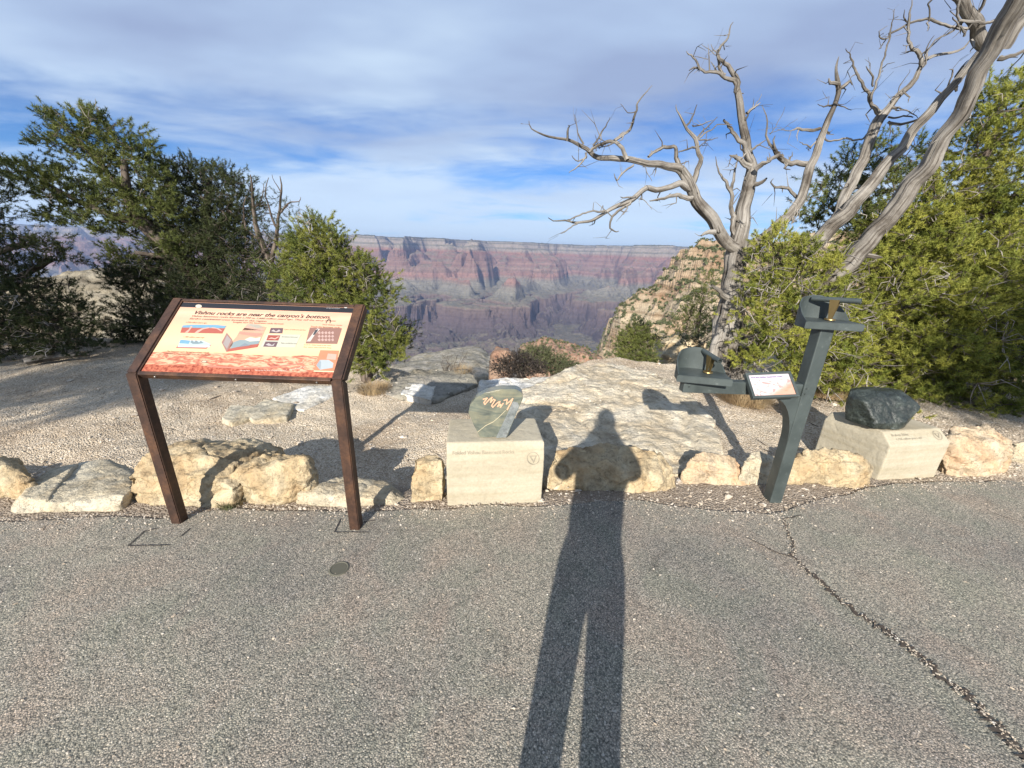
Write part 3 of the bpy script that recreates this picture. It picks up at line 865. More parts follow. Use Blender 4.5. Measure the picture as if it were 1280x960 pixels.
# rocks beyond the rim
def far_rock(name, label, outline, Y, depth, mat, seed, vox, amp, freq, cat='rock outcrop', zb=None, **kw):
    pts = []
    for px, py, dy in outline:
        p = at_y(px, py, Y + dy); pts.append(p)
    zb = min(p.z for p in pts) - depth * 0.2 if zb is None else zb
    bx = [Vector((p.x, p.y + depth, p.z - 0.15 * depth)) for p in pts]
    me = rock_mesh(name, pts + bx + [Vector((p.x, p.y - depth * .2, zb)) for p in pts], vox, amp, freq, seed, 0.6, chis=4, **kw)
    c = sum(pts, Vector()) / len(pts)
    me.transform(Matrix.Translation(-c))
    o = bpy.data.objects.new(name, me); o.location = c
    me.materials.append(mat); COL.objects.link(o)
    me.polygons.foreach_set('use_smooth', [True] * len(me.polygons))
    return tag(o, label, cat)


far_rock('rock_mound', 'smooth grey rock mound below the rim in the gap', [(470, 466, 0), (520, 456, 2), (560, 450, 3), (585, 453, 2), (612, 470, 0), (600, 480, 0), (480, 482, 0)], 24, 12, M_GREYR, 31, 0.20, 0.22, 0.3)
far_rock('rock_pillar', 'rounded peach coloured rock pillar left of the dark shrub', [(610, 480, 0), (612, 446, .4), (618, 438, .6), (632, 437, .6), (642, 444, .4), (640, 480, 0)], 16, 2.0, M_ORANGE, 32, 0.08, 0.12, 0.9)
far_rock('rock_ridge', 'orange terraced ridge beyond the rim shrubs', [(655, 450, 0), (672, 444, 3), (690, 436, 6), (697, 434, 6), (708, 440, 5), (735, 441, 5), (756, 452, 2), (750, 480, 0), (660, 480, 0)], 120, 50, M_ORANGE, 33, 0.7, 1.5, 0.16, strat=2.2)
rv = bpy.data.objects['rock_ridge']
rvv = np.array([(rv.matrix_basis @ v.co)[:] for v in rv.data.vertices])
tag(scrub_on(rvv[:, 0], rvv[:, 1], rvv[:, 2], 1500, 'ridge_scrub', M_LEAF_S, .45, zoff=.1), 'tiny scrub dotted over the orange terraced ridge', 'scrub', kind='stuff')
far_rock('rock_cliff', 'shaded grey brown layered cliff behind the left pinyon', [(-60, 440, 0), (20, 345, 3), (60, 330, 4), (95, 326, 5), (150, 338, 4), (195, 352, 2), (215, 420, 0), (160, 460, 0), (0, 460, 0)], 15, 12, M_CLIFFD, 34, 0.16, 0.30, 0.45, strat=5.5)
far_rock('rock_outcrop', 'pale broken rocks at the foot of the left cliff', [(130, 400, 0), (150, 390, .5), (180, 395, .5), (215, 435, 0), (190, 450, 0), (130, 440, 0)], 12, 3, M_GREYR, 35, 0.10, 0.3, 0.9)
far_rock('rock_outcrop', 'cream rim rock beside the dead trunk below the cliff', [(818, 478, 0), (822, 450, .3), (836, 432, .8), (862, 420, 1.2), (885, 430, 1), (900, 470, 0)], 8.6, 2.5, M_LIME, 36, 0.06, 0.16, 1.6)
far_rock('rock_outcrop', 'pale ledge under the small rim pine', [(768, 474, 0), (775, 462, .2), (815, 460, .3), (828, 475, 0)], 7.0, 1.0, M_LIME2, 37, 0.05, 0.06, 2.0)


# ------------------------------------------------------------------ loose stones
def ico_base():
    bm = bmesh.new(); bmesh.ops.create_icosphere(bm, subdivisions=1, radius=1.0)
    V = np.array([v.co[:] for v in bm.verts]); Fc = np.array([[v.index for v in f.verts] for f in bm.faces]); bm.free()
    return V, Fc


IV, IF = ico_base()


def pebbles(name, P, size, mat, squash=0.55):
    n = len(P)
    a = RNG.uniform(0, 2 * math.pi, n)
    V = IV[None] * RNG.uniform(0.65, 1.35, (n, len(IV), 1)) * size[:, None, None]
    V = V * np.stack([RNG.uniform(.8, 1.5, n), RNG.uniform(.6, 1.0, n), np.full(n, squash) * RNG.uniform(.7, 1.2, n)], axis=1)[:, None, :]
    ca, sa = np.cos(a)[:, None], np.sin(a)[:, None]
    X = V[:, :, 0] * ca - V[:, :, 1] * sa; Y = V[:, :, 0] * sa + V[:, :, 1] * ca
    V = np.stack([X, Y, V[:, :, 2]], axis=2) + P[:, None, :]
    Fc = (IF[None] + (np.arange(n) * len(IV))[:, None, None]).reshape(-1, 3)
    return link_mesh(name, mesh_np(name, V.reshape(-1, 3), Fc), mat)


def m_pebble():
    m, nt, b, L = new_mat('mixed_pebbles')
    v = objco(nt)
    vo = tex(nt, 'v', v, 38)
    col = ramp(nt, vo.outputs['Color'], [(0.1, (0.24, 0.19, 0.14)), (0.4, (0.43, 0.355, 0.265)), (0.7, (0.50, 0.435, 0.35)), (0.95, (0.58, 0.53, 0.46))])
    L(col, b.inputs['Base Color']); b.inputs['Roughness'].default_value = 0.9
    bump(nt, b, tex(nt, 'n', v, 120, 4).outputs[0], 0.5, 0.004)
    return m


M_PEB = m_pebble()


def scatter_gravel():
    n = 26000
    x = RNG.uniform(-7.5, 5.5, n); y = 1.8 + (RNG.uniform(0, 1, n) ** 1.5) * 4.4
    pe = path_edge(x)
    k = (y > pe - 0.02) & (RNG.uniform(0, 1, n) < 1.25 / (0.5 + 0.22 * y)) & (np.abs(x) < y * 1.5 + 0.6)
    x, y = x[k], y[k]
    s = 0.0035 + 0.010 * RNG.uniform(0, 1, len(x)) ** 4
    big = RNG.uniform(0, 1, len(x)) < 0.006
    s = np.where(big, RNG.uniform(0.018, 0.04, len(x)), s)
    P = np.stack([x, y, ground_h(x, y) + s * 0.2], axis=1)
    o = pebbles('gravel', P, s, M_PEB)
    tag(o, 'loose pale gravel and chips strewn behind and around the border rocks', 'gravel', kind='stuff')
    # grit on the asphalt, thick near its edge
    n = 4200
    x = RNG.uniform(-3.4, 4.6, n); y = path_edge(x) - np.abs(RNG.normal(0, 0.07, n)) + .03
    n2 = 1500
    x2 = RNG.uniform(-3, 3.5, n2); y2 = RNG.uniform(0.5, 2.1, n2)
    x = np.append(x, x2); y = np.append(y, y2)
    s = 0.0018 + 0.0042 * RNG.uniform(0, 1, len(x)) ** 3
    P = np.stack([x, y, 0.004 + s * 0.25], axis=1)
    o = pebbles('grit', P, s, M_PEB)
    tag(o, 'fine grit and chips scattered over the asphalt path edge', 'grit', kind='stuff')


scatter_gravel()


def slab_debris():
    from mathutils.bvhtree import BVHTree
    so = [o for o in bpy.data.objects if o.name.startswith('bedrock_slab')]
    P = []
    for o in so:
        mw = o.matrix_basis; vs = [mw @ v.co for v in o.data.vertices]; bt = BVHTree.FromPolygons(vs, [tuple(p.vertices) for p in o.data.polygons])
        x0, x1 = min(v.x for v in vs), max(v.x for v in vs); y0, y1 = min(v.y for v in vs), max(v.y for v in vs)
        for _ in range(int((x1 - x0) * (y1 - y0) * 170)):
            x, y = RNG.uniform(x0, x1), RNG.uniform(y0, y1)
            if perlin(np.array([[x * 1.3, y * 1.3, 4.2]]))[0] < RNG.uniform(-.25, .4): continue
            h = bt.ray_cast(Vector((x, y, 2)), Vector((0, 0, -1)))
            if h[0] is not None and h[1].z > .5: P.append(h[0][:])
    P = np.array(P); sz = 0.003 + .014 * RNG.uniform(0, 1, len(P)) ** 5
    tag(pebbles('rock_chips', P + [0, 0, .001], sz, M_PEB), 'small stone chips lying on the pale bedrock slabs', 'chips', kind='stuff')


slab_debris()


# ------------------------------------------------------------------ crack, saw cuts, marker in the path
M_CRACK = flat('crack_dirt', (0.060, 0.045, 0.033), 0.95)
M_CUT = flat('cut_shadow_line', (0.035, 0.03, 0.028), 0.95)


def strip(name, pxs, widths, mat, z=0.008, jag=0.5, sub=10, parent=None):
    P = [at_z(px, py, z) for px, py in pxs]
    pts = []; ws = []
    for i in range(len(P) - 1):
        for k in range(sub):
            t = k / sub
            pts.append(P[i].lerp(P[i + 1], t)); ws.append(widths[i] * (1 - t) + widths[i + 1] * t)
    pts.append(P[-1]); ws.append(widths[-1])
    V = []; 
    rn = random.Random(len(pxs))
    for i, p in enumerate(pts):
        d = (pts[min(i + 1, len(pts) - 1)] - pts[max(i - 1, 0)]).normalized(); nrm = Vector((-d.y, d.x, 0))
        off = nrm * rn.uniform(-1, 1) * ws[i] * jag
        V.append(p + off + nrm * ws[i] * rn.uniform(.5 - jag * .4, .5 + jag * .4)); V.append(p + off - nrm * ws[i] * rn.uniform(.5 - jag * .4, .5 + jag * .4))
    Fc = [(2 * i, 2 * i + 2, 2 * i + 3, 2 * i + 1) for i in range(len(pts) - 1)]
    o = link_mesh(name, mesh_np(name, [v[:] for v in V], Fc), mat, parent)
    return pts


cr = strip('crack', [(1002, 644), (980, 648), (984, 662), (993, 680), (991, 694), (1010, 713), (1040, 740), (1075, 768), (1110, 790), (1140, 813), (1170, 838), (1200, 862), (1230, 890), (1255, 915), (1275, 938), (1310, 975)],
           [.004, .007, .008, .010, .012, .016, .018, .022, .024, .024, .024, .026, .026, .028, .03, .03], M_CRACK, jag=.85, parent=PATH)
strip('crack', [(932, 671), (950, 680), (970, 690), (990, 696)], [.003, .006, .006, .004], M_CRACK, parent=PATH, z=0.0085)
strip('crack', [(1240, 640), (1262, 648), (1290, 655)], [.002, .004, .002], M_CRACK, parent=PATH)
xs = np.array([[p.x, p.y] for p in cr]); 
k_ = RNG.integers(10, len(xs), 420); k_ = np.where(RNG.uniform(0, 1, 420) < .6, (k_ // 9) * 9 + RNG.integers(0, 4, 420), k_) % len(xs)
Pc = np.stack([xs[k_, 0] + RNG.normal(0, .012, 420), xs[k_, 1] + RNG.normal(0, .012, 420), np.full(420, 0.008)], axis=1)
tag(pebbles('crack_gravel', Pc, RNG.uniform(0.0014, 0.0042, 420), M_PEB), 'pale chips filling the long crack in the asphalt', 'gravel', kind='stuff')
for q in ([(160, 682), (180, 664), (198, 660)], [(160, 682), (212, 681)], [(225, 671), (238, 660)]):
    strip('saw_cut', q, [.0055] * len(q), M_CUT, jag=.25, parent=PATH, z=0.0075)
for q in ([(418, 665), (426, 648)], [(418, 665), (462, 665)], [(455, 652), (470, 650)]):
    strip('saw_cut', q, [.005] * len(q), M_CUT, jag=.25, parent=PATH, z=0.0075)

M_BRASS_OLD = flat('tarnished_bronze', (0.16, 0.15, 0.11), 0.6, 0.5)
c = at_z(424, 711, 0.004)
mk = empty('survey_marker', c)
tag(mk, 'small round tarnished bronze marker set in the asphalt', 'marker')
bm = bmesh.new(); bm_cyl(bm, c - Vector((0, 0, .004)), c + Vector((0, 0, 0.002)), 0.044, 0.043, 40); bm_obj('disc', bm, M_BRASS_OLD, mk)
bm = bmesh.new()
n = 40
for r0, r1 in ((0.043, 0.038),):
    for i in range(n):
        a0, a1 = 2 * math.pi * i / n, 2 * math.pi * (i + 1) / n
        v = [bm.verts.new(c + Vector((r * math.cos(a), r * math.sin(a), z))) for r, a, z in ((r0, a0, .0022), (r0, a1, .0022), (r1, a1, .0045), (r1, a0, .0045))]
        bm.faces.new(v)
        v = [bm.verts.new(c + Vector((r * math.cos(a), r * math.sin(a), z))) for r, a, z in ((r1, a0, .0045), (r1, a1, .0045), (r1 - .004, a1, .0022), (r1 - .004, a0, .0022))]
        bm.faces.new(v)
bmesh.ops.remove_doubles(bm, verts=bm.verts[:], dist=1e-5)
bm_obj('raised_rim', bm, M_BRASS_OLD, mk)


# ------------------------------------------------------------------ text helper
def text(body, size, M, mat, parent, name='lettering', align='LEFT', extrude=0.0, bold=0.0, shear=0.0, width=None):
    cu = bpy.data.curves.new(name, 'FONT')
    cu.body = body; cu.size = size; cu.align_x = align; cu.extrude = extrude; cu.offset = bold; cu.shear = shear
    o = bpy.data.objects.new(name, cu); COL.objects.link(o)
    dg = bpy.context.evaluated_depsgraph_get(); dg.update()
    me = bpy.data.meshes.new_from_object(o.evaluated_get(dg))
    bpy.data.objects.remove(o); bpy.data.curves.remove(cu)
    if width and len(me.vertices):
        xs = [v.co.x for v in me.vertices]; w = max(xs) - min(xs)
        me.transform(Matrix.Diagonal((width / w, 1, 1, 1)))
    me.transform(M)
    me.name = name
    me.materials.clear()
    return link_mesh(name, me, mat, parent)


def frame_m(o, xd, yd):
    xd = Vector(xd).normalized(); zd = xd.cross(Vector(yd)).normalized(); yd = zd.cross(xd)
    return Matrix(((xd.x, yd.x, zd.x, o[0]), (xd.y, yd.y, zd.y, o[1]), (xd.z, yd.z, zd.z, o[2]), (0, 0, 0, 1)))


# ------------------------------------------------------------------ interpretive sign
def m_rust():
    m, nt, b, L = new_mat('brown_weathering_steel')
    v = objco(nt)
    n1 = tex(nt, 'n', v, 9, 6, 0.65); n2 = tex(nt, 'n', v, 90, 4, 0.7)
    ns = tex(nt, 'n', objco(nt, (30, 30, 3)), 1.5, 4)
    col = ramp(nt, n1.outputs[0], [(0.35, (0.034, 0.018, 0.012)), (0.5, (0.058, 0.029, 0.018)), (0.66, (0.10, 0.048, 0.024))])
    col = mixc(nt, 0.7, col, ramp(nt, n2.outputs[0], [(0.35, (0.6,) * 3), (0.6, (1.15,) * 3)]), 'MULTIPLY')
    col = mixc(nt, 0.5, col, ramp(nt, ns.outputs[0], [(0.4, (0.75,) * 3), (0.6, (1.2,) * 3)]), 'MULTIPLY')
    L(col, b.inputs['Base Color']); b.inputs['Roughness'].default_value = 0.55; b.inputs['Metallic'].default_value = 0.25
    bump(nt, b, n2.outputs[0], 0.4, 0.001)
    return m


M_RUST = m_rust()


def sign():
    bl, br = at_z(212, 662), at_z(448, 655)
    y0 = (bl.y + br.y) / 2 + 0.02
    xl = bl.x + 0.0; xr = br.x
    zl = at_y(166, 476, y0 - .03).z; zr = at_y(432, 474, y0 - .03).z
    zt = (zl + zr) / 2 + 0.012
    # rail end measured in the vertical plane of each leg
    e1 = at_x(232, 374, xl); e2 = at_x(450, 375, xr)
    run = ((e1.y + e2.y) / 2 - y0); rise = ((e1.z + e2.z) / 2 - zt)
    Lr = math.hypot(run, rise); th = math.atan2(rise, run)
    print('SIGN', y0, xl, xr, zt, 'len', Lr, 'tilt', math.degrees(th))
    th = min(max(th, math.radians(18)), math.radians(50)); Lr = min(max(Lr, 0.44), 0.75)
    root = empty('interpretive_sign', ((xl + xr) / 2, y0, 0))
    tag(root, 'tilted geology panel about canyon rocks on two rusty brown legs', 'sign')
    t = 0.052
    ct, sn_ = math.cos(th), math.sin(th)
    yA, zA = y0 - t / 2, zt
    sC = (t - t * sn_) / ct
    yC, zC = yA + t * sn_ + sC * ct, zA - t * ct + sC * sn_
    for x in (xl, xr):
        bm = bmesh.new(); bm_prism(bm, [Vector((x - t / 2, y, z)) for y, z in ((yA, -.06), (yA + t, -.06), (yC, zC), (yA, zA))], (t, 0, 0))
        bmesh.ops.bevel(bm, geom=bm.edges[:], offset=.004, segments=2, affect='EDGES'); bm_obj('leg', bm, M_RUST, root)
        bm = bmesh.new(); bm_prism(bm, [Vector((x - t / 2 - .001, y, z)) for y, z in ((yA, zA), (yC, zC), (yA + t * sn_ + Lr * ct, zA - t * ct + Lr * sn_), (yA + Lr * ct, zA + Lr * sn_))], (t + .002, 0, 0))
        bmesh.ops.bevel(bm, geom=bm.edges[:], offset=.007, segments=3, affect='EDGES'); bm_obj('side_rail', bm, M_RUST, root)
    # panel
    M = Matrix.Translation((0, yA, zA)) @ Matrix.Rotation(th, 4, 'X') @ Matrix.Translation((0, 0, -.033))
    x0, x1 = xl + t / 2, xr - t / 2
    w = x1 - x0
    bm = bmesh.new(); bm_box(bm, ((x0 + x1) / 2, 0.008, 0.012), (w - .004, 0.018, 0.036), M, bev=0.002); fr = bm_obj('front_rail', bm, M_RUST, root)
    M_SCREW = flat('steel_screw', (0.35, 0.33, 0.30), 0.4, 0.9)
    for u in (0.08, 0.5, 0.92):
        bm = bmesh.new(); q = M @ Vector((x0 + w * u, -0.001, 0.012)); q2 = M @ Vector((x0 + w * u, -0.005, 0.012))
        bm_cyl(bm, q, q2, 0.005, 0.004, 10); bm_obj('screw', bm, M_SCREW, fr)
    bm = bmesh.new(); bm_box(bm, ((x0 + x1) / 2, Lr - 0.012, 0.014), (w - .004, 0.014, 0.030), M, bev=0.002); bm_obj('back_rail', bm, M_RUST, root)
    pz = 0.020
    p0, p1 = 0.018, Lr - 0.020
    # printed sheet
    m, nt, b, L = new_mat('printed_panel')
    tc = nt.nodes.new('ShaderNodeTexCoord'); sp = nt.nodes.new('ShaderNodeSeparateXYZ'); L(tc.outputs['Generated'], sp.inputs[0])
    uv = tc.outputs['UV']
    su = nt.nodes.new('ShaderNodeSeparateXYZ'); L(uv, su.inputs[0])
    nn = tex(nt, 'n', uv, 2.2, 3, 0.5, 1.0)
    ad = nt.nodes.new('ShaderNodeMath'); ad.operation = 'MULTIPLY_ADD'; L(nn.outputs[0], ad.inputs[0]); ad.inputs[1].default_value = 0.22; L(su.outputs['Y'], ad.inputs[2])
    sky_ = ramp(nt, ad.outputs[0], [(0.30, (0.74, 0.60, 0.38)), (0.52, (0.77, 0.67, 0.46)), (0.70, (0.76, 0.58, 0.41)), (0.86, (0.72, 0.50, 0.39)), (0.95, (0.76, 0.59, 0.46)), (1.05, (0.71, 0.49, 0.38))])
    # red rock landscape strip at the foot of the sheet
    mpz = nt.nodes.new('ShaderNodeMapping'); mpz.inputs['Scale'].default_value = (11, 15, 1); L(uv, mpz.inputs[0])
    nl = tex(nt, 'n', mpz.outputs[0], 1.4, 5, 0.6, 1.6)
    land = ramp(nt, nl.outputs[0], [(0.32, (0.30, 0.12, 0.10)), (0.43, (0.46, 0.20, 0.145)), (0.50, (0.56, 0.30, 0.21)), (0.57, (0.68, 0.49, 0.35)), (0.72, (0.60, 0.50, 0.40))])
    mpz2 = nt.nodes.new('ShaderNodeMapping'); mpz2.inputs['Scale'].default_value = (60, 30, 1); L(uv, mpz2.inputs[0])
    nf = tex(nt, 'n', mpz2.outputs[0], 1.0, 3, 0.6)
    fore = ramp(nt, nf.outputs[0], [(0.35, (0.24, 0.05, 0.035)), (0.6, (0.50, 0.20, 0.13))])
    ad2 = nt.nodes.new('ShaderNodeMath'); ad2.operation = 'MULTIPLY_ADD'; L(nn.outputs[0], ad2.inputs[0]); ad2.inputs[1].default_value = 0.16; L(su.outputs['Y'], ad2.inputs[2])
    f1 = ramp(nt, ad2.outputs[0], [(0.165, (1,) * 3), (0.185, (0,) * 3)])
    land = mixc(nt, f1, land, fore)
    f2 = ramp(nt, ad2.outputs[0], [(0.345, (1,) * 3), (0.352, (0,) * 3)])
    col = mixc(nt, f2, sky_, land)
    col = mixc(nt, 1.0, col, (0.74, 0.61, 0.54), 'MULTIPLY')
    L(col, b.inputs['Base Color']); b.inputs['Roughness'].default_value = 0.75; b.inputs['Specular IOR Level'].default_value = .2
    V = [M @ Vector((x, y, pz)) for x, y in ((x0, p0), (x1, p0), (x1, p1), (x0, p1))]
    B = [M @ Vector((x, y, pz - 0.006)) for x, y in ((x0, p0), (x1, p0), (x1, p1), (x0, p1))]
    me = mesh_np('panel', [v[:] for v in V + B], [(0, 1, 2, 3), (4, 7, 6, 5), (0, 4, 5, 1), (1, 5, 6, 2), (2, 6, 7, 3), (3, 7, 4, 0)], uv=[(0, 0), (1, 0), (1, 1), (0, 1)] * 2)
    panel = link_mesh('panel', me, m, root)

    # everything printed on the sheet, placed in sheet coordinates
    Minv = M.inverted()
    pn = (M.to_3x3() @ Vector((0, 0, 1)))
    po = M @ Vector((0, 0, pz))

    def s(px, py, lift=0.0006):
        d = ray(px, py); o_ = Vector((0, 0, H)); tt = (po - o_).dot(pn) / d.dot(pn)
        return o_ + d * tt + pn * lift

    def clampp(p):
        q = Minv @ p
        return q

    C = {}

    def cm(c):
        k = tuple(c)
        if k not in C: C[k] = flat('print_ink', tuple(x * .62 for x in c), 0.6)
        return C[k]

    def poly(name, pxs, col, lift=0.0006, parent=panel):
        V = [s(px, py, lift)[:] for px, py in pxs]
        me = bpy.data.meshes.new(name); me.from_pydata(V, [], [list(range(len(V)))]); me.update()
        return link_mesh(name, me, cm(col), parent)

    def quads(name, items, parent=panel):
        """several ink areas of one picture in one mesh: (pxs, colour, lift)"""
        me = bpy.data.meshes.new(name); V = []; Fs = []; mi = []; ms = []
        for pxs, col, lift in items:
            k = len(V); V += [s(px, py, lift)[:] for px, py in pxs]; Fs.append(list(range(k, k + len(pxs))))
            mm = cm(col)
            if mm not in ms: ms.append(mm)
            mi.append(ms.index(mm))
        me.from_pydata(V, [], Fs); me.update()
        for i, f in enumerate(me.polygons): f.material_index = mi[i]
        return link_mesh(name, me, ms, parent)

    # black header band across the top edge
    ql = Minv @ s(300, 385); hb = p1 - .034
    bnd = [M @ Vector((x, y, pz + 0.0006)) for x, y in ((x0 + .002, hb), (x1 - .002, hb), (x1 - .002, p1 - .002), (x0 + .002, p1 - .002))]
    me = bpy.data.meshes.new('header_band'); me.from_pydata([v[:] for v in bnd], [], [[0, 1, 2, 3]])
    link_mesh('header_band', me, cm((0.012, 0.014, 0.022)), panel)
    hy = (hb + p1) / 2
    xd = M.to_3x3() @ Vector((1, 0, 0)); yd = M.to_3x3() @ Vector((0, 1, 0))

    def txt(body, px, py, hgt, wpx=None, col=(0.05, 0.03, 0.03), bold=0.0, shear=0.0, al='LEFT', name='lettering'):
        p = s(px, py, 0.0012)
        width = None
        if wpx: width = (s(px + wpx, py) - s(px, py)).length
        return text(body, hgt, frame_m(p, xd, yd), cm(col), panel, name, al, 0, bold, shear, width)

    txt("Vishnu rocks are near the canyon's bottom.", 241, 392.6, 0.031, 172, (0.05, 0.015, 0.02), 0.0005, 0.3, name='title')
    txt("Vishnu basement rocks formed 1,750 to 1,660 million years ago. They tell the story of how", 239, 395.9, 0.0135, 182, (0.12, 0.05, 0.04), 0.0, 0.3)
    txt("Earth's continental crust formed in this region.", 236.5, 399.2, 0.0135, 98, (0.12, 0.05, 0.04), 0.0, 0.3)
    txt("1,750 million years ago", 232, 403.6, 0.010, 26, (0.25, 0.1, 0.06))
    txt("Imagine how the basement rocks formed.", 291, 403.6, 0.012, 64, (0.30, 0.08, 0.05))
    txt("1,700 million years ago", 229, 421.8, 0.010, 26, (0.25, 0.1, 0.06))
    txt("The basement rocks formed as volcanic islands", 208, 439.8, 0.011, 54, (0.28, 0.14, 0.08))
    txt("collided and were pushed onto the continent.", 206, 442.8, 0.011, 58, (0.28, 0.14, 0.08))
    txt("Touch the basement rocks.", 388, 409.2, 0.013, 38, (0.25, 0.1, 0.05))
    txt("Find Vishnu rocks.", 403, 406.6, 0.010, 25, (0.2, 0.1, 0.05))
    txt("Layers of sediment and lava", 355, 412.4, 0.009, 27, (0.3, 0.22, 0.1))
    txt("Heat and pressure bent the rock", 352, 421.6, 0.009, 20, (0.22, 0.16, 0.12), name='caption')
    txt("Molten rock filled the cracks", 351, 429.6, 0.009, 20, (0.22, 0.16, 0.12), name='caption')
    txt("Look for folded bands in the rocks", 380, 431.6, 0.009, 34, (0.35, 0.28, 0.1))
    txt("that were once buried deep.", 379, 434.4, 0.009, 36, (0.35, 0.28, 0.1))
    # header marks
    link_mesh('header_band', me, None, panel) if False else None
    pm = s(249, 383, .0012)
    def disc(px, py, rpx, col, name='emblem', lift=.0014, sy=1.0):
        return quads(name, [([(px + rpx * math.cos(a), py + rpx * .55 * sy * math.sin(a)) for a in [2 * math.pi * i / 14 for i in range(14)]], col, lift)])
    disc(248.5, 383.0, 4.0, (0.80, 0.72, 0.55))
    quads('emblem', [([(429.5, 383), (432, 381.6), (435, 383), (433.5, 385.4), (431, 385.4)], (0.75, 0.74, 0.70), .0014)])
    p = s(408, 383.6, .0012)
    text('National Park Service', 0.0105, frame_m(p, xd, yd), cm((.8, .8, .8)), panel, 'lettering', width=(s(426, 383) - s(408, 383)).length)
    p = s(408, 385.8, .0012)
    text('U.S. Department of the Interior', 0.0075, frame_m(p, xd, yd), cm((.7, .7, .7)), panel, 'lettering', width=(s(425, 383) - s(408, 383)).length)
    # small house-shaped outline mark
    quads('arch_mark', [([(407.0, 404.1), (408.5, 401.1), (409.5, 399.8), (410.5, 399.8), (408.5, 402.1), (408.1, 404.1)], (.05, .05, .04), .0012), ([(408.5, 401.6), (410.0, 399.2), (413.5, 399.6), (413.5, 400.8), (411.0, 400.4), (409.1, 402.2)], (.05, .05, .04), .0014), ([(412.7, 400.6), (413.7, 400.6), (412.9, 404.1), (412.1, 404.1)], (.05, .05, .04), .0012)])
    red = (0.50, 0.13, 0.09); blu = (0.20, 0.42, 0.58); pnk = (0.78, 0.45, 0.36); gry = (0.42, 0.45, 0.44); tan = (0.66, 0.42, 0.28)
    # cross-sections on the left
    quads('illustration', [
        ([(225.5, 416), (278, 417), (282, 409), (228, 408)], red, .0008),
        ([(227.5, 409.5), (281, 410.5), (283, 407.5), (270, 406.2), (240, 406), (229, 406.8)], blu, .0010),
        ([(231, 416), (235, 416), (239, 411), (241, 408), (238.5, 408), (236, 412)], pnk, .0012),
        ([(243, 416.6), (247, 416.7), (254, 411.8), (262, 410.2), (262, 409.3), (253, 410.4), (247, 413.2)], pnk, .0012),
        ([(262, 410.2), (271, 411), (276, 414), (278, 414), (274, 410.8), (266, 409.3)], pnk, .0012)])
    quads('illustration', [
        ([(220, 435), (258, 436), (264, 431.5), (224, 430)], red, .0008),
        ([(222, 434), (258, 434.6), (264, 430.5), (254, 426), (226, 425)], (0.55, 0.66, 0.68), .0010),
        ([(224, 429), (236, 430), (238, 426), (226, 424.5)], blu, .0012),
        ([(238, 428), (240, 425), (243, 428), (245, 425.2), (249, 428.4), (251, 426), (255, 429), (248, 430), (241, 430)], (0.25, 0.33, 0.36), .0012),
        ([(240, 434), (262, 434.4), (263.5, 432.2), (242, 432.4)], (.7, .75, .74), .0012)])
    # block diagram
    quads('illustration', [
        ([(283, 440), (277, 428), (283.5, 416), (290, 424), (292, 430)], (0.42, 0.23, 0.19), .0008),
        ([(279, 430), (284, 419), (289, 425), (284, 436)], (0.42, 0.36, 0.34), .0010),
        ([(283, 440), (292, 425), (310, 405), (333, 409), (322, 434)], tan, .0008),
        ([(283, 440), (322, 434), (324, 430), (306, 432), (286, 436)], red, .0010),
        ([(288, 436), (306, 432), (323, 430), (325, 426), (300, 425), (292, 428)], (0.30, 0.38, 0.40), .0012),
        ([(298, 434), (306, 429), (313, 432)], (.25, .30, .34), .0014),
        ([(306, 424.5), (313, 421.5), (320, 423), (326, 421.5), (325, 426), (312, 427)], (0.88, 0.80, 0.62), .0014),
        ([(296, 421), (299, 417.5), (320, 421), (327, 419), (328, 417), (303, 415), (300, 414)], (0.70, 0.32, 0.24), .0012),
        ([(303, 412.8), (305.5, 410), (322, 414.6), (329.5, 413.2), (330.5, 411.4), (309, 407)], (0.72, 0.42, 0.32), .0012),
        ([(309, 406.8), (313, 405), (323, 405.8), (330, 409), (322, 410.6)], (0.48, 0.44, 0.36), .0014)])
    # sample chips and legend
    quads('illustration', [([(336.5, 416.6), (353, 416.8), (354, 410.2), (338.5, 410)], (0.16, 0.10, 0.11), .0008),
                           ([(339, 414), (342, 412), (345, 414.5), (349, 412), (351, 414), (346, 415.5)], (.6, .5, .48), .0010)])
    quads('legend', [([(326, 433.8), (369, 434.4), (376.5, 418.5), (333.5, 418)], (0.62, 0.62, 0.50), .0008),
                     ([(333, 425.6), (348, 425.8), (350.5, 419.4), (335.5, 419)], (0.42, 0.09, 0.06), .0010),
                     ([(335, 424), (339, 422), (344, 423), (348, 420.6), (349, 421.4), (344, 424.4), (340, 423.4)], (.75, .5, .4), .0012),
                     ([(329, 433.4), (345, 433.8), (347.6, 427.4), (332, 427)], (0.17, 0.10, 0.11), .0010),
                     ([(332, 431), (336, 429), (340, 431.6), (344, 429), (342, 432.4), (336, 432.4)], (.55, .5, .5), .0012)])
    quads('photo', [([(382, 429.4), (421.5, 430), (427.5, 410.4), (387.5, 409.6)], (0.34, 0.18, 0.14), .0008),
                    ([(383, 427), (388, 421), (394, 413), (397, 410.6), (400, 411.6), (394, 418), (388, 427)], (.72, .66, .58), .0010),
                    ([(391, 419), (394, 413), (398, 411.4), (397, 414), (393.5, 418.6)], (.06, .06, .07), .0012)] +
          [([(397 + i * 4.2, 416 + j * 4.4), (399.5 + i * 4.2, 414 + j * 4.4), (401 + i * 4.2, 416.6 + j * 4.4), (399 + i * 4.2, 418 + j * 4.4)], (.62, .42, .36), .0010) for i in range(5) for j in range(3)])
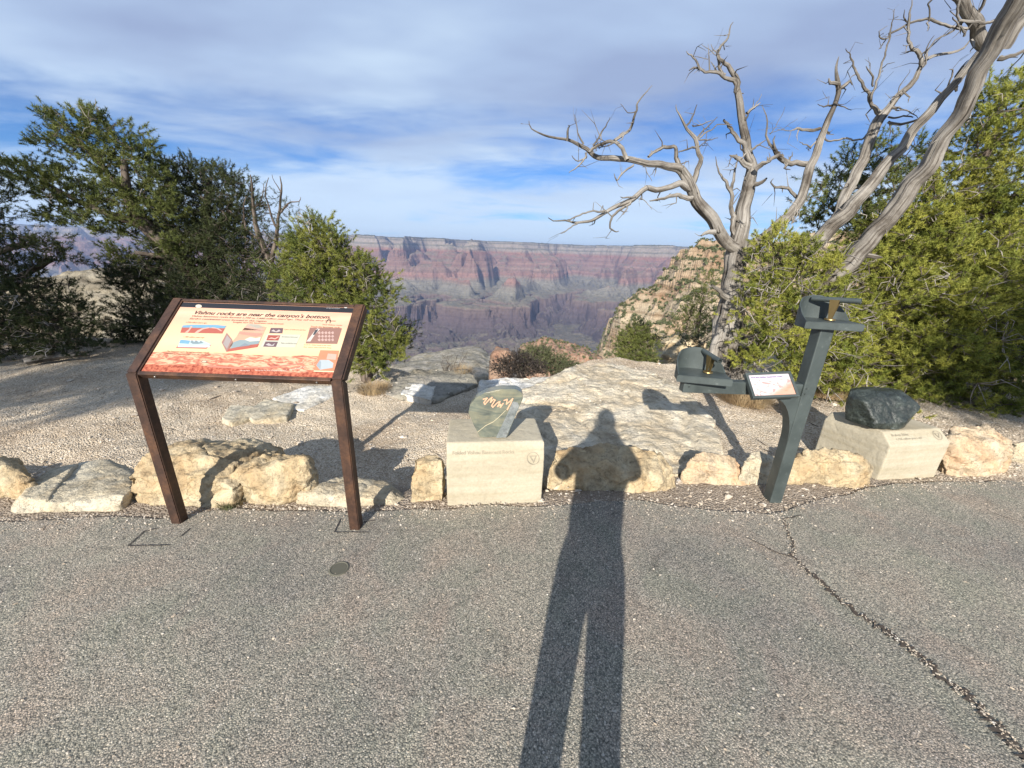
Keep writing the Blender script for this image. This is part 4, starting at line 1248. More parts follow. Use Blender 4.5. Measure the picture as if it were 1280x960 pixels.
    quads('inset_map', [([(391.5, 464.6), (418, 465.4), (424, 438.4), (400.5, 437.8)], (0.78, 0.28, 0.15), .0008),
                        ([(395.5, 457), (400, 450), (411, 450), (417, 454), (416, 460), (400, 462.4)], (0.50, 0.56, 0.58), .0012),
                        ([(395.5, 457), (400, 450), (401.5, 453), (400.5, 462.4)], (0.36, 0.42, 0.46), .0014),
                        ([(408, 449), (410, 442), (421, 443), (419.5, 450)], (0.76, 0.45, 0.36), .0010),
                        ([(392, 464.7), (418, 465.5), (418.3, 464.2), (392.6, 463.4)], (0.9, 0.75, 0.5), .0016)])
    # white route line and labels over the landscape
    quads('route_line', [([(258, 459), (300, 461.2), (340, 460.0), (378, 455), (381, 451.8), (378, 453.4), (340, 458.3), (300, 459.4), (262, 456.6)], (0.66, 0.24, 0.16), .0009)])
    for q in [((318, 463.6), (358, 464.4), 'Trail across the Inner Canyon to the river'), ((362, 463.2), (381, 459.4), 'North Kaibab Trail'), ((300, 464), (312, 464.2), 'Hermit Fault')]:
        a, b2 = s(q[0][0], q[0][1], .0016), s(q[1][0], q[1][1], .0016)
        text(q[2], 0.010, frame_m(a, b2 - a, yd), cm((.88, .82, .70)), panel, 'lettering', width=(b2 - a).length)
    quads('compass_mark', [([(255.5 + rr * 3.8 * math.cos(a), 452 + rr * 1.7 * math.sin(a)) for a, rr in [(2 * math.pi * i / 12, 1.0) for i in range(12)]], (.16, .10, .08), .0010),
                           ([(255.5 + 3.0 * math.cos(2 * math.pi * i / 12), 452 + 1.2 * math.sin(2 * math.pi * i / 12)) for i in range(12)], (.72, .60, .42), .0012)])


sign()


# ------------------------------------------------------------------ stone plinths
def m_cutstone():
    m, nt, b, L = new_mat('sawn_limestone')
    v = objco(nt)
    w = tex(nt, 'n', objco(nt, (1.2, 1.2, 14)), 1.6, 5, 0.6, 0.4)
    n = tex(nt, 'n', v, 70, 4, 0.7)
    n2 = tex(nt, 'n', v, 3, 4, 0.6)
    col = ramp(nt, w.outputs[0], [(0.3, (0.34, 0.295, 0.205)), (0.5, (0.385, 0.34, 0.25)), (0.7, (0.42, 0.38, 0.29))])
    col = mixc(nt, 0.5, col, ramp(nt, n.outputs[0], [(0.35, (0.8,) * 3), (0.6, (1.06,) * 3)]), 'MULTIPLY')
    col = mixc(nt, 0.5, col, ramp(nt, n2.outputs[0], [(0.4, (0.86, 0.84, 0.80)), (0.6, (1.04,) * 3)]), 'MULTIPLY')
    L(col, b.inputs['Base Color']); b.inputs['Roughness'].default_value = 0.8; b.inputs['Specular IOR Level'].default_value = 0.3
    st_ = tex(nt, 'n', v, 6.5, 7, 0.72, 1.5)
    col = mixc(nt, ramp(nt, st_.outputs[0], [(0.60, (0,) * 3), (0.76, (0.55,) * 3)]), col, (0.30, 0.24, 0.165))
    pit = tex(nt, 'v', v, 75)
    col = mixc(nt, ramp(nt, pit.outputs['Distance'], [(0.05, (0.45,) * 3), (0.12, (0,) * 3)]), col, (0.20, 0.16, 0.11))
    L(col, b.inputs['Base Color'])
    p = bump(nt, b, n.outputs[0], 0.4, 0.002)
    bump(nt, b, st_.outputs[0], 0.5, 0.01, p)
    return m


M_CUTST = m_cutstone()
M_ENGR = flat('engraved_letters', (0.275, 0.24, 0.175), 0.9)


def box_faces(name, V, Fs, mat, label, cat, bev=0.004):
    me = rock_mesh(name, [Vector(v) for v in V], 0.007, 0.0016, 14.0, len(cat) + int(abs(V[0][0]) * 10), 0.5, 1, chis=0)
    me.polygons.foreach_set('use_smooth', [True] * len(me.polygons))
    c = Vector((sum(v[0] for v in V) / len(V), sum(v[1] for v in V) / len(V), 0))
    me.transform(Matrix.Translation(-c)); me.materials.append(mat)
    o = bpy.data.objects.new(name, me); o.location = c; COL.objects.link(o)
    return tag(o, label, cat)


def engraved_seal(root, center, r, M3, name='seal'):
    xd, yd = M3
    zd = xd.cross(yd).normalized()
    bm = bmesh.new(); n = 40
    def ringpt(rad, a, l): return center + xd * (rad * math.cos(a)) + yd * (rad * math.sin(a)) + zd * l
    for r0, r1 in ((r, r * .90),):
        for i in range(n):
            a0, a1 = 2 * math.pi * i / n, 2 * math.pi * (i + 1) / n
            bm.faces.new([bm.verts.new(ringpt(*q)) for q in ((r0, a0, .0012), (r0, a1, .0012), (r1, a1, .0012), (r1, a0, .0012))])
    tri = [(-.62, .45), (.62, .45), (0.0, -.72)]
    inn = [(-.36, .30), (.36, .30), (0.0, -.40)]
    T = [center + xd * (a * r) + yd * (b * r) + zd * .0012 for a, b in tri]; I = [center + xd * (a * r) + yd * (b * r) + zd * .0012 for a, b in inn]
    for i in range(3):
        bm.faces.new([bm.verts.new(p) for p in (T[i], T[(i + 1) % 3], I[(i + 1) % 3], I[i])])
    o = bm_obj(name, bm, M_ENGR, root)
    return o


def plinth1():
    bl, br = at_z(559, 630), at_z(677, 626)
    dirx = (br - bl); dirx.z = 0; dirx.normalize(); diry = Vector((-dirx.y, dirx.x, 0))
    w = (br - bl).length
    # heights in the plane of the front
    z1 = at_y(677, 573, br.y).z
    z2 = at_y(560, 553, bl.y + 0.045).z
    back = at_z(561, 523, z2); dpt = back.y - bl.y
    print('PL1', w, z1, z2, dpt)
    dpt = min(dpt, .50)
    ps = [(0, -0.05), (0, z1), (0.045, z2), (dpt, z2 + 0.0), (dpt, -0.3)]
    V = []
    for sx_ in (0, 1):
        for y, z in ps:
            V.append((bl + dirx * (w * sx_) + diry * y + Vector((0, 0, z)))[:])
    n = 5
    Fs = [[0, 1, 2, 3, 4], [9, 8, 7, 6, 5]] + [[i, i + n, (i + 1) % n + n, (i + 1) % n] for i in range(n)]
    root = box_faces('stone_plinth', V, Fs, M_CUTST, 'square sawn limestone plinth in the middle under the polished heart shaped stone', 'plinth')
    up = (diry * 0.045 + Vector((0, 0, z2 - z1))).normalized()
    nrm = dirx.cross(up).normalized()
    o_ = bl + dirx * (w * .06) + Vector((0, 0, z1)) + up * ((z2 - z1) * .35) + nrm * .0030
    text('Folded Vishnu Basement Rocks', 0.030, frame_m(o_, dirx, up), M_ENGR, root, 'inscription', width=w * .62)
    engraved_seal(root, bl + dirx * (w * .88) + Vector((0, 0, z1)) + up * ((z2 - z1) * .02) + nrm * .0035, 0.036, (dirx, up))
    # dark joint line
    # polished stone standing on top
    Ys = bl.y + dpt * 0.30
    M0 = []
    for px, py in [(600, 548), (634, 547), (644, 522), (654, 500), (652, 493), (645, 489), (625, 489), (606, 493), (594, 500), (587, 508), (585, 518), (592, 533)]:
        M0.append(at_y(px, py, Ys))
    zb = z2 + .002
    zmin = min(p.z for p in M0)
    M0 = [Vector((p.x, p.y + (p.z - zb) * 0.10, max(zb, p.z + (zb - zmin) * (1 - (p.z - zmin) / .3) if p.z < zmin + .3 else p.z))) for p in M0]
    c = sum(M0, Vector()) / len(M0)
    m, nt, b, L = new_mat('polished_banded_stone')
    v = objco(nt)
    nn = tex(nt, 'n', v, 7, 6, 0.6, 1.0)
    wv = tex(nt, 'w', objco(nt, (1, 1, 1), (0, math.radians(-38), 0)), 9); wv.inputs['Distortion'].default_value = 7; wv.inputs['Detail'].default_value = 4; wv.bands_direction = 'Z'
    ns_ = tex(nt, 'n', objco(nt, (2.2, 2.2, 9), (0, math.radians(-38), 0)), 2.0, 6, 0.65, 1.0)
    col = ramp(nt, ns_.outputs[0], [(0.32, (0.065, 0.078, 0.07)), (0.48, (0.125, 0.135, 0.11)), (0.60, (0.18, 0.175, 0.125)), (0.74, (0.27, 0.24, 0.165))])
    col = mixc(nt, 0.6, col, ramp(nt, nn.outputs[0], [(0.35, (0.55,) * 3), (0.6, (1.2, 1.2, 1.1))]), 'MULTIPLY')
    L(col, b.inputs['Base Color']); b.inputs['Roughness'].default_value = 0.22; b.inputs['Specular IOR Level'].default_value = 0.5
    m_sp = m_rock('speckled_grey_granite', (0.16, 0.175, 0.17), (0.11, 0.125, 0.12), (0.22, 0.23, 0.225), scale=4, bs=.2)
    m_cop = flat('copper_pink_vein', (0.62, 0.33, 0.20), 0.45)
    bm = bmesh.new(); bm_prism(bm, M0, (0, 0.075, 0.0))
    bmesh.ops.bevel(bm, geom=bm.edges[:], offset=0.004, segments=2, affect='EDGES')
    me = bpy.data.meshes.new('polished_stone'); bmesh.ops.recalc_face_normals(bm, faces=bm.faces[:]); bm.to_mesh(me); bm.free()
    base = Vector((c.x, c.y, zb))
    me.transform(Matrix.Translation(-base)); me.materials.append(m)
    st = bpy.data.objects.new('polished_stone', me); st.location = base; COL.objects.link(st)
    tag(st, 'polished green grey rock slab with pink squiggle standing on the middle plinth', 'rock sample')

    def on(px, py, off):
        # point on the slanted front face
        d = ray(px, py); o0 = Vector((0, 0, H)); nf = Vector((0, -1, 0.10)).normalized(); p0 = Vector((0, Ys, zb))
        t = (p0 - o0).dot(nf) / d.dot(nf); return o0 + d * t + nf * off
    me = bpy.data.meshes.new('grey_band')
    P = [on(x, y, .0008) for x, y in [(620, 547.3), (632.5, 546.8), (643, 522), (649, 508), (647, 503), (641, 502), (638, 509), (629, 528)]]
    me.from_pydata([p[:] for p in P], [], [list(range(len(P)))])
    link_mesh('grey_band', me, m_sp, st)
    bm = bmesh.new()
    sq = [(604, 499), (609, 497.5), (605, 503), (606, 505.5), (611, 500), (615, 496.5), (613, 503), (617, 499), (619, 500), (614.5, 507), (616, 509), (622, 503), (625, 502), (622, 508), (626, 505), (625.5, 509), (629, 504)]
    sq2 = [(630, 500.5), (634, 499), (633, 505), (638, 501), (641, 498), (638, 505), (636, 508), (634, 512)]
    for s_ in (sq, sq2):
        for a, b_ in zip(s_[:-1], s_[1:]):
            A, B = on(*a, .001), on(*b_, .001); d = (B - A).normalized(); nf = Vector((0, -1, .1)).normalized(); w_ = d.cross(nf) * .0032
            e = d * .002
            bm.faces.new([bm.verts.new(p) for p in (A - e - w_, B + e - w_, B + e + w_, A - e + w_)])
    k = 0
    for f in bm.faces:
        k += 1
        for v_ in f.verts: v_.co += Vector((0, -1, .1)) * (0.00006 * k)
    bm_obj('pink_squiggle', bm, m_cop, st)
    P = [(597, 540), (607, 532), (617, 527), (625, 520), (632, 513)]
    bm = bmesh.new()
    for a, b_ in zip(P[:-1], P[1:]):
        A, B = on(*a, .0007), on(*b_, .0007); bm.faces.new([bm.verts.new(p) for p in (A - Vector((0, 0, .002)), B - Vector((0, 0, .002)), B + Vector((0, 0, .002)), A + Vector((0, 0, .002)))])
    bm_obj('pale_vein', bm, flat('quartz_vein', (0.50, 0.43, 0.28), 0.3), st)


plinth1()


def plinth2():
    BL, BR = at_z(1098, 597), at_z(1170, 591)
    dx = (BR - BL); dx.z = 0; w = dx.length; dx.normalize(); dy = Vector((-dx.y, dx.x, 0))
    z1 = at_y(1110, 558, BL.y).z
    dep = 0.075
    z2 = at_y(1103, 539, BL.y + dep).z
    # left flank runs back towards upper left of photo
    bk = at_z(1022, 509, z2)
    vec = (bk - (BL + dy * dep)); vec.z = 0
    print('PL2', w, z1, z2, vec)
    Lk = min(vec.length, 0.62); vd = vec.normalized()
    w1 = w * 1.12
    V = []
    # bottom ring, waist ring, top ring
    A = [BL, BR, BR + vd * Lk * .9 + dx * .02, BL + vd * Lk]
    for p in A: V.append((p.x, p.y, -0.05))
    Bw = [BL - dx * .0, BR + dx * .012, BR + vd * Lk * .9 + dx * .05, BL + vd * Lk]
    for p in Bw: V.append((p.x, p.y, z1))
    T = [BL + dy * dep - dx * .0, BR + dy * dep - dx * .01, BR + vd * Lk * .9, BL + vd * (Lk - .02) + dx * .02]
    for p in T: V.append((p.x, p.y, z2))
    Fs = [[3, 2, 1, 0], [8, 9, 10, 11]] + [[i, (i + 1) % 4, 4 + (i + 1) % 4, 4 + i] for i in range(4)] + [[4 + i, 4 + (i + 1) % 4, 8 + (i + 1) % 4, 8 + i] for i in range(4)]
    root = box_faces('stone_plinth', V, Fs, M_CUTST, 'wedge shaped sawn limestone plinth on the right under the black boulder', 'plinth')
    up = (dy * dep + Vector((0, 0, z2 - z1))).normalized(); nrm = dx.cross(up).normalized()
    hgt = math.hypot(dep, z2 - z1)
    o_ = BL + dx * (w * .10) + Vector((0, 0, z1)) + up * hgt * .62 + nrm * .0035
    text('Brahma Schist', 0.026, frame_m(o_, dx, up), M_ENGR, root, 'inscription', width=w * .28)
    o_ = BL + dx * (w * .14) + Vector((0, 0, z1)) + up * hgt * .36 + nrm * .0035
    text('1,750 million years old', 0.020, frame_m(o_, dx, up), M_ENGR, root, 'inscription', width=w * .42)
    engraved_seal(root, BL + dx * (w * .86) + Vector((0, 0, z1)) + up * hgt * .52 + nrm * .0035, 0.034, (dx, up))
    # dark boulder
    Yb = (BL + vd * Lk * .45).y
    pts = []
    for px, py, d in [(1094, 530, 0), (1133, 529, .0), (1151, 508, .06), (1150, 500, .10), (1138, 488, .20), (1100, 483, .26), (1068, 484, .26), (1056, 490, .20), (1058, 502, .20), (1075, 489, .10)]:
        pts.append(at_y(px, py, Yb - .10 + d))
    zb = z2
    lo = [Vector((p.x * .80 + .20 * (pts[0].x + .03), p.y * .8 + .2 * pts[0].y, zb + .001)) for p in pts if p.z > zb][:8]
    pts = [Vector((p.x, p.y, max(p.z, zb + .001))) for p in pts]
    m, nt, b, L = new_mat('black_schist')
    v = objco(nt)
    n1 = tex(nt, 'n', v, 12, 6, 0.65, 0.5); n2 = tex(nt, 'n', v, 110, 4, 0.7)
    col = ramp(nt, n1.outputs[0], [(0.35, (0.012, 0.015, 0.013)), (0.55, (0.026, 0.032, 0.027)), (0.7, (0.060, 0.070, 0.060))])
    col = mixc(nt, 0.8, col, ramp(nt, n2.outputs[0], [(0.4, (0.6,) * 3), (0.62, (1.6,) * 3), (0.72, (3.0,) * 3)]), 'MULTIPLY')
    L(col, b.inputs['Base Color']); b.inputs['Roughness'].default_value = 0.38
    p_ = bump(nt, b, n1.outputs[0], 0.6, 0.02); bump(nt, b, n2.outputs[0], 0.7, 0.004, p_)
    me = rock_mesh('black_boulder', pts + lo, 0.007, 0.006, 9.0, 41, 0.5, 1, chis=5)
    base = Vector((pts[0].x, pts[0].y, zb)); me.transform(Matrix.Translation(-base + Vector((0, 0, .004))))
    o = bpy.data.objects.new('black_boulder', me); o.location = base; me.materials.append(m); COL.objects.link(o)
    me.polygons.foreach_set('use_smooth', [True] * len(me.polygons))
    tag(o, 'glittering black angular boulder resting on the wedge shaped plinth', 'rock sample')


plinth2()


# ------------------------------------------------------------------ spotting tube stand
def m_paint():
    m, nt, b, L = new_mat('grey_green_painted_steel')
    v = objco(nt)
    n1 = tex(nt, 'n', v, 6, 5, 0.6, 0.5); n2 = tex(nt, 'n', v, 160, 3, 0.7); n3 = tex(nt, 'n', v, 25, 6, 0.7)
    col = ramp(nt, n1.outputs[0], [(0.35, (0.038, 0.048, 0.046)), (0.6, (0.063, 0.077, 0.073))])
    col = mixc(nt, ramp(nt, n3.outputs[0], [(0.60, (0,) * 3), (0.72, (0.5,) * 3)]), col, (0.16, 0.18, 0.165))
    L(col, b.inputs['Base Color']); b.inputs['Roughness'].default_value = 0.48; b.inputs['Metallic'].default_value = 0.15
    bump(nt, b, n2.outputs[0], 0.25, 0.001)
    return m


M_PAINT = m_paint()
M_BRASS = flat('worn_brass', (0.26, 0.185, 0.075), 0.42, 0.8)
M_BORE = flat('tube_bore', (0.004, 0.004, 0.004), 0.9)


def stand():
    b0 = at_z(957, 624); b1 = at_z(979, 629)
    yf = (b0.y + b1.y) / 2 - 0.005
    xr = b1.x; wd = 0.072; xl = xr - wd
    ztop = at_y(1030, 411, yf).z
    root = empty('viewing_tube_stand', ((xl + xr) / 2, yf + wd / 2, 0))
    tag(root, 'dark green steel post with one side arm and curved brace', 'stand')
    bm = bmesh.new(); bm_box(bm, ((xl + xr) / 2, yf + wd / 2, ztop / 2 - .05), (wd, wd, ztop + .1), bev=0.005); bm_obj('post', bm, M_PAINT, root)
    # side arm
    za1 = at_y(1000, 476, yf).z; 
    za = at_y(910, 478, yf).z; zb = at_y(870, 492, yf).z
    xa = at_y(852, 486, yf + .03).x
    zt, zbm = za, za - 0.072
    print('STAND', yf, xl, xr, ztop, 'arm', xa, zt, zb)
    bm = bmesh.new(); bm_box(bm, ((xa + xl) / 2, yf + wd / 2, (zt + zbm) / 2), (xl - xa + .002, wd * .78, zt - zbm), bev=0.004); bm_obj('arm', bm, M_PAINT, root)
    # curved brace
    R = 0.155; n = 14
    zc = zbm - 0.005 - R * 1.9
    pts = [(xl + .002, zbm + .004), (xl - R * .95, zbm + .004)]
    cx, cz = xl - R * .95, zbm - R * 1.9
    for i in range(n + 1):
        a = math.pi / 2 * (1 - i / n)
        pts.append((cx + R * .95 * math.cos(a), zbm - .012 - R * 1.9 + R * 1.9 * math.sin(a)))
    pts.append((xl + .002, zbm - R * 1.9 - .05))
    bm = bmesh.new(); bm_prism(bm, [Vector((x, yf + .004, z)) for x, z in pts], (0, wd * .86, 0)); bm_obj('curved_brace', bm, M_PAINT, root)

    M_BOLT = flat('bolt_steel', (0.10, 0.115, 0.11), 0.4, .6)
    for bx_, bz_ in ((xl + .016, zbm + .02), (xl + .016, zt - .02), (xa + .03, zt - .035), (xl - .04, zt - .035)):
        bm = bmesh.new(); bm_cyl(bm, (bx_, yf + (.0 if bx_ > xl else .008), bz_), (bx_, yf - (.004 if bx_ > xl else -.003), bz_), .006, .005, 6); bm_obj('bolt', bm, M_BOLT, root)

    def viewer(name, label, cx, cy, z, yaw, sc=1.0):
        r = empty(name, (cx, cy, z)); tag(r, label, 'viewing tube', 'viewing tubes on the stand')
        M = Matrix.Translation((cx, cy, z)) @ Matrix.Rotation(yaw, 4, 'Z') @ Matrix.Scale(sc, 4)
        hw, hd = 0.125, 0.085
        # arched hood round the left and back of the tray
        per = [(-hw + .004, -hd + .004, .036)]
        N = 52
        outer = []
        for i in range(N + 1):
            t = i / N
            if t < .22:
                u = t / .22; x, y = -hw + .005, -hd + .005 + u * (2 * hd - .09)
            elif t < .46:
                u = (t - .22) / .24; a = math.pi - u * math.pi / 2; x, y = -hw + .085 + .08 * math.cos(a), hd - .085 + .08 * math.sin(a)
            else:
                u = (t - .46) / .54; x, y = -hw + .085 + u * (2 * hw - .09), hd - .005 - .055 * u ** 2.5
            h = .036 + 0.100 * float(np.interp(t, [0, .08, .16, .24, .34, .46, .58, .72, .86, .94, 1], [0, .10, .26, .56, .94, 1.08, 1.08, .94, .62, .36, 0]))
            outer.append((x, y, h))
        bm = bmesh.new(); bm_prism(bm, [M @ Vector((x, y, 0)) for x, y in [(-hw, -hd)] + [(x, y) for x, y, h in outer[1:]] + [(hw - .002, -hd)]], (0, 0, .034 * sc))
        bmesh.ops.recalc_face_normals(bm, faces=bm.faces[:]); bmesh.ops.bevel(bm, geom=[e for e in bm.edges if abs((e.verts[0].co - e.verts[1].co).z) < 1e-4], offset=.003, segments=2, affect='EDGES'); bm_obj('tray', bm, M_PAINT, r)
        V = []
        for x, y, h in outer:
            n_ = Vector((x + .0, y + .03, 0)).normalized() * .005
            V += [M @ Vector((x, y, .03)), M @ Vector((x, y, h)), M @ Vector((x - n_.x, y - n_.y, h)), M @ Vector((x - n_.x, y - n_.y, .03))]
        Fs = []
        for i in range(N):
            for k in range(4):
                Fs.append((4 * i + k, 4 * i + (k + 1) % 4, 4 * (i + 1) + (k + 1) % 4, 4 * (i + 1) + k))
        me = mesh_np('hood', [v[:] for v in V], Fs)
        bm = bmesh.new(); bm.from_mesh(me); bm_obj('hood', bm, M_PAINT, r)
        return r, M

    def tube(r, M, a, b, brace):
        a = M @ Vector(a); b = M @ Vector(b)
        d = (b - a).normalized()
        # hollow tube
        bm = bmesh.new(); n = 24; u = d.orthogonal().normalized(); w = d.cross(u)
        R0, R1 = 0.0135, 0.0105
        rings = []
        for p, rr in ((a, R1), (a, R0), (b, R0), (b, R1), (b - d * .05, R1)):
            rings.append([bm.verts.new(p + (u * math.cos(2 * math.pi * i / n) + w * math.sin(2 * math.pi * i / n)) * rr) for i in range(n)])
        for k in range(4):
            for i in range(n): bm.faces.new((rings[k][i], rings[k][(i + 1) % n], rings[k + 1][(i + 1) % n], rings[k + 1][i]))
        bm.faces.new(rings[0][::-1]); bm.faces.new(rings[4])
        t = bm_obj('tube', bm, M_PAINT, r)
        bm = bmesh.new(); bm_cyl(bm, b - d * .049, b - d * .030, .0104, .0104, 20); bm_obj('bore', bm, M_BORE, t)
        # brass yoke
        m = a.lerp(b, brace); foot = (M @ Vector(((M.inverted() @ m).x, (M.inverted() @ m).y, .038)))
        bm = bmesh.new()
        for s_ in (-1, 1):
            q = u * 0
            side = Vector((-d.y, d.x, 0)).normalized() * .011 * s_
            bm_prism(bm, [foot + side * .7 - d * .006, foot + side * .7 + d * .006, m + side + d * .022, m + side - d * .022], side.normalized() * .003)
        bm_cyl(bm, foot + Vector((0, 0, -.001)), foot + Vector((0, 0, .005)), .026, .024, 28)
        bm_obj('brass_yoke', bm, M_BRASS, r)

    tp = at_y(1026, 400, yf + .045)
    r, M = viewer('viewing_tube', 'upper hooded viewing tube on top of the green post', (xl + xr) / 2 + .008, yf + .05, ztop + .001, math.radians(-9), 1.10)
    tube(r, M, (-.050, .060, .128), (.085, -.070, .136), .50)
    lo = at_y(872, 484, yf + .04)
    r, M = viewer('viewing_tube', 'lower hooded viewing tube on the left end of the arm', xa + .095, yf + .04, zt + .001, math.radians(-12), 1.12)
    tube(r, M, (.01, .075, .128), (.055, -.065, .115), .50)
    # plaque in a tilted frame on the arm
    c0 = at_y(966, 481, yf - .05)
    TL, TR, BR_, BL_ = at_y(932, 466, yf + .03), at_y(986, 465, yf + .03), at_y(1001, 495, yf - .075), at_y(940, 499, yf - .075)
    xd = ((TR - TL) + (BR_ - BL_)).normalized(); yd = ((TL - BL_) + (TR - BR_)).normalized()
    wq = ((TR - TL).length + (BR_ - BL_).length) / 2; hq = ((TL - BL_).length + (TR - BR_).length) / 2
    cc = (TL + TR + BR_ + BL_) / 4
    M = frame_m(cc, xd, yd)
    bm = bmesh.new()
    bm_box(bm, (0, 0, -.012), (wq, hq, .02), M, bev=.003)
    fr = bm_obj('plaque_frame', bm, M_PAINT, root)
    bm = bmesh.new(); t_ = .014
    for cx_, cy_, sx2, sy2 in ((0, hq / 2 - t_ / 2, wq, t_), (0, -hq / 2 + t_ / 2, wq, t_), (-wq / 2 + t_ / 2, 0, t_, hq - 2 * t_ - .001), (wq / 2 - t_ / 2, 0, t_, hq - 2 * t_ - .001)):
        bm_box(bm, (cx_, cy_, 0.0005), (sx2, sy2, .011), M, bev=.0015)
    bm_obj('frame_lip', bm, M_PAINT, fr)
    m, nt, b, L = new_mat('printed_plaque')
    tc = nt.nodes.new('ShaderNodeTexCoord'); su = nt.nodes.new('ShaderNodeSeparateXYZ'); L(tc.outputs['UV'], su.inputs[0])
    nn = tex(nt, 'n', tc.outputs['UV'], 6, 5, .6, .8)
    col = ramp(nt, nn.outputs[0], [(0.38, (0.40, 0.28, 0.26)), (0.48, (0.60, 0.53, 0.51)), (0.62, (0.66, 0.62, 0.62))])
    ad = nt.nodes.new('ShaderNodeMath'); ad.operation = 'SUBTRACT'; L(su.outputs['X'], ad.inputs[0]); L(su.outputs['Y'], ad.inputs[1])
    ad2 = nt.nodes.new('ShaderNodeMath'); ad2.operation = 'MULTIPLY_ADD'; L(nn.outputs[0], ad2.inputs[0]); ad2.inputs[1].default_value = .6; L(ad.outputs[0], ad2.inputs[2])
    col = mixc(nt, ramp(nt, ad2.outputs[0], [(.55, (0,) * 3), (.8, (.8,) * 3)]), col, (0.55, 0.26, 0.15))
    col = mixc(nt, ramp(nt, su.outputs['Y'], [(.74, (0,) * 3), (.80, (1,) * 3)]), col, (0.56, 0.53, 0.56))
    col = mixc(nt, 1.0, col, (0.80, 0.76, 0.76), 'MULTIPLY')
    L(col, b.inputs['Base Color']); b.inputs['Roughness'].default_value = .6
    pw, ph = wq / 2 - t_, hq / 2 - t_
    V = [M @ Vector(p) for p in ((-pw, -ph, .0), (pw, -ph, .0), (pw, ph, .0), (-pw, ph, .0))]
    me = mesh_np('plaque', [v[:] for v in V], [(0, 1, 2, 3)], uv=[(0, 0), (1, 0), (1, 1), (0, 1)])
    pl = link_mesh('plaque', me, m, root)
    text('Find the hidden basement rocks', .013, M @ Matrix.Translation((-pw * .9, ph * .70, .0012)), flat('plaque_ink', (.12, .08, .22), .5), pl, 'lettering', bold=.0003, width=pw * 1.55)


stand()


# ------------------------------------------------------------------ trees
class Tubes:
    def __init__(s): s.V = []; s.F = []; s.UV = []; s.n = 0

    def add(s, pts, rad, sides=6, seed=0.0, lump=0.0, twist=0.0):
        P = np.array([list(p) for p in pts], float); R = np.array(rad, float)
        if len(P) < 2: return
        T = np.gradient(P, axis=0); T /= np.linalg.norm(T, axis=1)[:, None] + 1e-9
        u = np.cross(T[0], [0.3, 0.2, 0.93]); 
        if np.linalg.norm(u) < 1e-3: u = np.cross(T[0], [1, 0, 0])
        u /= np.linalg.norm(u)
        L = 0.0; base = s.n
        ang = np.linspace(0, 2 * math.pi, sides + 1)
        for i in range(len(P)):
            u = u - T[i] * np.dot(u, T[i]); u /= np.linalg.norm(u) + 1e-9
            w = np.cross(T[i], u)
            if i: L += np.linalg.norm(P[i] - P[i - 1])
            a = ang + twist * L
            rr = np.full(sides + 1, R[i])
            if lump > 0:
                c, sn = np.cos(ang), np.sin(ang)
                q = np.stack([c * 1.6 + seed, sn * 1.6, np.full(sides + 1, L * 1.5)], axis=1)
                q2 = np.stack([c * 4 + seed, sn * 4, np.full(sides + 1, L * 1.2)], axis=1)
                rr = rr * (1 + lump * perlin(q) * 1.4 + lump * 0.9 * perlin(q2))
                if sides >= 18:
                    q3 = np.stack([c * 3.2 + seed + 9, sn * 3.2, np.full(sides + 1, L * .9)], axis=1)
                    rr = rr * (1 - .22 * np.exp(-(perlin(q3) / .09) ** 2))
            ring = P[i] + (np.cos(a)[:, None] * u + np.sin(a)[:, None] * w) * rr[:, None]
            s.V.append(ring); s.UV.append(np.stack([ang / (2 * math.pi) * max(.25, min(1.0, R[0] * 8)), np.full(sides + 1, L)], axis=1))
        k = sides + 1
        for i in range(len(P) - 1):
            a = base + i * k + np.arange(sides)
            s.F.append(np.stack([a, a + 1, a + 1 + k, a + k], axis=1))
        s.n += len(P) * k

    def obj(s, name, mat, parent=None):
        me = mesh_np(name, np.concatenate(s.V), np.concatenate(s.F), uv=np.concatenate(s.UV))
        return link_mesh(name, me, mat, parent, smooth=True)


def smooth_path(pts, rad, step=0.05, wob=0.0, seed=0.0):
    """catmull-rom resample with a little wander"""
    P = np.array([list(p) for p in pts], float); R = np.array(rad, float)
    out = []; ro = []
    n = len(P)
    for i in range(n - 1):
        p0 = P[max(i - 1, 0)]; p1 = P[i]; p2 = P[i + 1]; p3 = P[min(i + 2, n - 1)]
        m = max(2, int(np.linalg.norm(p2 - p1) / step))
        for k in range(m):
            t = k / m
            q = 0.5 * ((2 * p1) + (-p0 + p2) * t + (2 * p0 - 5 * p1 + 4 * p2 - p3) * t * t + (-p0 + 3 * p1 - 3 * p2 + p3) * t ** 3)
            out.append(q); ro.append(R[i] * (1 - t) + R[i + 1] * t)
    out.append(P[-1]); ro.append(R[-1])
    out = np.array(out); ro = np.array(ro)
    if wob > 0:
        q = out * 6 + seed
        w = np.stack([perlin(q), perlin(q + 31), perlin(q + 67)], axis=1) * wob * np.minimum(1, ro / ro.max() + .3)[:, None]
        w[0] = 0; out = out + w
    return out, ro


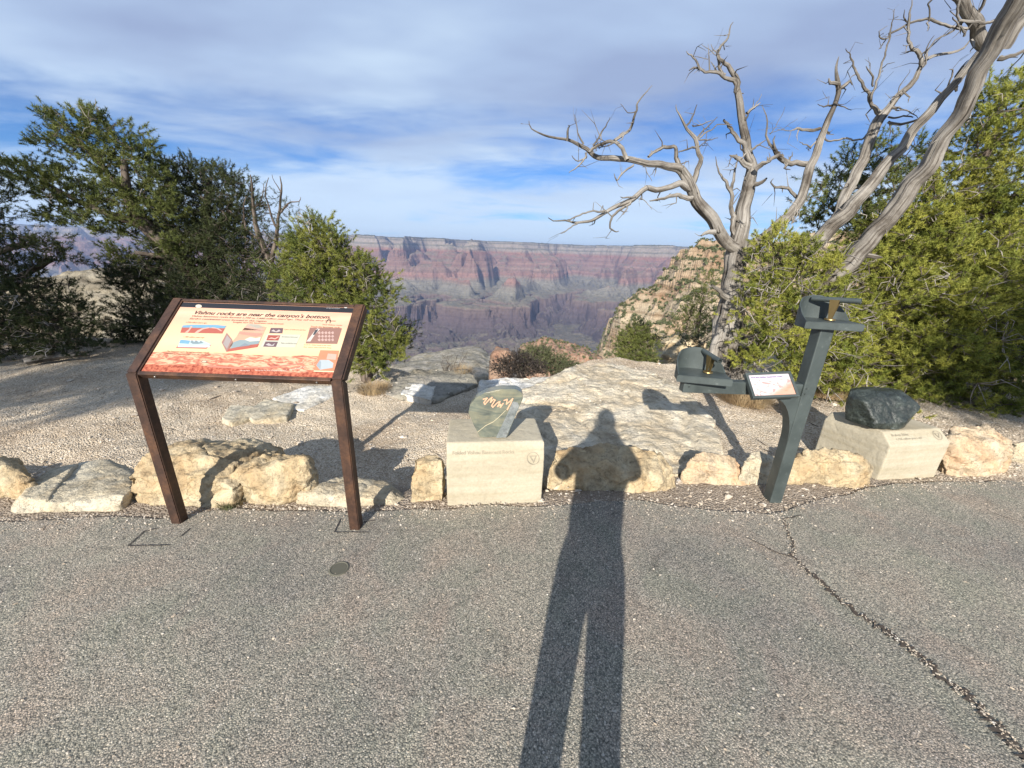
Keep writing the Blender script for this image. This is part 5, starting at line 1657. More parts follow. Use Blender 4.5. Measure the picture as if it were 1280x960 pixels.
def tufts(C, D, size, needles, width, rng, spread=0.9):
    """needle brushes: C centres (n,3), D directions, size (n,)"""
    n = len(C)
    m = needles
    t = rng.uniform(0, 1, (n, m, 1))
    rnd = rng.normal(size=(n, m, 3)); rnd /= np.linalg.norm(rnd, axis=2)[:, :, None]
    Dn = D[:, None, :]
    nd_ = Dn * (0.25 + 0.55 * t) + rnd * spread
    nd_ /= np.linalg.norm(nd_, axis=2)[:, :, None]
    base = C[:, None, :] + Dn * (t - 0.5) * size[:, None, None] * 0.85
    L = size[:, None, None] * rng.uniform(0.30, 0.46, (n, m, 1))
    sd = np.cross(nd_, rng.normal(size=(n, m, 3))); sd /= np.linalg.norm(sd, axis=2)[:, :, None] + 1e-9
    w = width * 0.5
    A = base + sd * w; B = base - sd * w; T = base + nd_ * L
    V = np.stack([A, B, T], axis=2).reshape(-1, 3)
    return V


def tree(name, label, cat, blobs, trunk, leafmat, group=None, barkmat=None, npx=1 / 85.0, tuft=0.085, needles=34, nw=0.0036, per=6, sp_=0.17, seed=1, twigmat=None, dead=0, cl=0.11, gap=0.0, upbias=0.5, sides=6):
    """blobs: (px,py,Y,rx,ry[,depth]) crown lobes; trunk: list of [(px,py,Y,radius m)] polylines, the first from the ground"""
    rng = np.random.default_rng(seed)
    base = at_y(*trunk[0][0][:3])
    root = empty(name, base)
    tag(root, label, cat, group)
    nodes = []; par = []
    # trunk polylines become the skeleton to which the boughs are attached
    tb = Tubes()
    for li in trunk:
        P = [at_y(*q[:3]) for q in li]; R = [q[3] for q in li]
        sp, sr = smooth_path(P, R, 0.06, 0.02, seed)
        tb.add(sp, sr, 12, seed, 0.14, 1.2)
        for p in sp: nodes.append(p)
    nodes = np.array(nodes); nn0 = len(nodes)
    cs = []; bl = []
    for bi, b in enumerate(blobs):
        px, py, Y, rx, ry = b[:5]
        c = np.array(at_y(px, py, Y)[:]); s = mpp(Y, px, py)
        rxx, rzz = rx * s, ry * s; ryy = b[5] if len(b) > 5 else (rxx + rzz) * .5
        k = max(3, int(rx * ry * 3.14 * npx))
        d = rng.normal(size=(k, 3)); d /= np.linalg.norm(d, axis=1)[:, None]
        rad = rng.uniform(0.05, 1, k) ** 0.42
        p = c + d * rad[:, None] * np.array([rxx, ryy, rzz])
        if gap > 0:
            g = perlin(p * 3.4 + seed * 7) + .6 * perlin(p * 7 + seed); p = p[g > -gap * .45]
        cs.append(p); bl.append(np.tile(c, (len(p), 1)))
    Cc = np.concatenate(cs); Bc = np.concatenate(bl)
    # boughs keep their distance from each other, so the crown reads as separate pads
    o_ = rng.permutation(len(Cc)); keepi = []; KA = np.zeros((len(Cc), 3)); kn = 0
    for i in o_:
        if kn and np.min(np.sum(((KA[:kn] - Cc[i]) * [1, 1, 1.35]) ** 2, axis=1)) < sp_ ** 2: continue
        KA[kn] = Cc[i]; kn += 1; keepi.append(i)
    Cc = Cc[keepi]; Bc = Bc[keepi]
    # attach by distance, closest first
    d0 = np.array([np.min(np.sum((nodes - c) ** 2, axis=1)) for c in Cc]); order = np.argsort(d0)
    NP = [n for n in nodes]; parent = [-1] * nn0; NA = np.zeros((nn0 + len(Cc) * 5 + 10, 3)); NA[:nn0] = nodes; cnt = nn0
    tips = []
    for i in order:
        c = Cc[i]
        dd = NA[:cnt] - c
        ds = np.sum(dd ** 2, axis=1)
        j = int(np.argmin(ds))
        a = NA[j]; dist = math.sqrt(ds[j])
        m = max(2, min(4, int(dist / 0.12)))
        pj = j
        bend = np.array([0, 0, -0.10 * dist]) + rng.normal(size=3) * 0.10 * dist
        for k in range(1, m + 1):
            t = k / m
            q = a * (1 - t) + c * t + bend * (4 * t * (1 - t)) + rng.normal(size=3) * 0.012
            if k == m: q = c
            NA[cnt] = q; parent.append(pj); pj = cnt; cnt += 1
        tips.append(pj)
    NA = NA[:cnt]; parent = np.array(parent)
    load = np.zeros(cnt)
    for t in tips: load[t] += 1
    for i in range(cnt - 1, nn0 - 1, -1):
        if parent[i] >= 0: load[parent[i]] += load[i]
    br = Tubes()
    # chains
    kids = [[] for _ in range(cnt)]
    for i in range(nn0, cnt): kids[parent[i]].append(i)
    rad = lambda l: 0.0035 * (max(l, 1)) ** 0.42
    starts = [(p, k) for p in range(cnt) for k in kids[p] if p < nn0 or (len(kids[p]) > 1 and k != max(kids[p], key=lambda q: load[q]))]
    for p, k in starts:
        ch = [NA[p], NA[k]]; rr = [rad(load[k]), rad(load[k])]; cur = k
        while kids[cur]:
            nx = max(kids[cur], key=lambda q: load[q]); ch.append(NA[nx]); rr.append(rad(load[nx])); cur = nx
        br.add(ch, rr, sides)
    tr = tb.obj('trunk', barkmat or M_BARK, root)
    # tufts
    tipP = NA[tips]
    k = per
    off = rng.normal(size=(len(tipP), k, 3)) * cl * rng.uniform(.6, 1.25, (len(tipP), 1, 1)) * np.array([1, 1, .62])
    C = (tipP[:, None, :] + off).reshape(-1, 3)
    out = tipP - Bc[order]; out /= np.linalg.norm(out, axis=1)[:, None] + 1e-6
    D = (out[:, None, :] * 0.45 + off / cl * 0.5 + np.array([0, 0, upbias]) + rng.normal(size=off.shape) * .25).reshape(-1, 3)
    D /= np.linalg.norm(D, axis=1)[:, None] + 1e-6
    sz = tuft * rng.uniform(.65, 1.3, len(C))
    V = tufts(C, D, sz, needles, nw, rng)
    link_mesh('foliage', mesh_np('foliage', V, np.arange(len(V)).reshape(-1, 3)), leafmat, root)
    # twig from the cluster to each tuft
    tw = Tubes()
    sel = rng.uniform(0, 1, len(C)) < 0.55
    ii = np.repeat(np.arange(len(tipP)), k)
    a = tipP[ii][sel]; b_ = C[sel]
    if len(a):
        n = len(a); ax = b_ - a; u = np.cross(ax, [0.3, .8, .5]); u /= np.linalg.norm(u, axis=1)[:, None] + 1e-9; w = np.cross(ax, u); w /= np.linalg.norm(w, axis=1)[:, None] + 1e-9
        ring = [u * .0022, -u * .0011 + w * .0019, -u * .0011 - w * .0019]
        V = np.concatenate([np.stack([a + r for r in ring], 1), np.stack([b_ + r * .6 for r in ring], 1)], axis=1).reshape(-1, 3)
        b0 = (np.arange(n) * 6)[:, None]
        Fc = np.concatenate([b0 + np.array([[i, (i + 1) % 3, 3 + (i + 1) % 3, 3 + i]]) for i in range(3)], axis=0)
        br.V.append(V); br.F.append(Fc + br.n); br.UV.append(V[:, :2] * .5); br.n += len(V)
    if dead:
        dt = Tubes()
        idx = rng.choice(len(tipP), min(dead, len(tipP)), replace=False)
        for j in idx:
            p = tipP[j] + rng.normal(size=3) * .05; d = (tipP[j] - Bc[order][j]); d = d / (np.linalg.norm(d) + 1e-6) + np.array([0, -.9, .1]) + rng.normal(size=3) * .5; d /= np.linalg.norm(d)
            L = rng.uniform(.10, .26)
            for q in range(rng.integers(3, 6)):
                d2 = d + rng.normal(size=3) * .55; d2 /= np.linalg.norm(d2)
                pts = [p, p + d2 * L * .35 + rng.normal(size=3) * .012, p + d2 * L * .7 + rng.normal(size=3) * .025, p + d2 * L + rng.normal(size=3) * .035]
                dt.add(pts, [.0050, .0042, .0032, .0014], 4)
        nlive = sum(len(f) for f in br.F)
        for v_, f_, u_ in zip(dt.V, dt.UV, dt.UV): br.V.append(v_)
        br.UV += dt.UV; br.F += [f_ + br.n for f_ in dt.F]; br.n += dt.n
    bo = br.obj('branches', barkmat or M_BARK, root)
    if dead:
        bo.data.materials.append(twigmat or M_TWIG)
        mi = np.zeros(len(bo.data.polygons), np.int32); mi[nlive:] = 1; bo.data.polygons.foreach_set('material_index', mi)
    return root


# big dead juniper ------------------------------------------------
def dead_tree():
    Y0 = 4.55
    base = at_y(903, 476, Y0)
    root = empty('dead_juniper', base)
    tag(root, 'huge bleached dead tree with twisted bare limbs on the right', 'tree')
    groups = {}

    def P(q, Y): return at_y(q[0], q[1], Y)

    def line(tb, pts, Ya, Yb, seed, sides=None, lump=0.16):
        n = len(pts); pp = []; rr = []
        for i, q in enumerate(pts):
            Y = Ya + (Yb - Ya) * i / max(1, n - 1)
            pp.append(P(q, Y)); rho = ((q[0] - 640) ** 2 + (q[1] - 480) ** 2) / F ** 2; rr.append(max(.0016, q[2] * .5 * mpp(Y, q[0], q[1]) * 0.93 * (1 + rho) ** -.50))
        big = max(rr)
        sp, sr = smooth_path(pp, rr, 0.022 if big < .03 else 0.04, 0.022 if big < .03 else .03, seed)
        sp = sp + np.stack([perlin(sp * 22 + seed), perlin(sp * 22 + 40 + seed), perlin(sp * 22 + 80 + seed)], axis=1) * .010 * (big < .04)
        tb.add(sp, sr, sides or (30 if big > .05 else 10 if big > .015 else 6), seed, lump, 0.7 if big > .05 else 1.6)
        # little broken snags along the limb
        rg = np.random.default_rng(1000 + seed)
        for _ in range(int(len(sp) * (.11 if big > .03 else .17))):
            k = rg.integers(1, len(sp) - 1); dd_ = sp[k + 1] - sp[k - 1]; dd_ /= np.linalg.norm(dd_) + 1e-9
            e_ = rg.normal(size=3) + dd_ * .6; e_ -= dd_ * np.dot(e_, dd_) * .6; e_ /= np.linalg.norm(e_)
            L_ = rg.uniform(.02, .14) * (1.5 if big < .03 else 1); r_ = min(.0075, sr[k] * .55)
            if big > .03 and rg.uniform() < .35:
                # thick broken stub with a splintered end
                qs = sp[k] + e_ * sr[k] * .3; Ls = sr[k] + rg.uniform(.03, .08); rs = sr[k] * rg.uniform(.3, .5)
                tb.add([qs, qs + e_ * Ls * .7, qs + e_ * Ls + rg.normal(size=3) * .012, qs + e_ * (Ls + .03)], [rs, rs * .8, rs * .55, .003], 9, seed, .3)
            if rg.uniform() < .5:
                f_ = e_ + rg.normal(size=3) * .8; f_ /= np.linalg.norm(f_); qm = sp[k] + e_ * L_ * .5; tb.add([qm, qm + f_ * L_ * .45 + rg.normal(size=3) * .01, qm + f_ * L_ * .8], [r_ * .6, r_ * .4, .0009], 4)
            q0 = sp[k] + e_ * sr[k] * .6; tb.add([q0, q0 + e_ * L_ * .5 + rg.normal(size=3) * .012, q0 + (e_ + rg.normal(size=3) * .4) * L_], [r_, r_ * .7, .001], 5)

    trunk = Tubes()
    line(trunk, [(899, 490, 52), (901, 470, 46), (905, 430, 38), (912, 385, 35), (917, 345, 31), (921, 315, 29), (925, 292, 26), (931, 258, 22), (937, 228, 20), (940, 206, 17), (934, 185, 14), (930, 160, 12), (926, 130, 12), (921, 108, 10)], Y0, Y0, 1, 26, .20)
    # flared root and buttress strips
    line(trunk, [(885, 478, 24), (893, 450, 22), (901, 415, 18), (908, 380, 12)], Y0 - .06, Y0 - .05, 2, 14, .25)
    line(trunk, [(918, 482, 26), (922, 450, 20), (924, 410, 16), (926, 370, 12)], Y0 - .02, Y0 - .04, 3, 14, .25)
    line(trunk, [(909, 372, 9), (898, 362, 6), (889, 357, 3)], Y0 - .1, Y0 - .3, 4)
    trunk.obj('trunk', M_DEAD, root)
    L = []
    # (name, Ya, Yb, points)
    left = Tubes()
    line(left, [(922, 312, 20), (912, 304, 18), (899, 290, 18), (885, 270, 17), (871, 247, 16), (862, 226, 15), (850, 212, 14), (831, 206, 11), (800, 202, 9), (770, 199, 8), (742, 195, 7), (733, 187, 6), (715, 178, 4.5), (700, 173, 3.6), (680, 168, 2.8), (664, 161, 1.8), (661, 151, 1)], Y0, Y0 - .5, 11)
    for k, (Ya, Yb, pts) in enumerate([
        (4.15, 4.1, [(784, 200, 7), (778, 184, 6), (768, 176, 5.5), (756, 178, 5.5), (745, 183, 5), (735, 192, 4.5)]),
        (4.12, 3.9, [(768, 177, 5), (782, 165, 4.5), (791, 154, 4), (796, 140, 3.4), (798, 128, 3), (806, 117, 2.2), (816, 107, 1)]),
        (3.95, 3.9, [(796, 138, 1.6), (784, 137, 1.4), (775, 131, .8)]),
        (4.1, 4.0, [(741, 182, 3), (752, 167, 2.6), (758, 158, 2), (763, 147, .8)]),
        (4.1, 4.0, [(752, 165, 1.8), (750, 175, 1.5), (745, 180, 1)]),
        (4.1, 4.0, [(729, 180, 3), (722, 166, 2), (720, 153, 1.3), (717, 143, .7)]),
        (4.1, 4.0, [(709, 176, 4), (710, 166, 3.4), (713, 158, 1.6), (711, 157, 1)]),
        (4.1, 4.0, [(732, 192, 3.2), (728, 204, 2.6), (719, 211, 1.8), (712, 215, .9)]),
        (4.1, 4.0, [(733, 196, 2.4), (722, 201, 1.8), (715, 194, 1)]),
        (4.2, 4.1, [(792, 206, 3.2), (780, 215, 3), (771, 224, 2.4), (768, 218, 1)]),
        (4.2, 4.1, [(804, 208, 1.5), (810, 217, 1.2), (815, 226, .6)]),
        (4.4, 4.3, [(848, 208, 8), (847, 195, 6.5), (845, 183, 5), (833, 185, 5), (820, 189, 4.5), (810, 195, 3.5)]),
        (4.4, 4.35, [(867, 228, 10), (872, 210, 8.5), (876, 196, 7.5), (871, 184, 6.5), (869, 171, 6.5), (861, 160, 4.4), (852, 150, 3.4), (847, 138, 1.8), (846, 130, .9)]),
        (4.38, 4.3, [(858, 157, 3), (866, 146, 2.2), (870, 132, 1)]),
        (4.38, 4.3, [(871, 173, 3), (882, 160, 2.2), (896, 147, 1)]),
        (4.38, 4.3, [(873, 176, 3), (884, 166, 2.4), (897, 158, 2), (915, 156, .9)]),
        (4.38, 4.3, [(874, 174, 2.4), (885, 175, 1.8), (897, 174, .8)]),
        (4.4, 4.3, [(869, 184, 4), (860, 186, 3), (850, 191, 2)]),
        (4.38, 4.3, [(866, 157, 2.4), (880, 155, 1.8), (892, 149, .9)]),
    ]): line(left, pts, Ya, Yb, 20 + k)
    left.obj('limb', M_DEAD, root)
    low = Tubes()
    for k, (Ya, Yb, pts) in enumerate([
        (4.42, 4.0, [(864, 236, 13), (852, 229, 10), (838, 232, 9), (822, 235, 8.5), (808, 235, 8), (797, 243, 7.5), (785, 252, 7), (765, 261, 5.6), (745, 272, 4.6), (726, 278, 3.6), (706, 276, 2.4), (692, 276, 1.6), (685, 272, .9)]),
        (4.1, 4.0, [(756, 263, 3), (740, 263, 2.4), (725, 268, 2.2), (708, 276, 2)]),
        (4.1, 4.0, [(722, 279, 2.6), (712, 284, 1.8), (701, 291, .8)]),
        (4.2, 4.1, [(788, 252, 4.4), (777, 260, 4.2), (768, 269, 3.6), (763, 277, 3), (763, 285, 2.4), (768, 289, 2), (774, 288, 1.2)]),
        (4.2, 4.1, [(779, 258, 2.4), (784, 261, 1.8), (779, 267, 1)]),
        (4.4, 4.2, [(864, 247, 8), (850, 244, 6.4), (836, 246, 5), (824, 249, 3.6), (813, 252, 1.8)]),
        (4.2, 4.1, [(800, 248, 1.4), (808, 256, 1.1), (815, 262, .6)]),
        (4.2, 4.1, [(795, 245, 3), (785, 246, 2.4), (775, 247, 1.2)]),
        (4.4, 4.3, [(893, 291, 8), (882, 291, 5), (878, 295, 2)]),
    ]): line(low, pts, Ya, Yb, 50 + k)
    low.obj('limb', M_DEAD, root)
    mid = Tubes()
    for k, (Ya, Yb, pts) in enumerate([
        (Y0, Y0 - .1, [(921, 112, 10), (918, 103, 8), (908, 96, 7), (893, 91, 6), (878, 87, 4.5), (866, 85, 3.2), (862, 89, 1.4)]),
        (Y0 - .1, Y0 - .1, [(876, 87, 4.4), (872, 78, 3.6), (864, 70, 2.8), (858, 63, 1.2)]),
        (Y0, Y0 - .1, [(922, 114, 11), (922, 100, 9), (915, 88, 7.5), (906, 78, 6), (898, 72, 5), (899, 62, 4.4), (907, 52, 3.6), (912, 40, 3), (914, 32, 2), (917, 26, 1)]),
        (Y0, Y0, [(900, 72, 3), (895, 65, 2.4), (889, 56, 1)]), (Y0, Y0, [(896, 70, 1.6), (888, 63, 1.2), (877, 55, .7)]),
        (Y0, Y0, [(906, 94, 5), (898, 86, 3.4), (891, 80, 2), (888, 77, 1)]), (Y0, Y0, [(897, 74, 4), (898, 84, 4), (904, 92, 5)]),
        (Y0, Y0, [(933, 141, 5), (942, 136, 4), (950, 130, 1.4)]), (Y0, Y0, [(943, 135, 2), (950, 126, 1.6), (952, 117, .8)]),
        (Y0, Y0, [(925, 117, 3), (930, 116, 1.4)]),
        (Y0 - .1, Y0 - .25, [(939, 202, 10), (932, 186, 8), (922, 172, 7), (913, 161, 6), (904, 150, 3)]),
        (Y0 - .1, Y0 - .1, [(936, 190, 5), (948, 181, 3.6), (960, 173, 1.2)]),
        (Y0 - .1, Y0 - .2, [(938, 208, 10), (928, 201, 8), (918, 198, 6), (912, 195, 2)]),
        (Y0 - .1, Y0 - .2, [(944, 212, 9), (952, 206, 8), (960, 204, 2.4)]), (Y0 - .1, Y0 - .2, [(945, 230, 8), (953, 228, 6), (958, 223, 3)]),
        (Y0, Y0, [(916, 278, 8), (914, 262, 7), (914, 248, 6.4), (912, 234, 6), (908, 225, 5), (899, 217, 3), (896, 206, 2), (895, 196, .9)]),
        (Y0, Y0, [(913, 238, 5), (917, 222, 4), (919, 208, 3), (921, 192, 1)]), (Y0, Y0, [(915, 270, 8), (914, 282, 7), (918, 296, 8)]),
        (Y0, Y0, [(930, 196, 3), (924, 180, 2)]),
    ]): line(mid, pts, Ya, Yb, 80 + k)
    mid.obj('limb', M_DEAD, root)
    r2 = Tubes()
    for k, (Ya, Yb, pts) in enumerate([
        (Y0, Y0 + .2, [(918, 335, 24), (938, 314, 22), (960, 295, 20), (982, 273, 17), (997, 254, 16), (1006, 235, 15), (1010, 215, 15), (1018, 195, 12.5), (1027, 171, 11.5), (1035, 150, 10), (1044, 131, 9), (1048, 116, 9), (1048, 104, 9), (1045, 90, 5), (1047, 78, 3.6), (1049, 70, 1)]),
        (4.7, 4.7, [(1047, 110, 8), (1056, 105, 7), (1061, 102, 4), (1064, 108, 1.4)]), (4.7, 4.7, [(1048, 106, 7), (1039, 105, 6), (1037, 97, 2)]),
        (4.7, 4.5, [(1013, 206, 11), (1000, 203, 10), (988, 202, 9.5), (977, 195, 9), (969, 187, 7), (961, 181, 4.4), (959, 168, 3.4), (957, 152, 2.4), (953, 133, .9)]),
        (4.6, 4.5, [(977, 197, 8), (965, 198, 6.4), (957, 205, 3)]), (4.6, 4.5, [(975, 192, 6), (970, 184, 5), (966, 176, 3), (969, 170, 1)]), (4.6, 4.5, [(985, 204, 5), (980, 210, 3), (988, 213, 1)]),
        (4.6, 4.5, [(962, 168, 1.6), (972, 158, 1.2), (982, 132, .6)]), (4.6, 4.5, [(961, 166, 1.2), (975, 162, 1), (997, 150, .6)]),
        (4.7, 4.6, [(1025, 161, 6), (1014, 163, 5.6), (1000, 161, 4.6), (988, 163, 2), (972, 161, .8)]),
        (4.7, 4.6, [(1022, 174, 3), (1014, 185, 3), (1007, 181, 2.2), (1000, 176, .9)]),
        (4.7, 4.6, [(1042, 131, 4), (1034, 133, 3.4), (1027, 132, 2), (1022, 129, .8)]), (4.7, 4.6, [(1044, 133, 2.6), (1054, 134, 2), (1063, 138, .8)]), (4.7, 4.6, [(1046, 128, 1.4), (1056, 128, 1), (1063, 125, .6)]),
        (4.7, 4.6, [(1000, 248, 7), (990, 241, 5.6), (979, 235, 5), (968, 232, 3), (963, 227, 2), (966, 223, .8)]),
        (4.7, 4.7, [(1030, 170, 3.4), (1042, 176, 3.4), (1058, 173, 3.6), (1075, 176, 3), (1090, 163, 2)]),
    ]): line(r2, pts, Ya, Yb, 120 + k)
    r2.obj('limb', M_DEAD, root)
    r3 = Tubes()
    for k, (Ya, Yb, pts) in enumerate([
        (4.5, 4.0, [(925, 375, 28), (960, 348, 28), (1000, 322, 27), (1040, 285, 26), (1076, 245, 22), (1115, 198, 20), (1145, 160, 18), (1175, 125, 17), (1210, 85, 16), (1228, 62, 13)]),
        (4.2, 4.1, [(1190, 108, 3), (1196, 95, 6), (1205, 84, 4), (1212, 75, 1)]), (4.2, 4.1, [(1180, 118, 3), (1190, 92, 3.4), (1187, 88, 1)]),
    ]): line(r3, pts, Ya, Yb, 150 + k)
    r3.obj('limb', M_DEAD, root)
    r5 = Tubes()
    for k, (Ya, Yb, pts) in enumerate([
        (4.5, 4.4, [(1040, 285, 18), (1062, 235, 18), (1082, 190, 17), (1092, 165, 17), (1101, 146, 18), (1112, 133, 13), (1136, 107, 11), (1148, 90, 9), (1158, 75, 8), (1169, 68, 6), (1188, 66, 5), (1204, 59, 4), (1212, 49, 1.6)]),
        (4.45, 4.3, [(1099, 142, 10), (1090, 130, 7), (1085, 116, 6), (1080, 107, 5.6), (1070, 93, 4.6), (1067, 77, 3.4), (1059, 64, 1.8), (1058, 60, .9)]),
        (4.4, 4.3, [(1088, 126, 5), (1092, 110, 4.6), (1100, 86, 4), (1106, 70, 3.6), (1110, 55, 3.4), (1113, 42, 3.4), (1117, 28, 2.4), (1118, 12, 1)]),
        (4.4, 4.3, [(1102, 86, 2), (1110, 80, 1.6), (1120, 77, .7)]), (4.4, 4.3, [(1091, 108, 3.6), (1092, 97, 4), (1086, 89, 3.4), (1082, 82, 1)]), (4.4, 4.3, [(1083, 113, 3), (1077, 115, 1)]),
        (4.4, 4.2, [(1112, 42, 4.4), (1128, 34, 5), (1145, 27, 5.4), (1165, 25, 6), (1180, 31, 6), (1195, 36, 6), (1215, 36, 7)]),
        (4.4, 4.3, [(1112, 41, 3), (1106, 50, 3), (1102, 44, 2.4), (1100, 38, 2), (1110, 32, .9)]), (4.4, 4.3, [(1107, 50, 2.4), (1103, 57, 2), (1097, 61, .9)]),
        (4.4, 4.3, [(1152, 80, 9), (1145, 68, 8), (1138, 56, 6), (1136, 42, 5.4), (1135, 26, 5), (1138, 12, 3), (1141, -4, 1)]), (4.4, 4.3, [(1136, 32, 3.4), (1131, 24, 3), (1131, 12, 1)]),
        (4.3, 4.2, [(1157, 74, 3), (1165, 56, 3), (1176, 47, 3), (1190, 40, 4)]), (4.4, 4.3, [(1118, 124, 2), (1126, 105, 2), (1137, 87, .8)]), (4.4, 4.3, [(1128, 112, 4), (1135, 122, 3), (1134, 128, 1)]),
        (4.4, 4.3, [(1110, 152, 5), (1125, 155, 5), (1140, 153, 4.4), (1152, 147, 4)]), (4.4, 4.3, [(1110, 146, 3.4), (1122, 148, 3.4), (1135, 146, 3), (1143, 147, 2)]), (4.4, 4.3, [(1118, 137, 2), (1130, 137, 2.4), (1140, 143, 2), (1146, 147, 1)]),
        (4.4, 4.3, [(1153, 85, 3), (1158, 60, 2.6), (1168, 45, 1)]), (4.3, 4.2, [(1160, 27, 3), (1162, 33, 3), (1158, 40, 1.6)]), (4.3, 4.2, [(1162, 26, 4), (1161, 14, 3.4), (1158, 5, 3), (1168, 0, 3), (1180, -2, 2)]),
    ]): line(r5, pts, Ya, Yb, 170 + k)
    r5.obj('limb', M_DEAD, root)
    r4 = Tubes()
    for k, (Ya, Yb, pts) in enumerate([
        (4.4, 3.2, [(930, 440, 34), (980, 400, 34), (1020, 365, 34), (1060, 328, 34), (1098, 285, 33), (1130, 245, 33), (1162, 200, 33), (1190, 155, 33), (1216, 105, 35), (1240, 60, 38), (1262, 20, 42), (1290, -30, 46)]),
        (3.7, 3.5, [(1235, 60, 28), (1222, 35, 26), (1206, 14, 24), (1192, -12, 22), (1185, -40, 20)]),
        (3.6, 3.5, [(1252, 22, 7), (1235, 28, 6), (1220, 27, 6), (1206, 26, 5), (1197, 17, 5), (1198, 0, 5), (1202, -12, 4)]),
        (3.6, 3.5, [(1220, 20, 8), (1228, 8, 7), (1232, -8, 6)]), (3.7, 3.6, [(1248, 74, 12), (1262, 68, 9), (1282, 62, 7), (1300, 50, 5)]), (3.6, 3.5, [(1205, 45, 5), (1200, 30, 4), (1192, 22, 2)]),
        (3.9, 3.7, [(1196, 150, 12), (1206, 152, 6), (1212, 149, 2)]), (3.6, 3.5, [(1216, 50, 6), (1214, 58, 4), (1213, 66, 1)]),
        (3.6, 3.5, [(1255, 60, 26), (1272, 30, 28), (1300, 5, 30)]),
    ]): line(r4, pts, Ya, Yb, 200 + k)
    r4.obj('limb', M_DEAD, root)


dead_tree()

# right side pinyons ------------------------------------------------
tree('pinyon_pine', 'sunlit yellow green pinyon crown filling the right side behind the black boulder', 'tree',
     [(1275, 120, 4.9, 45, 40), (1240, 180, 4.8, 60, 45), (1200, 240, 4.8, 60, 40), (1265, 260, 4.5, 60, 55), (1150, 290, 4.7, 60, 42), (1215, 320, 4.4, 70, 45), (1110, 345, 4.5, 60, 36), (1170, 375, 4.2, 70, 42), (1255, 365, 4.1, 70, 50),
      (1100, 405, 4.3, 60, 42), (1170, 440, 3.95, 65, 42), (1245, 440, 3.9, 70, 50), (1070, 455, 4.2, 50, 38), (1120, 480, 3.95, 60, 26), (1190, 492, 3.8, 60, 28), (1265, 505, 3.7, 60, 34), (1225, 530, 3.6, 50, 18), (1150, 515, 3.75, 60, 16), (1100, 500, 4.0, 50, 18), (1180, 330, 5.6, 110, 80), (1120, 430, 5.2, 110, 70), (1240, 420, 5.2, 90, 90)],
     [[(1190, 545, 4.7, .15), (1180, 480, 4.8, .13), (1170, 400, 4.9, .10), (1180, 320, 4.9, .08), (1210, 240, 4.9, .06), (1250, 160, 4.9, .035)],
      [(1172, 430, 4.85, .07), (1110, 400, 4.7, .05), (1070, 370, 4.6, .03)], [(1175, 360, 4.9, .07), (1230, 330, 4.7, .05), (1275, 290, 4.6, .03)],
      [(1180, 470, 4.8, .07), (1240, 450, 4.4, .05), (1280, 420, 4.2, .03)]],
     M_LEAF_Y, npx=1 / 40.0, tuft=0.085, needles=60, nw=.0054, per=14, seed=5, dead=420, gap=1.0, cl=.070, sp_=.155)
tree('pinyon_pine', 'dark green pinyon tuft behind the bare limbs at the upper right', 'tree',
     [(1085, 200, 5.0, 34, 26), (1050, 222, 5.0, 34, 24), (1095, 232, 5.0, 36, 26), (1045, 262, 5.0, 40, 26), (1015, 262, 5.0, 22, 18), (1085, 270, 5.0, 38, 26), (1140, 225, 5.1, 26, 22), (1145, 185, 5.1, 18, 16)],
     [[(1120, 480, 5.4, .10), (1115, 400, 5.4, .09), (1100, 320, 5.3, .07), (1085, 270, 5.2, .05), (1080, 225, 5.1, .03)], [(1090, 290, 5.2, .04), (1040, 262, 5.1, .02)]],
     M_LEAF_M, npx=1 / 40.0, tuft=0.09, needles=58, nw=.0055, per=13, seed=8, dead=10, gap=0.9, cl=.085, sp_=.17)
tree('pinyon_pine', 'young bright pinyon in front of the dead trunk', 'tree',
     [(968, 296, 4.15, 26, 18), (985, 318, 4.15, 42, 24), (952, 345, 4.1, 26, 26), (1010, 345, 4.1, 50, 28), (985, 375, 4.05, 48, 28), (955, 405, 4.0, 34, 30), (1030, 395, 4.1, 40, 32), (990, 420, 3.95, 48, 28), (950, 440, 3.95, 26, 22), (1000, 455, 3.9, 36, 18), (1040, 440, 4.0, 40, 30), (1050, 480, 3.9, 34, 22)],
     [[(1000, 500, 4.4, .07), (998, 450, 4.4, .06), (990, 400, 4.35, .045), (985, 350, 4.3, .03), (972, 310, 4.25, .018)], [(995, 430, 4.35, .03), (1040, 410, 4.2, .02)], [(992, 420, 4.35, .03), (955, 400, 4.15, .02)]],
     M_LEAF_Y, npx=1 / 40.0, tuft=0.08, needles=60, nw=.0052, per=13, seed=6, dead=130, gap=1.0, cl=.068, sp_=.14)

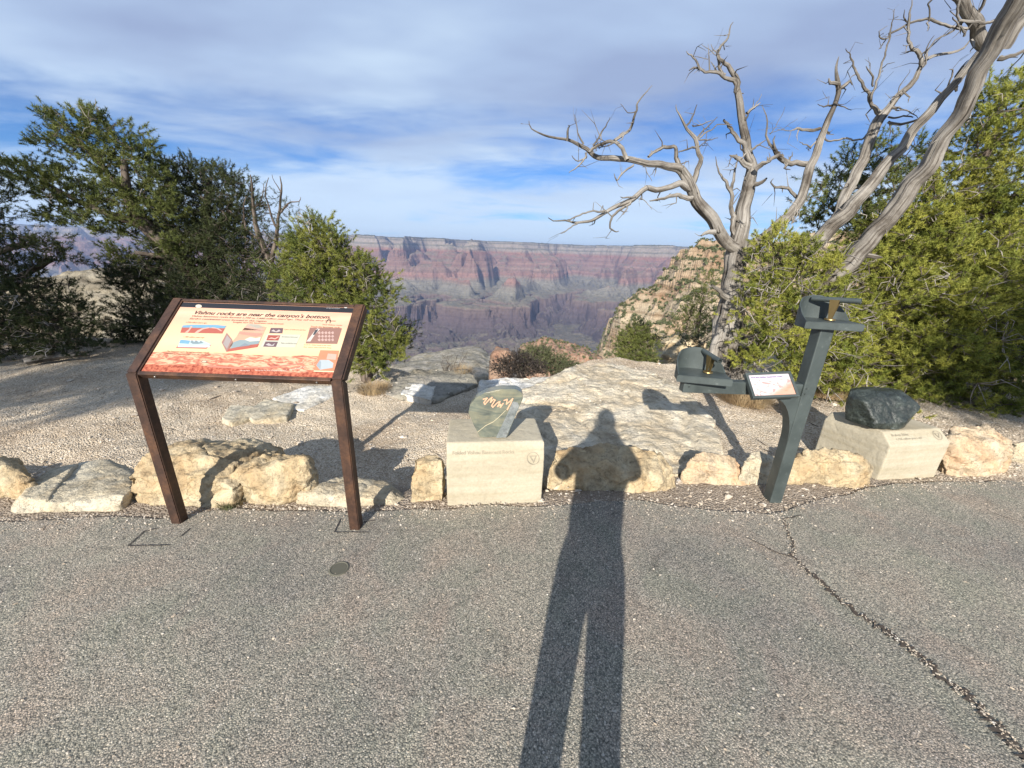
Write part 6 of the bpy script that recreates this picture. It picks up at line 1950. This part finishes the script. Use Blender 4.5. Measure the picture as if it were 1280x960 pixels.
# left trees ------------------------------------------------
tree('pinyon_pine', 'wind swept pinyon leaning left against the sky', 'tree',
     [(92, 152, 6.2, 34, 22), (122, 165, 6.2, 34, 24), (80, 182, 6.1, 30, 18), (150, 178, 6.3, 32, 24), (172, 192, 6.3, 24, 22), (120, 200, 6.2, 36, 18), (40, 215, 6.0, 34, 16), (62, 232, 6.0, 40, 18), (100, 240, 6.1, 40, 22), (140, 240, 6.2, 34, 22), (90, 268, 6.1, 40, 16), (135, 275, 6.2, 44, 18), (180, 230, 6.3, 30, 24), (195, 262, 6.4, 34, 26), (215, 300, 6.4, 26, 20), (150, 318, 6.3, 26, 10)],
     [[(300, 425, 7.0, .16), (262, 370, 6.8, .15), (228, 330, 6.6, .13), (196, 296, 6.4, .11), (170, 265, 6.3, .085), (158, 235, 6.2, .06), (155, 200, 6.2, .035)], [(185, 285, 6.4, .07), (140, 268, 6.2, .05), (95, 250, 6.1, .035), (50, 225, 6.0, .02)], [(160, 240, 6.25, .045), (120, 200, 6.2, .03), (92, 165, 6.2, .02)], [(225, 325, 6.5, .05), (170, 315, 6.3, .03)]],
     M_LEAF_M, npx=1 / 20.0, tuft=0.11, needles=54, per=13, nw=.0068, seed=15, dead=15, gap=0.35, cl=.078, sp_=.165)
tree('juniper', 'dense blackish green evergreen behind the sign left rail', 'tree',
     [(235, 225, 6.9, 34, 26), (270, 230, 7.0, 34, 26), (220, 262, 6.9, 36, 30), (265, 270, 6.9, 44, 34), (300, 250, 7.0, 22, 30), (240, 305, 6.8, 46, 32), (290, 310, 6.8, 40, 36), (210, 340, 6.7, 44, 28), (260, 355, 6.6, 50, 30), (310, 360, 6.6, 34, 30), (170, 345, 6.7, 34, 22), (200, 385, 6.5, 50, 26), (180, 415, 6.4, 40, 18)],
     [[(262, 430, 6.9, .14), (265, 380, 6.9, .12), (262, 320, 6.9, .10), (258, 270, 6.95, .07), (262, 225, 7.0, .03)], [(262, 350, 6.9, .06), (220, 330, 6.8, .04), (185, 345, 6.7, .02)], [(262, 300, 6.9, .06), (290, 260, 6.95, .03)]],
     M_LEAF_D, npx=1 / 20.0, tuft=0.11, needles=40, nw=.0065, per=12, seed=16, dead=25, gap=1.2, cl=.10, sp_=.15)
tree('bare_juniper', 'mostly leafless dark shrubby tree between the evergreen and the small pinyon', 'tree',
     [(325, 330, 6.7, 28, 30), (345, 290, 6.7, 20, 20), (362, 268, 6.6, 16, 14), (340, 355, 6.6, 30, 24), (322, 235, 6.8, 12, 10), (375, 300, 6.6, 14, 18), (330, 262, 6.8, 14, 14), (355, 250, 6.7, 10, 8)],
     [[(345, 425, 6.8, .08), (342, 370, 6.8, .07), (338, 330, 6.8, .055), (325, 300, 6.8, .045), (318, 270, 6.8, .03), (316, 240, 6.8, .018), (313, 218, 6.8, .006)],
      [(338, 335, 6.8, .04), (345, 300, 6.75, .032), (348, 270, 6.7, .022), (352, 240, 6.7, .014), (350, 220, 6.7, .005)], [(348, 268, 6.7, .018), (360, 255, 6.7, .013), (374, 252, 6.7, .008), (376, 246, 6.7, .004)],
      [(325, 300, 6.8, .03), (308, 285, 6.8, .018), (304, 262, 6.8, .012), (308, 245, 6.8, .005)], [(346, 285, 6.75, .02), (336, 262, 6.75, .014), (332, 240, 6.75, .009), (336, 222, 6.75, .004)], [(352, 242, 6.7, .009), (343, 228, 6.7, .005), (340, 218, 6.7, .003)],
      [(318, 262, 6.8, .012), (326, 250, 6.8, .008), (330, 230, 6.8, .004)], [(342, 340, 6.8, .03), (360, 315, 6.7, .02), (372, 290, 6.6, .01)]],
     M_LEAF_D, npx=1 / 60.0, tuft=0.10, needles=30, nw=.005, per=4, seed=17, sp_=0.11, dead=0)
tree('pinyon_pine', 'bushy sunlit young pinyon behind the right end of the sign', 'tree',
     [(392, 285, 5.0, 20, 14), (378, 308, 5.0, 26, 20), (410, 305, 5.0, 26, 22), (370, 340, 5.0, 26, 24), (400, 340, 4.9, 36, 26), (440, 335, 5.0, 26, 22), (462, 352, 5.05, 26, 16), (430, 368, 4.9, 36, 22), (390, 372, 4.9, 36, 20), (478, 372, 5.0, 18, 12), (465, 395, 4.9, 22, 20), (452, 420, 4.8, 22, 22), (480, 412, 4.9, 22, 18), (495, 425, 4.9, 18, 14), (465, 448, 4.7, 26, 18), (485, 440, 4.8, 18, 12)],
     [[(462, 482, 4.9, .08), (452, 450, 4.95, .07), (440, 415, 5.0, .06), (425, 375, 5.05, .05), (408, 335, 5.05, .035), (395, 295, 5.05, .015)], [(445, 425, 5.0, .035), (475, 420, 4.95, .02)], [(430, 385, 5.05, .035), (460, 360, 5.05, .02)], [(432, 392, 5.05, .03), (395, 370, 5.0, .02)]],
     M_LEAF_B, npx=1 / 22.0, tuft=0.09, needles=58, nw=.0056, per=12, seed=18, dead=60, gap=1.6, cl=.080, sp_=.112)
tree('small_juniper', 'little dark bush hanging over the rim right of the young pinyon', 'shrub',
     [(508, 418, 5.3, 12, 10), (500, 405, 5.3, 12, 8), (512, 428, 5.3, 9, 8)], [[(490, 450, 5.35, .03), (498, 430, 5.32, .02), (505, 412, 5.3, .01)]], M_LEAF_D, npx=1 / 22.0, tuft=0.08, needles=30, nw=.0045, per=6, seed=19, sp_=0.06)
tree('pinyon_pine', 'shaded dark pinyon cut by the left photo edge', 'tree',
     [(-16, 235, 5.6, 16, 30), (-12, 275, 5.5, 24, 24), (15, 300, 5.5, 34, 14), (55, 303, 5.5, 30, 10), (10, 335, 5.4, 40, 20), (70, 320, 5.5, 22, 8), (0, 370, 5.3, 50, 30), (50, 370, 5.4, 40, 22), (85, 395, 5.4, 36, 20), (20, 410, 5.2, 60, 26), (80, 425, 5.2, 50, 16), (-20, 420, 5.2, 50, 30)],
     [[(-40, 450, 5.8, .16), (-30, 390, 5.8, .14), (-22, 330, 5.8, .11), (-15, 270, 5.7, .07), (-10, 225, 5.6, .03)], [(-28, 380, 5.8, .07), (20, 350, 5.6, .05), (65, 325, 5.5, .025)], [(-28, 410, 5.8, .06), (30, 400, 5.5, .04), (80, 410, 5.3, .02)], [(-20, 320, 5.8, .05), (30, 305, 5.6, .03)]],
     M_LEAF_D, npx=1 / 30.0, tuft=0.10, needles=42, nw=.0065, per=12, seed=20, dead=30, gap=1.0, cl=.095, sp_=.15)

# shrubs by the rim ------------------------------------------------
tree('shrub', 'dark purplish shrub on the rim above the polished stone', 'shrub',
     [(632, 458, 5.6, 18, 12), (650, 450, 5.6, 16, 12), (665, 460, 5.6, 20, 10), (640, 466, 5.5, 18, 7)], [[(650, 480, 5.6, .02), (648, 460, 5.6, .012)], [(650, 474, 5.6, .012), (670, 462, 5.6, .008)]], M_LEAF_P, npx=1 / 5.0, tuft=0.05, needles=18, nw=.007, per=5, seed=30, sp_=0.04, cl=.05)
tree('shrub', 'grey green shrub right of the dark purplish rim shrub', 'shrub',
     [(672, 446, 7.2, 20, 14), (692, 454, 7.2, 22, 12), (712, 460, 7.0, 18, 8), (660, 452, 7.2, 12, 10)], [[(690, 480, 7.2, .03), (688, 458, 7.2, .02)], [(690, 470, 7.2, .012), (712, 460, 7.0, .008)], [(688, 465, 7.2, .012), (670, 446, 7.2, .008)]], M_LEAF_S, npx=1 / 5.0, tuft=0.075, needles=22, nw=.007, per=6, seed=31, sp_=0.045, cl=.07)
tree('small_pine', 'small green pine growing out of the rim ledge before the cliff', 'tree',
     [(796, 412, 8.5, 18, 10), (786, 425, 8.5, 20, 12), (806, 428, 8.5, 20, 12), (794, 445, 8.4, 22, 14), (812, 448, 8.4, 14, 10)], [[(800, 474, 8.5, .05), (799, 450, 8.5, .04), (797, 425, 8.5, .025), (796, 406, 8.5, .01)]], M_LEAF_M, npx=1 / 5.0, tuft=0.11, needles=30, nw=.008, per=7, seed=32, sp_=0.085, cl=.10, gap=.4)
tree('shrub', 'dark green scrub on the slope left of the dead trunk', 'shrub',
     [(878, 372, 10, 16, 16), (868, 392, 10, 22, 14), (855, 412, 10, 18, 12), (882, 405, 10, 18, 16), (885, 350, 10, 10, 14)], [[(872, 440, 10, .06), (872, 405, 10, .04), (880, 370, 10, .02)]], M_LEAF_M, npx=1 / 16.0, tuft=0.12, needles=24, nw=.009, per=5, seed=33, sp_=0.11, cl=.14)
tree('shrub', 'grey green scrub low beside the lower viewing tube', 'shrub',
     [(866, 428, 7.5, 16, 12), (880, 445, 7.2, 14, 12)], [[(876, 465, 7.4, .03), (872, 440, 7.4, .02)]], M_LEAF_S, npx=1 / 14.0, tuft=0.09, needles=22, nw=.008, per=5, seed=34, sp_=0.1, cl=.09)


def grass_clump(name, label, px, py, z, r, n, mat, hmax, seed, cat='dry grass'):
    rng = np.random.default_rng(seed)
    c = at_z(px, py, z)
    root = c
    a = rng.uniform(0, 2 * math.pi, n); rr = r * np.sqrt(rng.uniform(0, 1, n))
    B = np.stack([c.x + rr * np.cos(a), c.y + rr * np.sin(a), np.full(n, z)], axis=1)
    B[:, 2] = np.maximum(B[:, 2], ground_h(B[:, 0], B[:, 1]))
    D = np.stack([np.cos(a) * .6, np.sin(a) * .6, np.ones(n)], axis=1) + rng.normal(size=(n, 3)) * .35
    Lh = hmax * rng.uniform(.4, 1, n)
    D = D / np.linalg.norm(D, axis=1)[:, None] * Lh[:, None]
    sd = np.stack([-np.sin(a), np.cos(a), 0 * a], axis=1) * .0022
    V = np.stack([B + sd, B - sd, B + D], axis=1).reshape(-1, 3)
    me = mesh_np(name, V, np.arange(len(V)).reshape(-1, 3))
    me.transform(Matrix.Translation(-c))
    o = link_mesh(name, me, mat); o.location = c
    return tag(o, label, cat)


grass_clump('dry_grass', 'straw coloured dry grass at the foot of the young pinyon', 468, 488, -.25, .20, 1100, M_GRASS, .11, 41)
grass_clump('dry_grass', 'brown dry grass right of the lower viewing tube arm', 930, 500, .0, .26, 2600, M_GRASS, .16, 42)
grass_clump('dry_grass', 'pale grass tuft on the rim beside the bare twigs', 578, 470, -.3, .12, 700, M_GRASS, .22, 43)
grass_clump('dry_grass', 'tiny grass tuft at the base of the craggy boulder', 288, 632, 0.0, .05, 260, M_LEAF_S, .07, 44)
grass_clump('dry_grass', 'reddish dry stems behind the wedge shaped plinth', 1030, 492, .05, .22, 1300, M_GRASS, .14, 45)


def twig_bush(name, label, px, py, Y, h, seed, cat='shrub', n=14):
    rng = np.random.default_rng(seed); b = Vector(at_y(px, py, Y)); tb = Tubes()
    for i in range(n):
        a = rng.uniform(0, 6.28); d = np.array([math.cos(a) * .5, math.sin(a) * .5, 1.0]) + rng.normal(size=3) * .2; d /= np.linalg.norm(d)
        L = h * rng.uniform(.5, 1); p = np.array(b[:])
        pts = [p, p + d * L * .5 + rng.normal(size=3) * .01, p + d * L + rng.normal(size=3) * .03]
        tb.add(pts, [.004, .003, .0012], 4)
        for k in range(3):
            q = pts[1] + (pts[2] - pts[1]) * rng.uniform(0, .8); e = d + rng.normal(size=3) * .6; tb.add([q, q + e * L * .25], [.002, .0008], 3)
    o = tb.obj(name, M_BARK); o.data.transform(Matrix.Translation(-b)); o.location = b
    return tag(o, label, cat)


twig_bush('bare_twigs', 'leafless dark twigs standing against the grey rock mound', 556, 472, 5.6, .42, 51)
twig_bush('bare_twigs', 'tall thin bare stems right of the leafless twigs', 568, 470, 5.7, .55, 52, n=6)

# fallen pale log far left, sticks
def stick(name, label, a, b, r, mat, cat='stick', seed=0):
    A, B = Vector(a), Vector(b); tb = Tubes(); sp, sr = smooth_path([A, A.lerp(B, .5) + Vector((0, 0, r * .5)), B], [r, r * 1.1, r * .5], .03, .01, seed)
    tb.add(sp, sr, 8, seed, .15); o = tb.obj(name, mat); o.data.transform(Matrix.Translation(-A)); o.location = A
    return tag(o, label, cat)


stick('fallen_log', 'pale fallen log lying in shade below the left trees', at_z(32, 452, -.22), at_z(112, 443, -.2), .05, M_DEAD, 'log', 3)
stick('stick', 'short dark curved stick lying on the gravel under the sign', at_z(262, 500, -.265), at_z(282, 494, -.262), .008, M_BARK, 'stick', 4)
stick('stick', 'pale straight stick on the gravel right of the left sign leg', at_z(216, 514, -.265), at_z(234, 505, -.262), .008, M_TWIG, 'stick', 5)

# twig and needle litter on the gravel
def litter():
    rng = np.random.default_rng(77); tb = Tubes(); n = 420
    for i in range(n):
        x = rng.uniform(-6, 4.4); y = 2.2 + rng.uniform() ** 1.2 * 3.2
        if perlin(np.array([[x * .9, y * .9, 2.2]]))[0] < rng.uniform(-.3, .5): continue
        z = float(ground_h(np.array([x]), np.array([y]))[0]) + .006; a = rng.uniform(0, 6.28); L = rng.uniform(.02, .11); r = rng.uniform(.0012, .0032)
        p = np.array([x, y, z]); d = np.array([math.cos(a), math.sin(a), 0])
        tb.add([p, p + d * L * .5 + np.array([-d[1], d[0], .3]) * rng.normal() * .008, p + d * L], [r, r, r * .6], 4)
    tag(tb.obj('twig_litter', M_BARK), 'fine dark twigs and needle litter strewn over the gravel', 'litter', kind='stuff')


litter()

# orange scrap of litter in front of the cream boulder
M_SCRAP = flat('orange_peel', (0.75, 0.16, 0.03), .6)
c = at_z(820, 608, 0.0)
bm = bmesh.new()
for i in range(7):
    a = random.uniform(0, 6.28); p = c + Vector((math.cos(a) * .016, math.sin(a) * .012, .006 + random.uniform(0, .010))); u = Vector((random.gauss(0, 1), random.gauss(0, 1), random.gauss(0, .6))).normalized() * .012; w = Vector((random.gauss(0, 1), random.gauss(0, 1), random.gauss(0, .8))).normalized() * .009
    bm.faces.new([bm.verts.new(q) for q in (p - u - w, p + u - w * .6, p + u * .7 + w, p - u * .6 + w)])
bm_obj('fallen_leaves', bm, M_SCRAP); tag(bpy.data.objects['fallen_leaves'], 'small bright orange leaf scraps at the foot of the large cream boulder', 'leaves')


# ------------------------------------------------------------------ the photographer, standing just behind the camera
def skin_body(name, verts, edges, radii, mat, parent, sub=2, root_i=0):
    me = bpy.data.meshes.new(name); me.from_pydata([tuple(v) for v in verts], edges, []); me.update()
    o = bpy.data.objects.new(name, me); COL.objects.link(o)
    md = o.modifiers.new('skin', 'SKIN'); md.use_smooth_shade = True
    o.modifiers.new('sub', 'SUBSURF').levels = sub
    sv = me.skin_vertices[0].data if me.skin_vertices else None
    if sv is None:
        bm = bmesh.new(); bm.from_mesh(me); bm.verts.layers.skin.verify(); bm.to_mesh(me); bm.free(); sv = me.skin_vertices[0].data
    for i, r in enumerate(radii):
        sv[i].radius = (r, r) if not isinstance(r, tuple) else r
        sv[i].use_root = (i == root_i)
    dg = bpy.context.evaluated_depsgraph_get(); dg.update()
    m2 = bpy.data.meshes.new_from_object(o.evaluated_get(dg)); bpy.data.objects.remove(o)
    m2.name = name; m2.materials.clear()
    return link_mesh(name, m2, mat, parent, smooth=True)


def person():
    X, Y = -0.035, -0.25
    root = empty('person', (X, Y, 0))
    tag(root, 'person in dark jacket standing on the path holding up a phone', 'person')
    M_SKIN = flat('skin', (0.50, 0.30, 0.21), .5); M_JKT = flat('dark_jacket', (0.03, 0.035, 0.05), .8); M_JEAN = flat('blue_trousers', (0.05, 0.07, 0.13), .9)
    M_HAIR = flat('brown_hair', (0.045, 0.028, 0.018), .6); M_SHOE = flat('dark_shoe', (0.04, 0.035, 0.03), .7); M_PHONE = flat('phone_glass', (0.01, 0.01, 0.012), .15); M_EYE = flat('eye_white', (.8, .8, .78), .3)
    v = []; e = []; r = []
    def J(x, y, z, rad, par=None):
        v.append((X + x, Y + y, z)); r.append(rad)
        if par is not None: e.append((par, len(v) - 1))
        return len(v) - 1
    pel = J(0, 0, .92, (.100, .075)); sp = J(0, .0, 1.10, (.12, .09), pel); ch = J(0, -.01, 1.30, (.155, .12), sp); nb = J(0, -.01, 1.44, (.075, .07), ch)
    nk = J(0, 0.0, 1.51, .052, nb); hd = J(0, .015, 1.60, (.070, .085), nk); ht = J(0, .01, 1.70, (.072, .088), hd); tp = J(0, .0, 1.765, (.045, .055), ht)
    for s_ in (-1, 1):
        hp = J(.080 * s_, 0, .82, .070, pel); kn = J(.090 * s_, .02, .50, .055, hp); an = J(.090 * s_, -.01, .10, .042, kn); ft = J(.095 * s_, .03, .045, .038, an); J(.10 * s_, .16, .035, .034, ft)
        sh = J(.16 * s_, -.01, 1.42, .060, ch); el = J(.232 * s_, .09, 1.20, .046, sh); wr = J(.095 * s_ + .055, .225, 1.325, .028, el)
    body = skin_body('body', v, e, r, M_SKIN, root)
    # clothing as slightly larger skins of the same limbs
    v = []; e = []; r = []
    pel = J(0, 0, .82, (.158, .125)); sp = J(0, .0, 1.08, (.165, .13), pel); ch = J(0, -.01, 1.30, (.175, .14), sp); nb_ = J(0, -.01, 1.47, (.155, .10), ch); nc_ = J(0, -.015, 1.56, (.120, .105), nb_); J(0, -.055, 1.65, (.085, .060), nc_)
    for s_ in (-1, 1):
        sh = J(.160 * s_, -.01, 1.40, .085, ch); el = J(.235 * s_, .09, 1.19, .062, sh); J(.105 * s_ + .05, .21, 1.33, .048, el)
    skin_body('jacket', v, e, r, M_JKT, root)
    v = []; e = []; r = []
    pel = J(0, 0, .93, (.145, .11)); J(0, 0, 1.03, (.135, .10), pel)
    for s_ in (-1, 1):
        hp = J(.080 * s_, 0, .80, .095, pel); kn = J(.086 * s_, .02, .50, .064, hp); J(.090 * s_, -.01, .09, .056, kn)
    skin_body('trousers', v, e, r, M_JEAN, root)
    for s_ in (-1, 1):
        bm = bmesh.new(); bm_box(bm, (X + .098 * s_, Y + .06, .045), (.10, .28, .085), bev=.028); bm_obj('shoe', bm, M_SHOE, root, True)
    # hair, face
    bm = bmesh.new(); bmesh.ops.create_uvsphere(bm, u_segments=24, v_segments=16, radius=1)
    for q in bm.verts:
        y = q.co.y
        q.co = Vector((X + q.co.x * .076, Y + .0 + y * .104 - .012, 1.70 + q.co.z * .098))
    bmesh.ops.delete(bm, geom=[q for q in bm.verts if q.co.y > Y + .035 and q.co.z < 1.735], context='VERTS')
    bm_obj('hair', bm, M_HAIR, root, True)
    fy = Y + .10
    for s_ in (-1, 1):
        bm = bmesh.new(); bmesh.ops.create_uvsphere(bm, u_segments=12, v_segments=8, radius=.013, matrix=Matrix.Translation((X + .031 * s_, fy - .012, 1.655))); ey = bm_obj('eye', bm, M_EYE, root, True)
        bm = bmesh.new(); bmesh.ops.create_uvsphere(bm, u_segments=10, v_segments=8, radius=.006, matrix=Matrix.Translation((X + .031 * s_, fy - .002, 1.655))); bm_obj('iris', bm, M_HAIR, ey, True)
        bm = bmesh.new(); bm_box(bm, (X + .083 * s_, Y + .01, 1.645), (.016, .035, .058), bev=.007); bm_obj('ear', bm, M_SKIN, root, True)
    skin_body('nose', [(X, fy - .012, 1.66), (X, fy + .006, 1.635), (X, fy + .014, 1.618)], [(0, 1), (1, 2)], [.008, .010, .013], M_SKIN, root, 1)
    bm = bmesh.new(); bm_box(bm, (X, fy - .004, 1.588), (.046, .012, .014), bev=.005); bm_obj('mouth', bm, flat('lips', (.45, .18, .15), .5), root, True)
    # phone right behind the camera position
    PX = Vector((0.0, -0.016, 1.375))
    ph = empty('phone', PX); tag(ph, 'black phone held in both hands by the photographer', 'phone')
    Mp = Matrix.Translation(PX) @ Matrix.Rotation(-PITCH, 4, 'X')
    bm = bmesh.new(); bm_box(bm, (0, 0, 0), (.150, .008, .074), Mp, bev=.003); bm_obj('body', bm, M_PHONE, ph)
    # hands with five fingers each, closed round the short ends of the phone
    for s_ in (-1, 1):
        hx = PX.x + .078 * s_; v = []; e = []; r = []
        def K(x, y, z, rad, par=None):
            p = Mp @ Vector((x - PX.x, y, z)); v.append(tuple(p)); r.append(rad)
            if par is not None: e.append((par, len(v) - 1))
            return len(v) - 1
        w0 = K(PX.x + (.075 + .02) * s_, -.085, -.085, .024); p1 = K(hx + .014 * s_, -.050, -.05, (.030, .020), w0); p2 = K(hx + .016 * s_, -.022, -.02, (.030, .016), p1)
        hand = skin_body('hand', v, e, r, M_SKIN, root, 1)
        # fingers: in front of the phone (far side) kept off the lens; thumb on the near side
        for f, (z0, ln, rad) in enumerate([(.024, .92, .0082), (.004, 1.0, .0086), (-.016, .94, .0082), (-.034, .74, .0072)]):
            v = []; e = []; r = []
            a = K(hx + .016 * s_, -.026, z0 * .8 - .010, rad * 1.05); b = K(hx + .020 * s_, -.004, z0, rad, a); c_ = K(hx + .010 * s_, .0135, z0 + .002, rad * .95, b); K(hx - (.002 + .012 * ln) * s_, .0145, z0 + .003, rad * .8, c_)
            skin_body('finger', v, e, r, M_SKIN, hand, 1)
        v = []; e = []; r = []
        a = K(hx + .012 * s_, -.044, -.034, .0115); b = K(hx + .000 * s_, -.030, -.012, .0105, a); K(hx - .026 * s_, -.016, .004, .0090, b)
        skin_body('thumb', v, e, r, M_SKIN, hand, 1)


person()


# ------------------------------------------------------------------ trees behind the photographer that shade the left and right edges
def world_tree(name, label, base, crown, seed, mat, n=90, tuft=.16):
    """tree away from the photo; crown lobes (x,y,z,r)"""
    rng = np.random.default_rng(seed); base = Vector(base); root = empty(name, base); tag(root, label, 'tree')
    top = Vector(crown[0][:3]); tb = Tubes()
    sp, sr = smooth_path([base - Vector((0, 0, .2)), base.lerp(top, .5) + Vector((.1, .1, 0)), top], [.20, .15, .05], .15, .05, seed); tb.add(sp, sr, 10, seed, .15)
    Cs = []
    for c in crown:
        tb.add([sp[len(sp) // 2], (np.array(sp[len(sp) // 2]) + np.array(c[:3])) / 2 + rng.normal(size=3) * .1, np.array(c[:3])], [.07, .05, .02], 7)
        d = rng.normal(size=(n, 3)); d /= np.linalg.norm(d, axis=1)[:, None]
        Cs.append(np.array(c[:3]) + d * (rng.uniform(0.1, 1, (n, 1)) ** .5) * c[3] * np.array([1, 1, .8]))
    tb.obj('trunk', M_BARK, root)
    C = np.concatenate(Cs); C = (C[:, None, :] + rng.normal(size=(len(C), 7, 3)) * .17).reshape(-1, 3)
    D = rng.normal(size=C.shape) + [0, 0, .6]; D /= np.linalg.norm(D, axis=1)[:, None]
    V = tufts(C, D, tuft * rng.uniform(.7, 1.3, len(C)), 22, .012, rng)
    link_mesh('foliage', mesh_np('foliage', V, np.arange(len(V)).reshape(-1, 3)), mat, root)


def unsun(p, t): return [p[0] - ADIR.x * t, p[1] - ADIR.y * t, p[2] - ADIR.z * t]


world_tree('pinyon_pine', 'tall dark pinyon behind the photographer on the left', (-8.4, -5.2, 0),
           [tuple(unsun((-7.0, 6.2, .6), 13.5)) + (1.15,), tuple(unsun((-6.0, 5.8, .4), 12.6)) + (1.0,), tuple(unsun((-8.2, 6.0, .8), 12.6)) + (1.2,), tuple(unsun((-8.4, 5.6, 2.0), 13.0)) + (1.2,), tuple(unsun((-4.7, 5.2, -.2), 13.0)) + (.8,), tuple(unsun((-7.0, 7.0, 1.8), 13.0)) + (1.1,), tuple(unsun((-5.6, 4.45, -.27), 12.4)) + (.75,), tuple(unsun((-4.3, 4.5, -.27), 12.8)) + (.5,), tuple(unsun((-7.4, 4.6, -.27), 12.4)) + (1.0,)], 61, M_LEAF_M, 150)
world_tree('pinyon_pine', 'tall pinyon behind the photographer on the right', (3.6, -6.0, 0),
           [tuple(unsun((4.75, 3.85, .35), 11.0)) + (.72,), tuple(unsun((5.3, 4.0, .75), 10.6)) + (.7,), tuple(unsun((5.4, 3.9, .2), 10.6)) + (.7,)], 62, M_LEAF_M, 130)

# ------------------------------------------------------------------ canyon air
bm = bmesh.new(); bm_box(bm, (0, 5000, -540), (60000, 64000, 1940))
hz = bm_obj('haze', bm, None)
tag(hz, 'thin blue air filling the canyon and fading the far walls', 'haze', kind='stuff')
m = bpy.data.materials.new('haze_air'); m.use_nodes = True; nt = m.node_tree; nt.nodes.clear()
out = nt.nodes.new('ShaderNodeOutputMaterial'); pv = nt.nodes.new('ShaderNodeVolumePrincipled')
pv.inputs['Color'].default_value = (0.50, 0.64, 0.98, 1); pv.inputs['Density'].default_value = 3.8e-5; pv.inputs['Anisotropy'].default_value = 0.3
nt.links.new(pv.outputs[0], out.inputs['Volume'])
hz.data.materials.clear(); hz.data.materials.append(m)
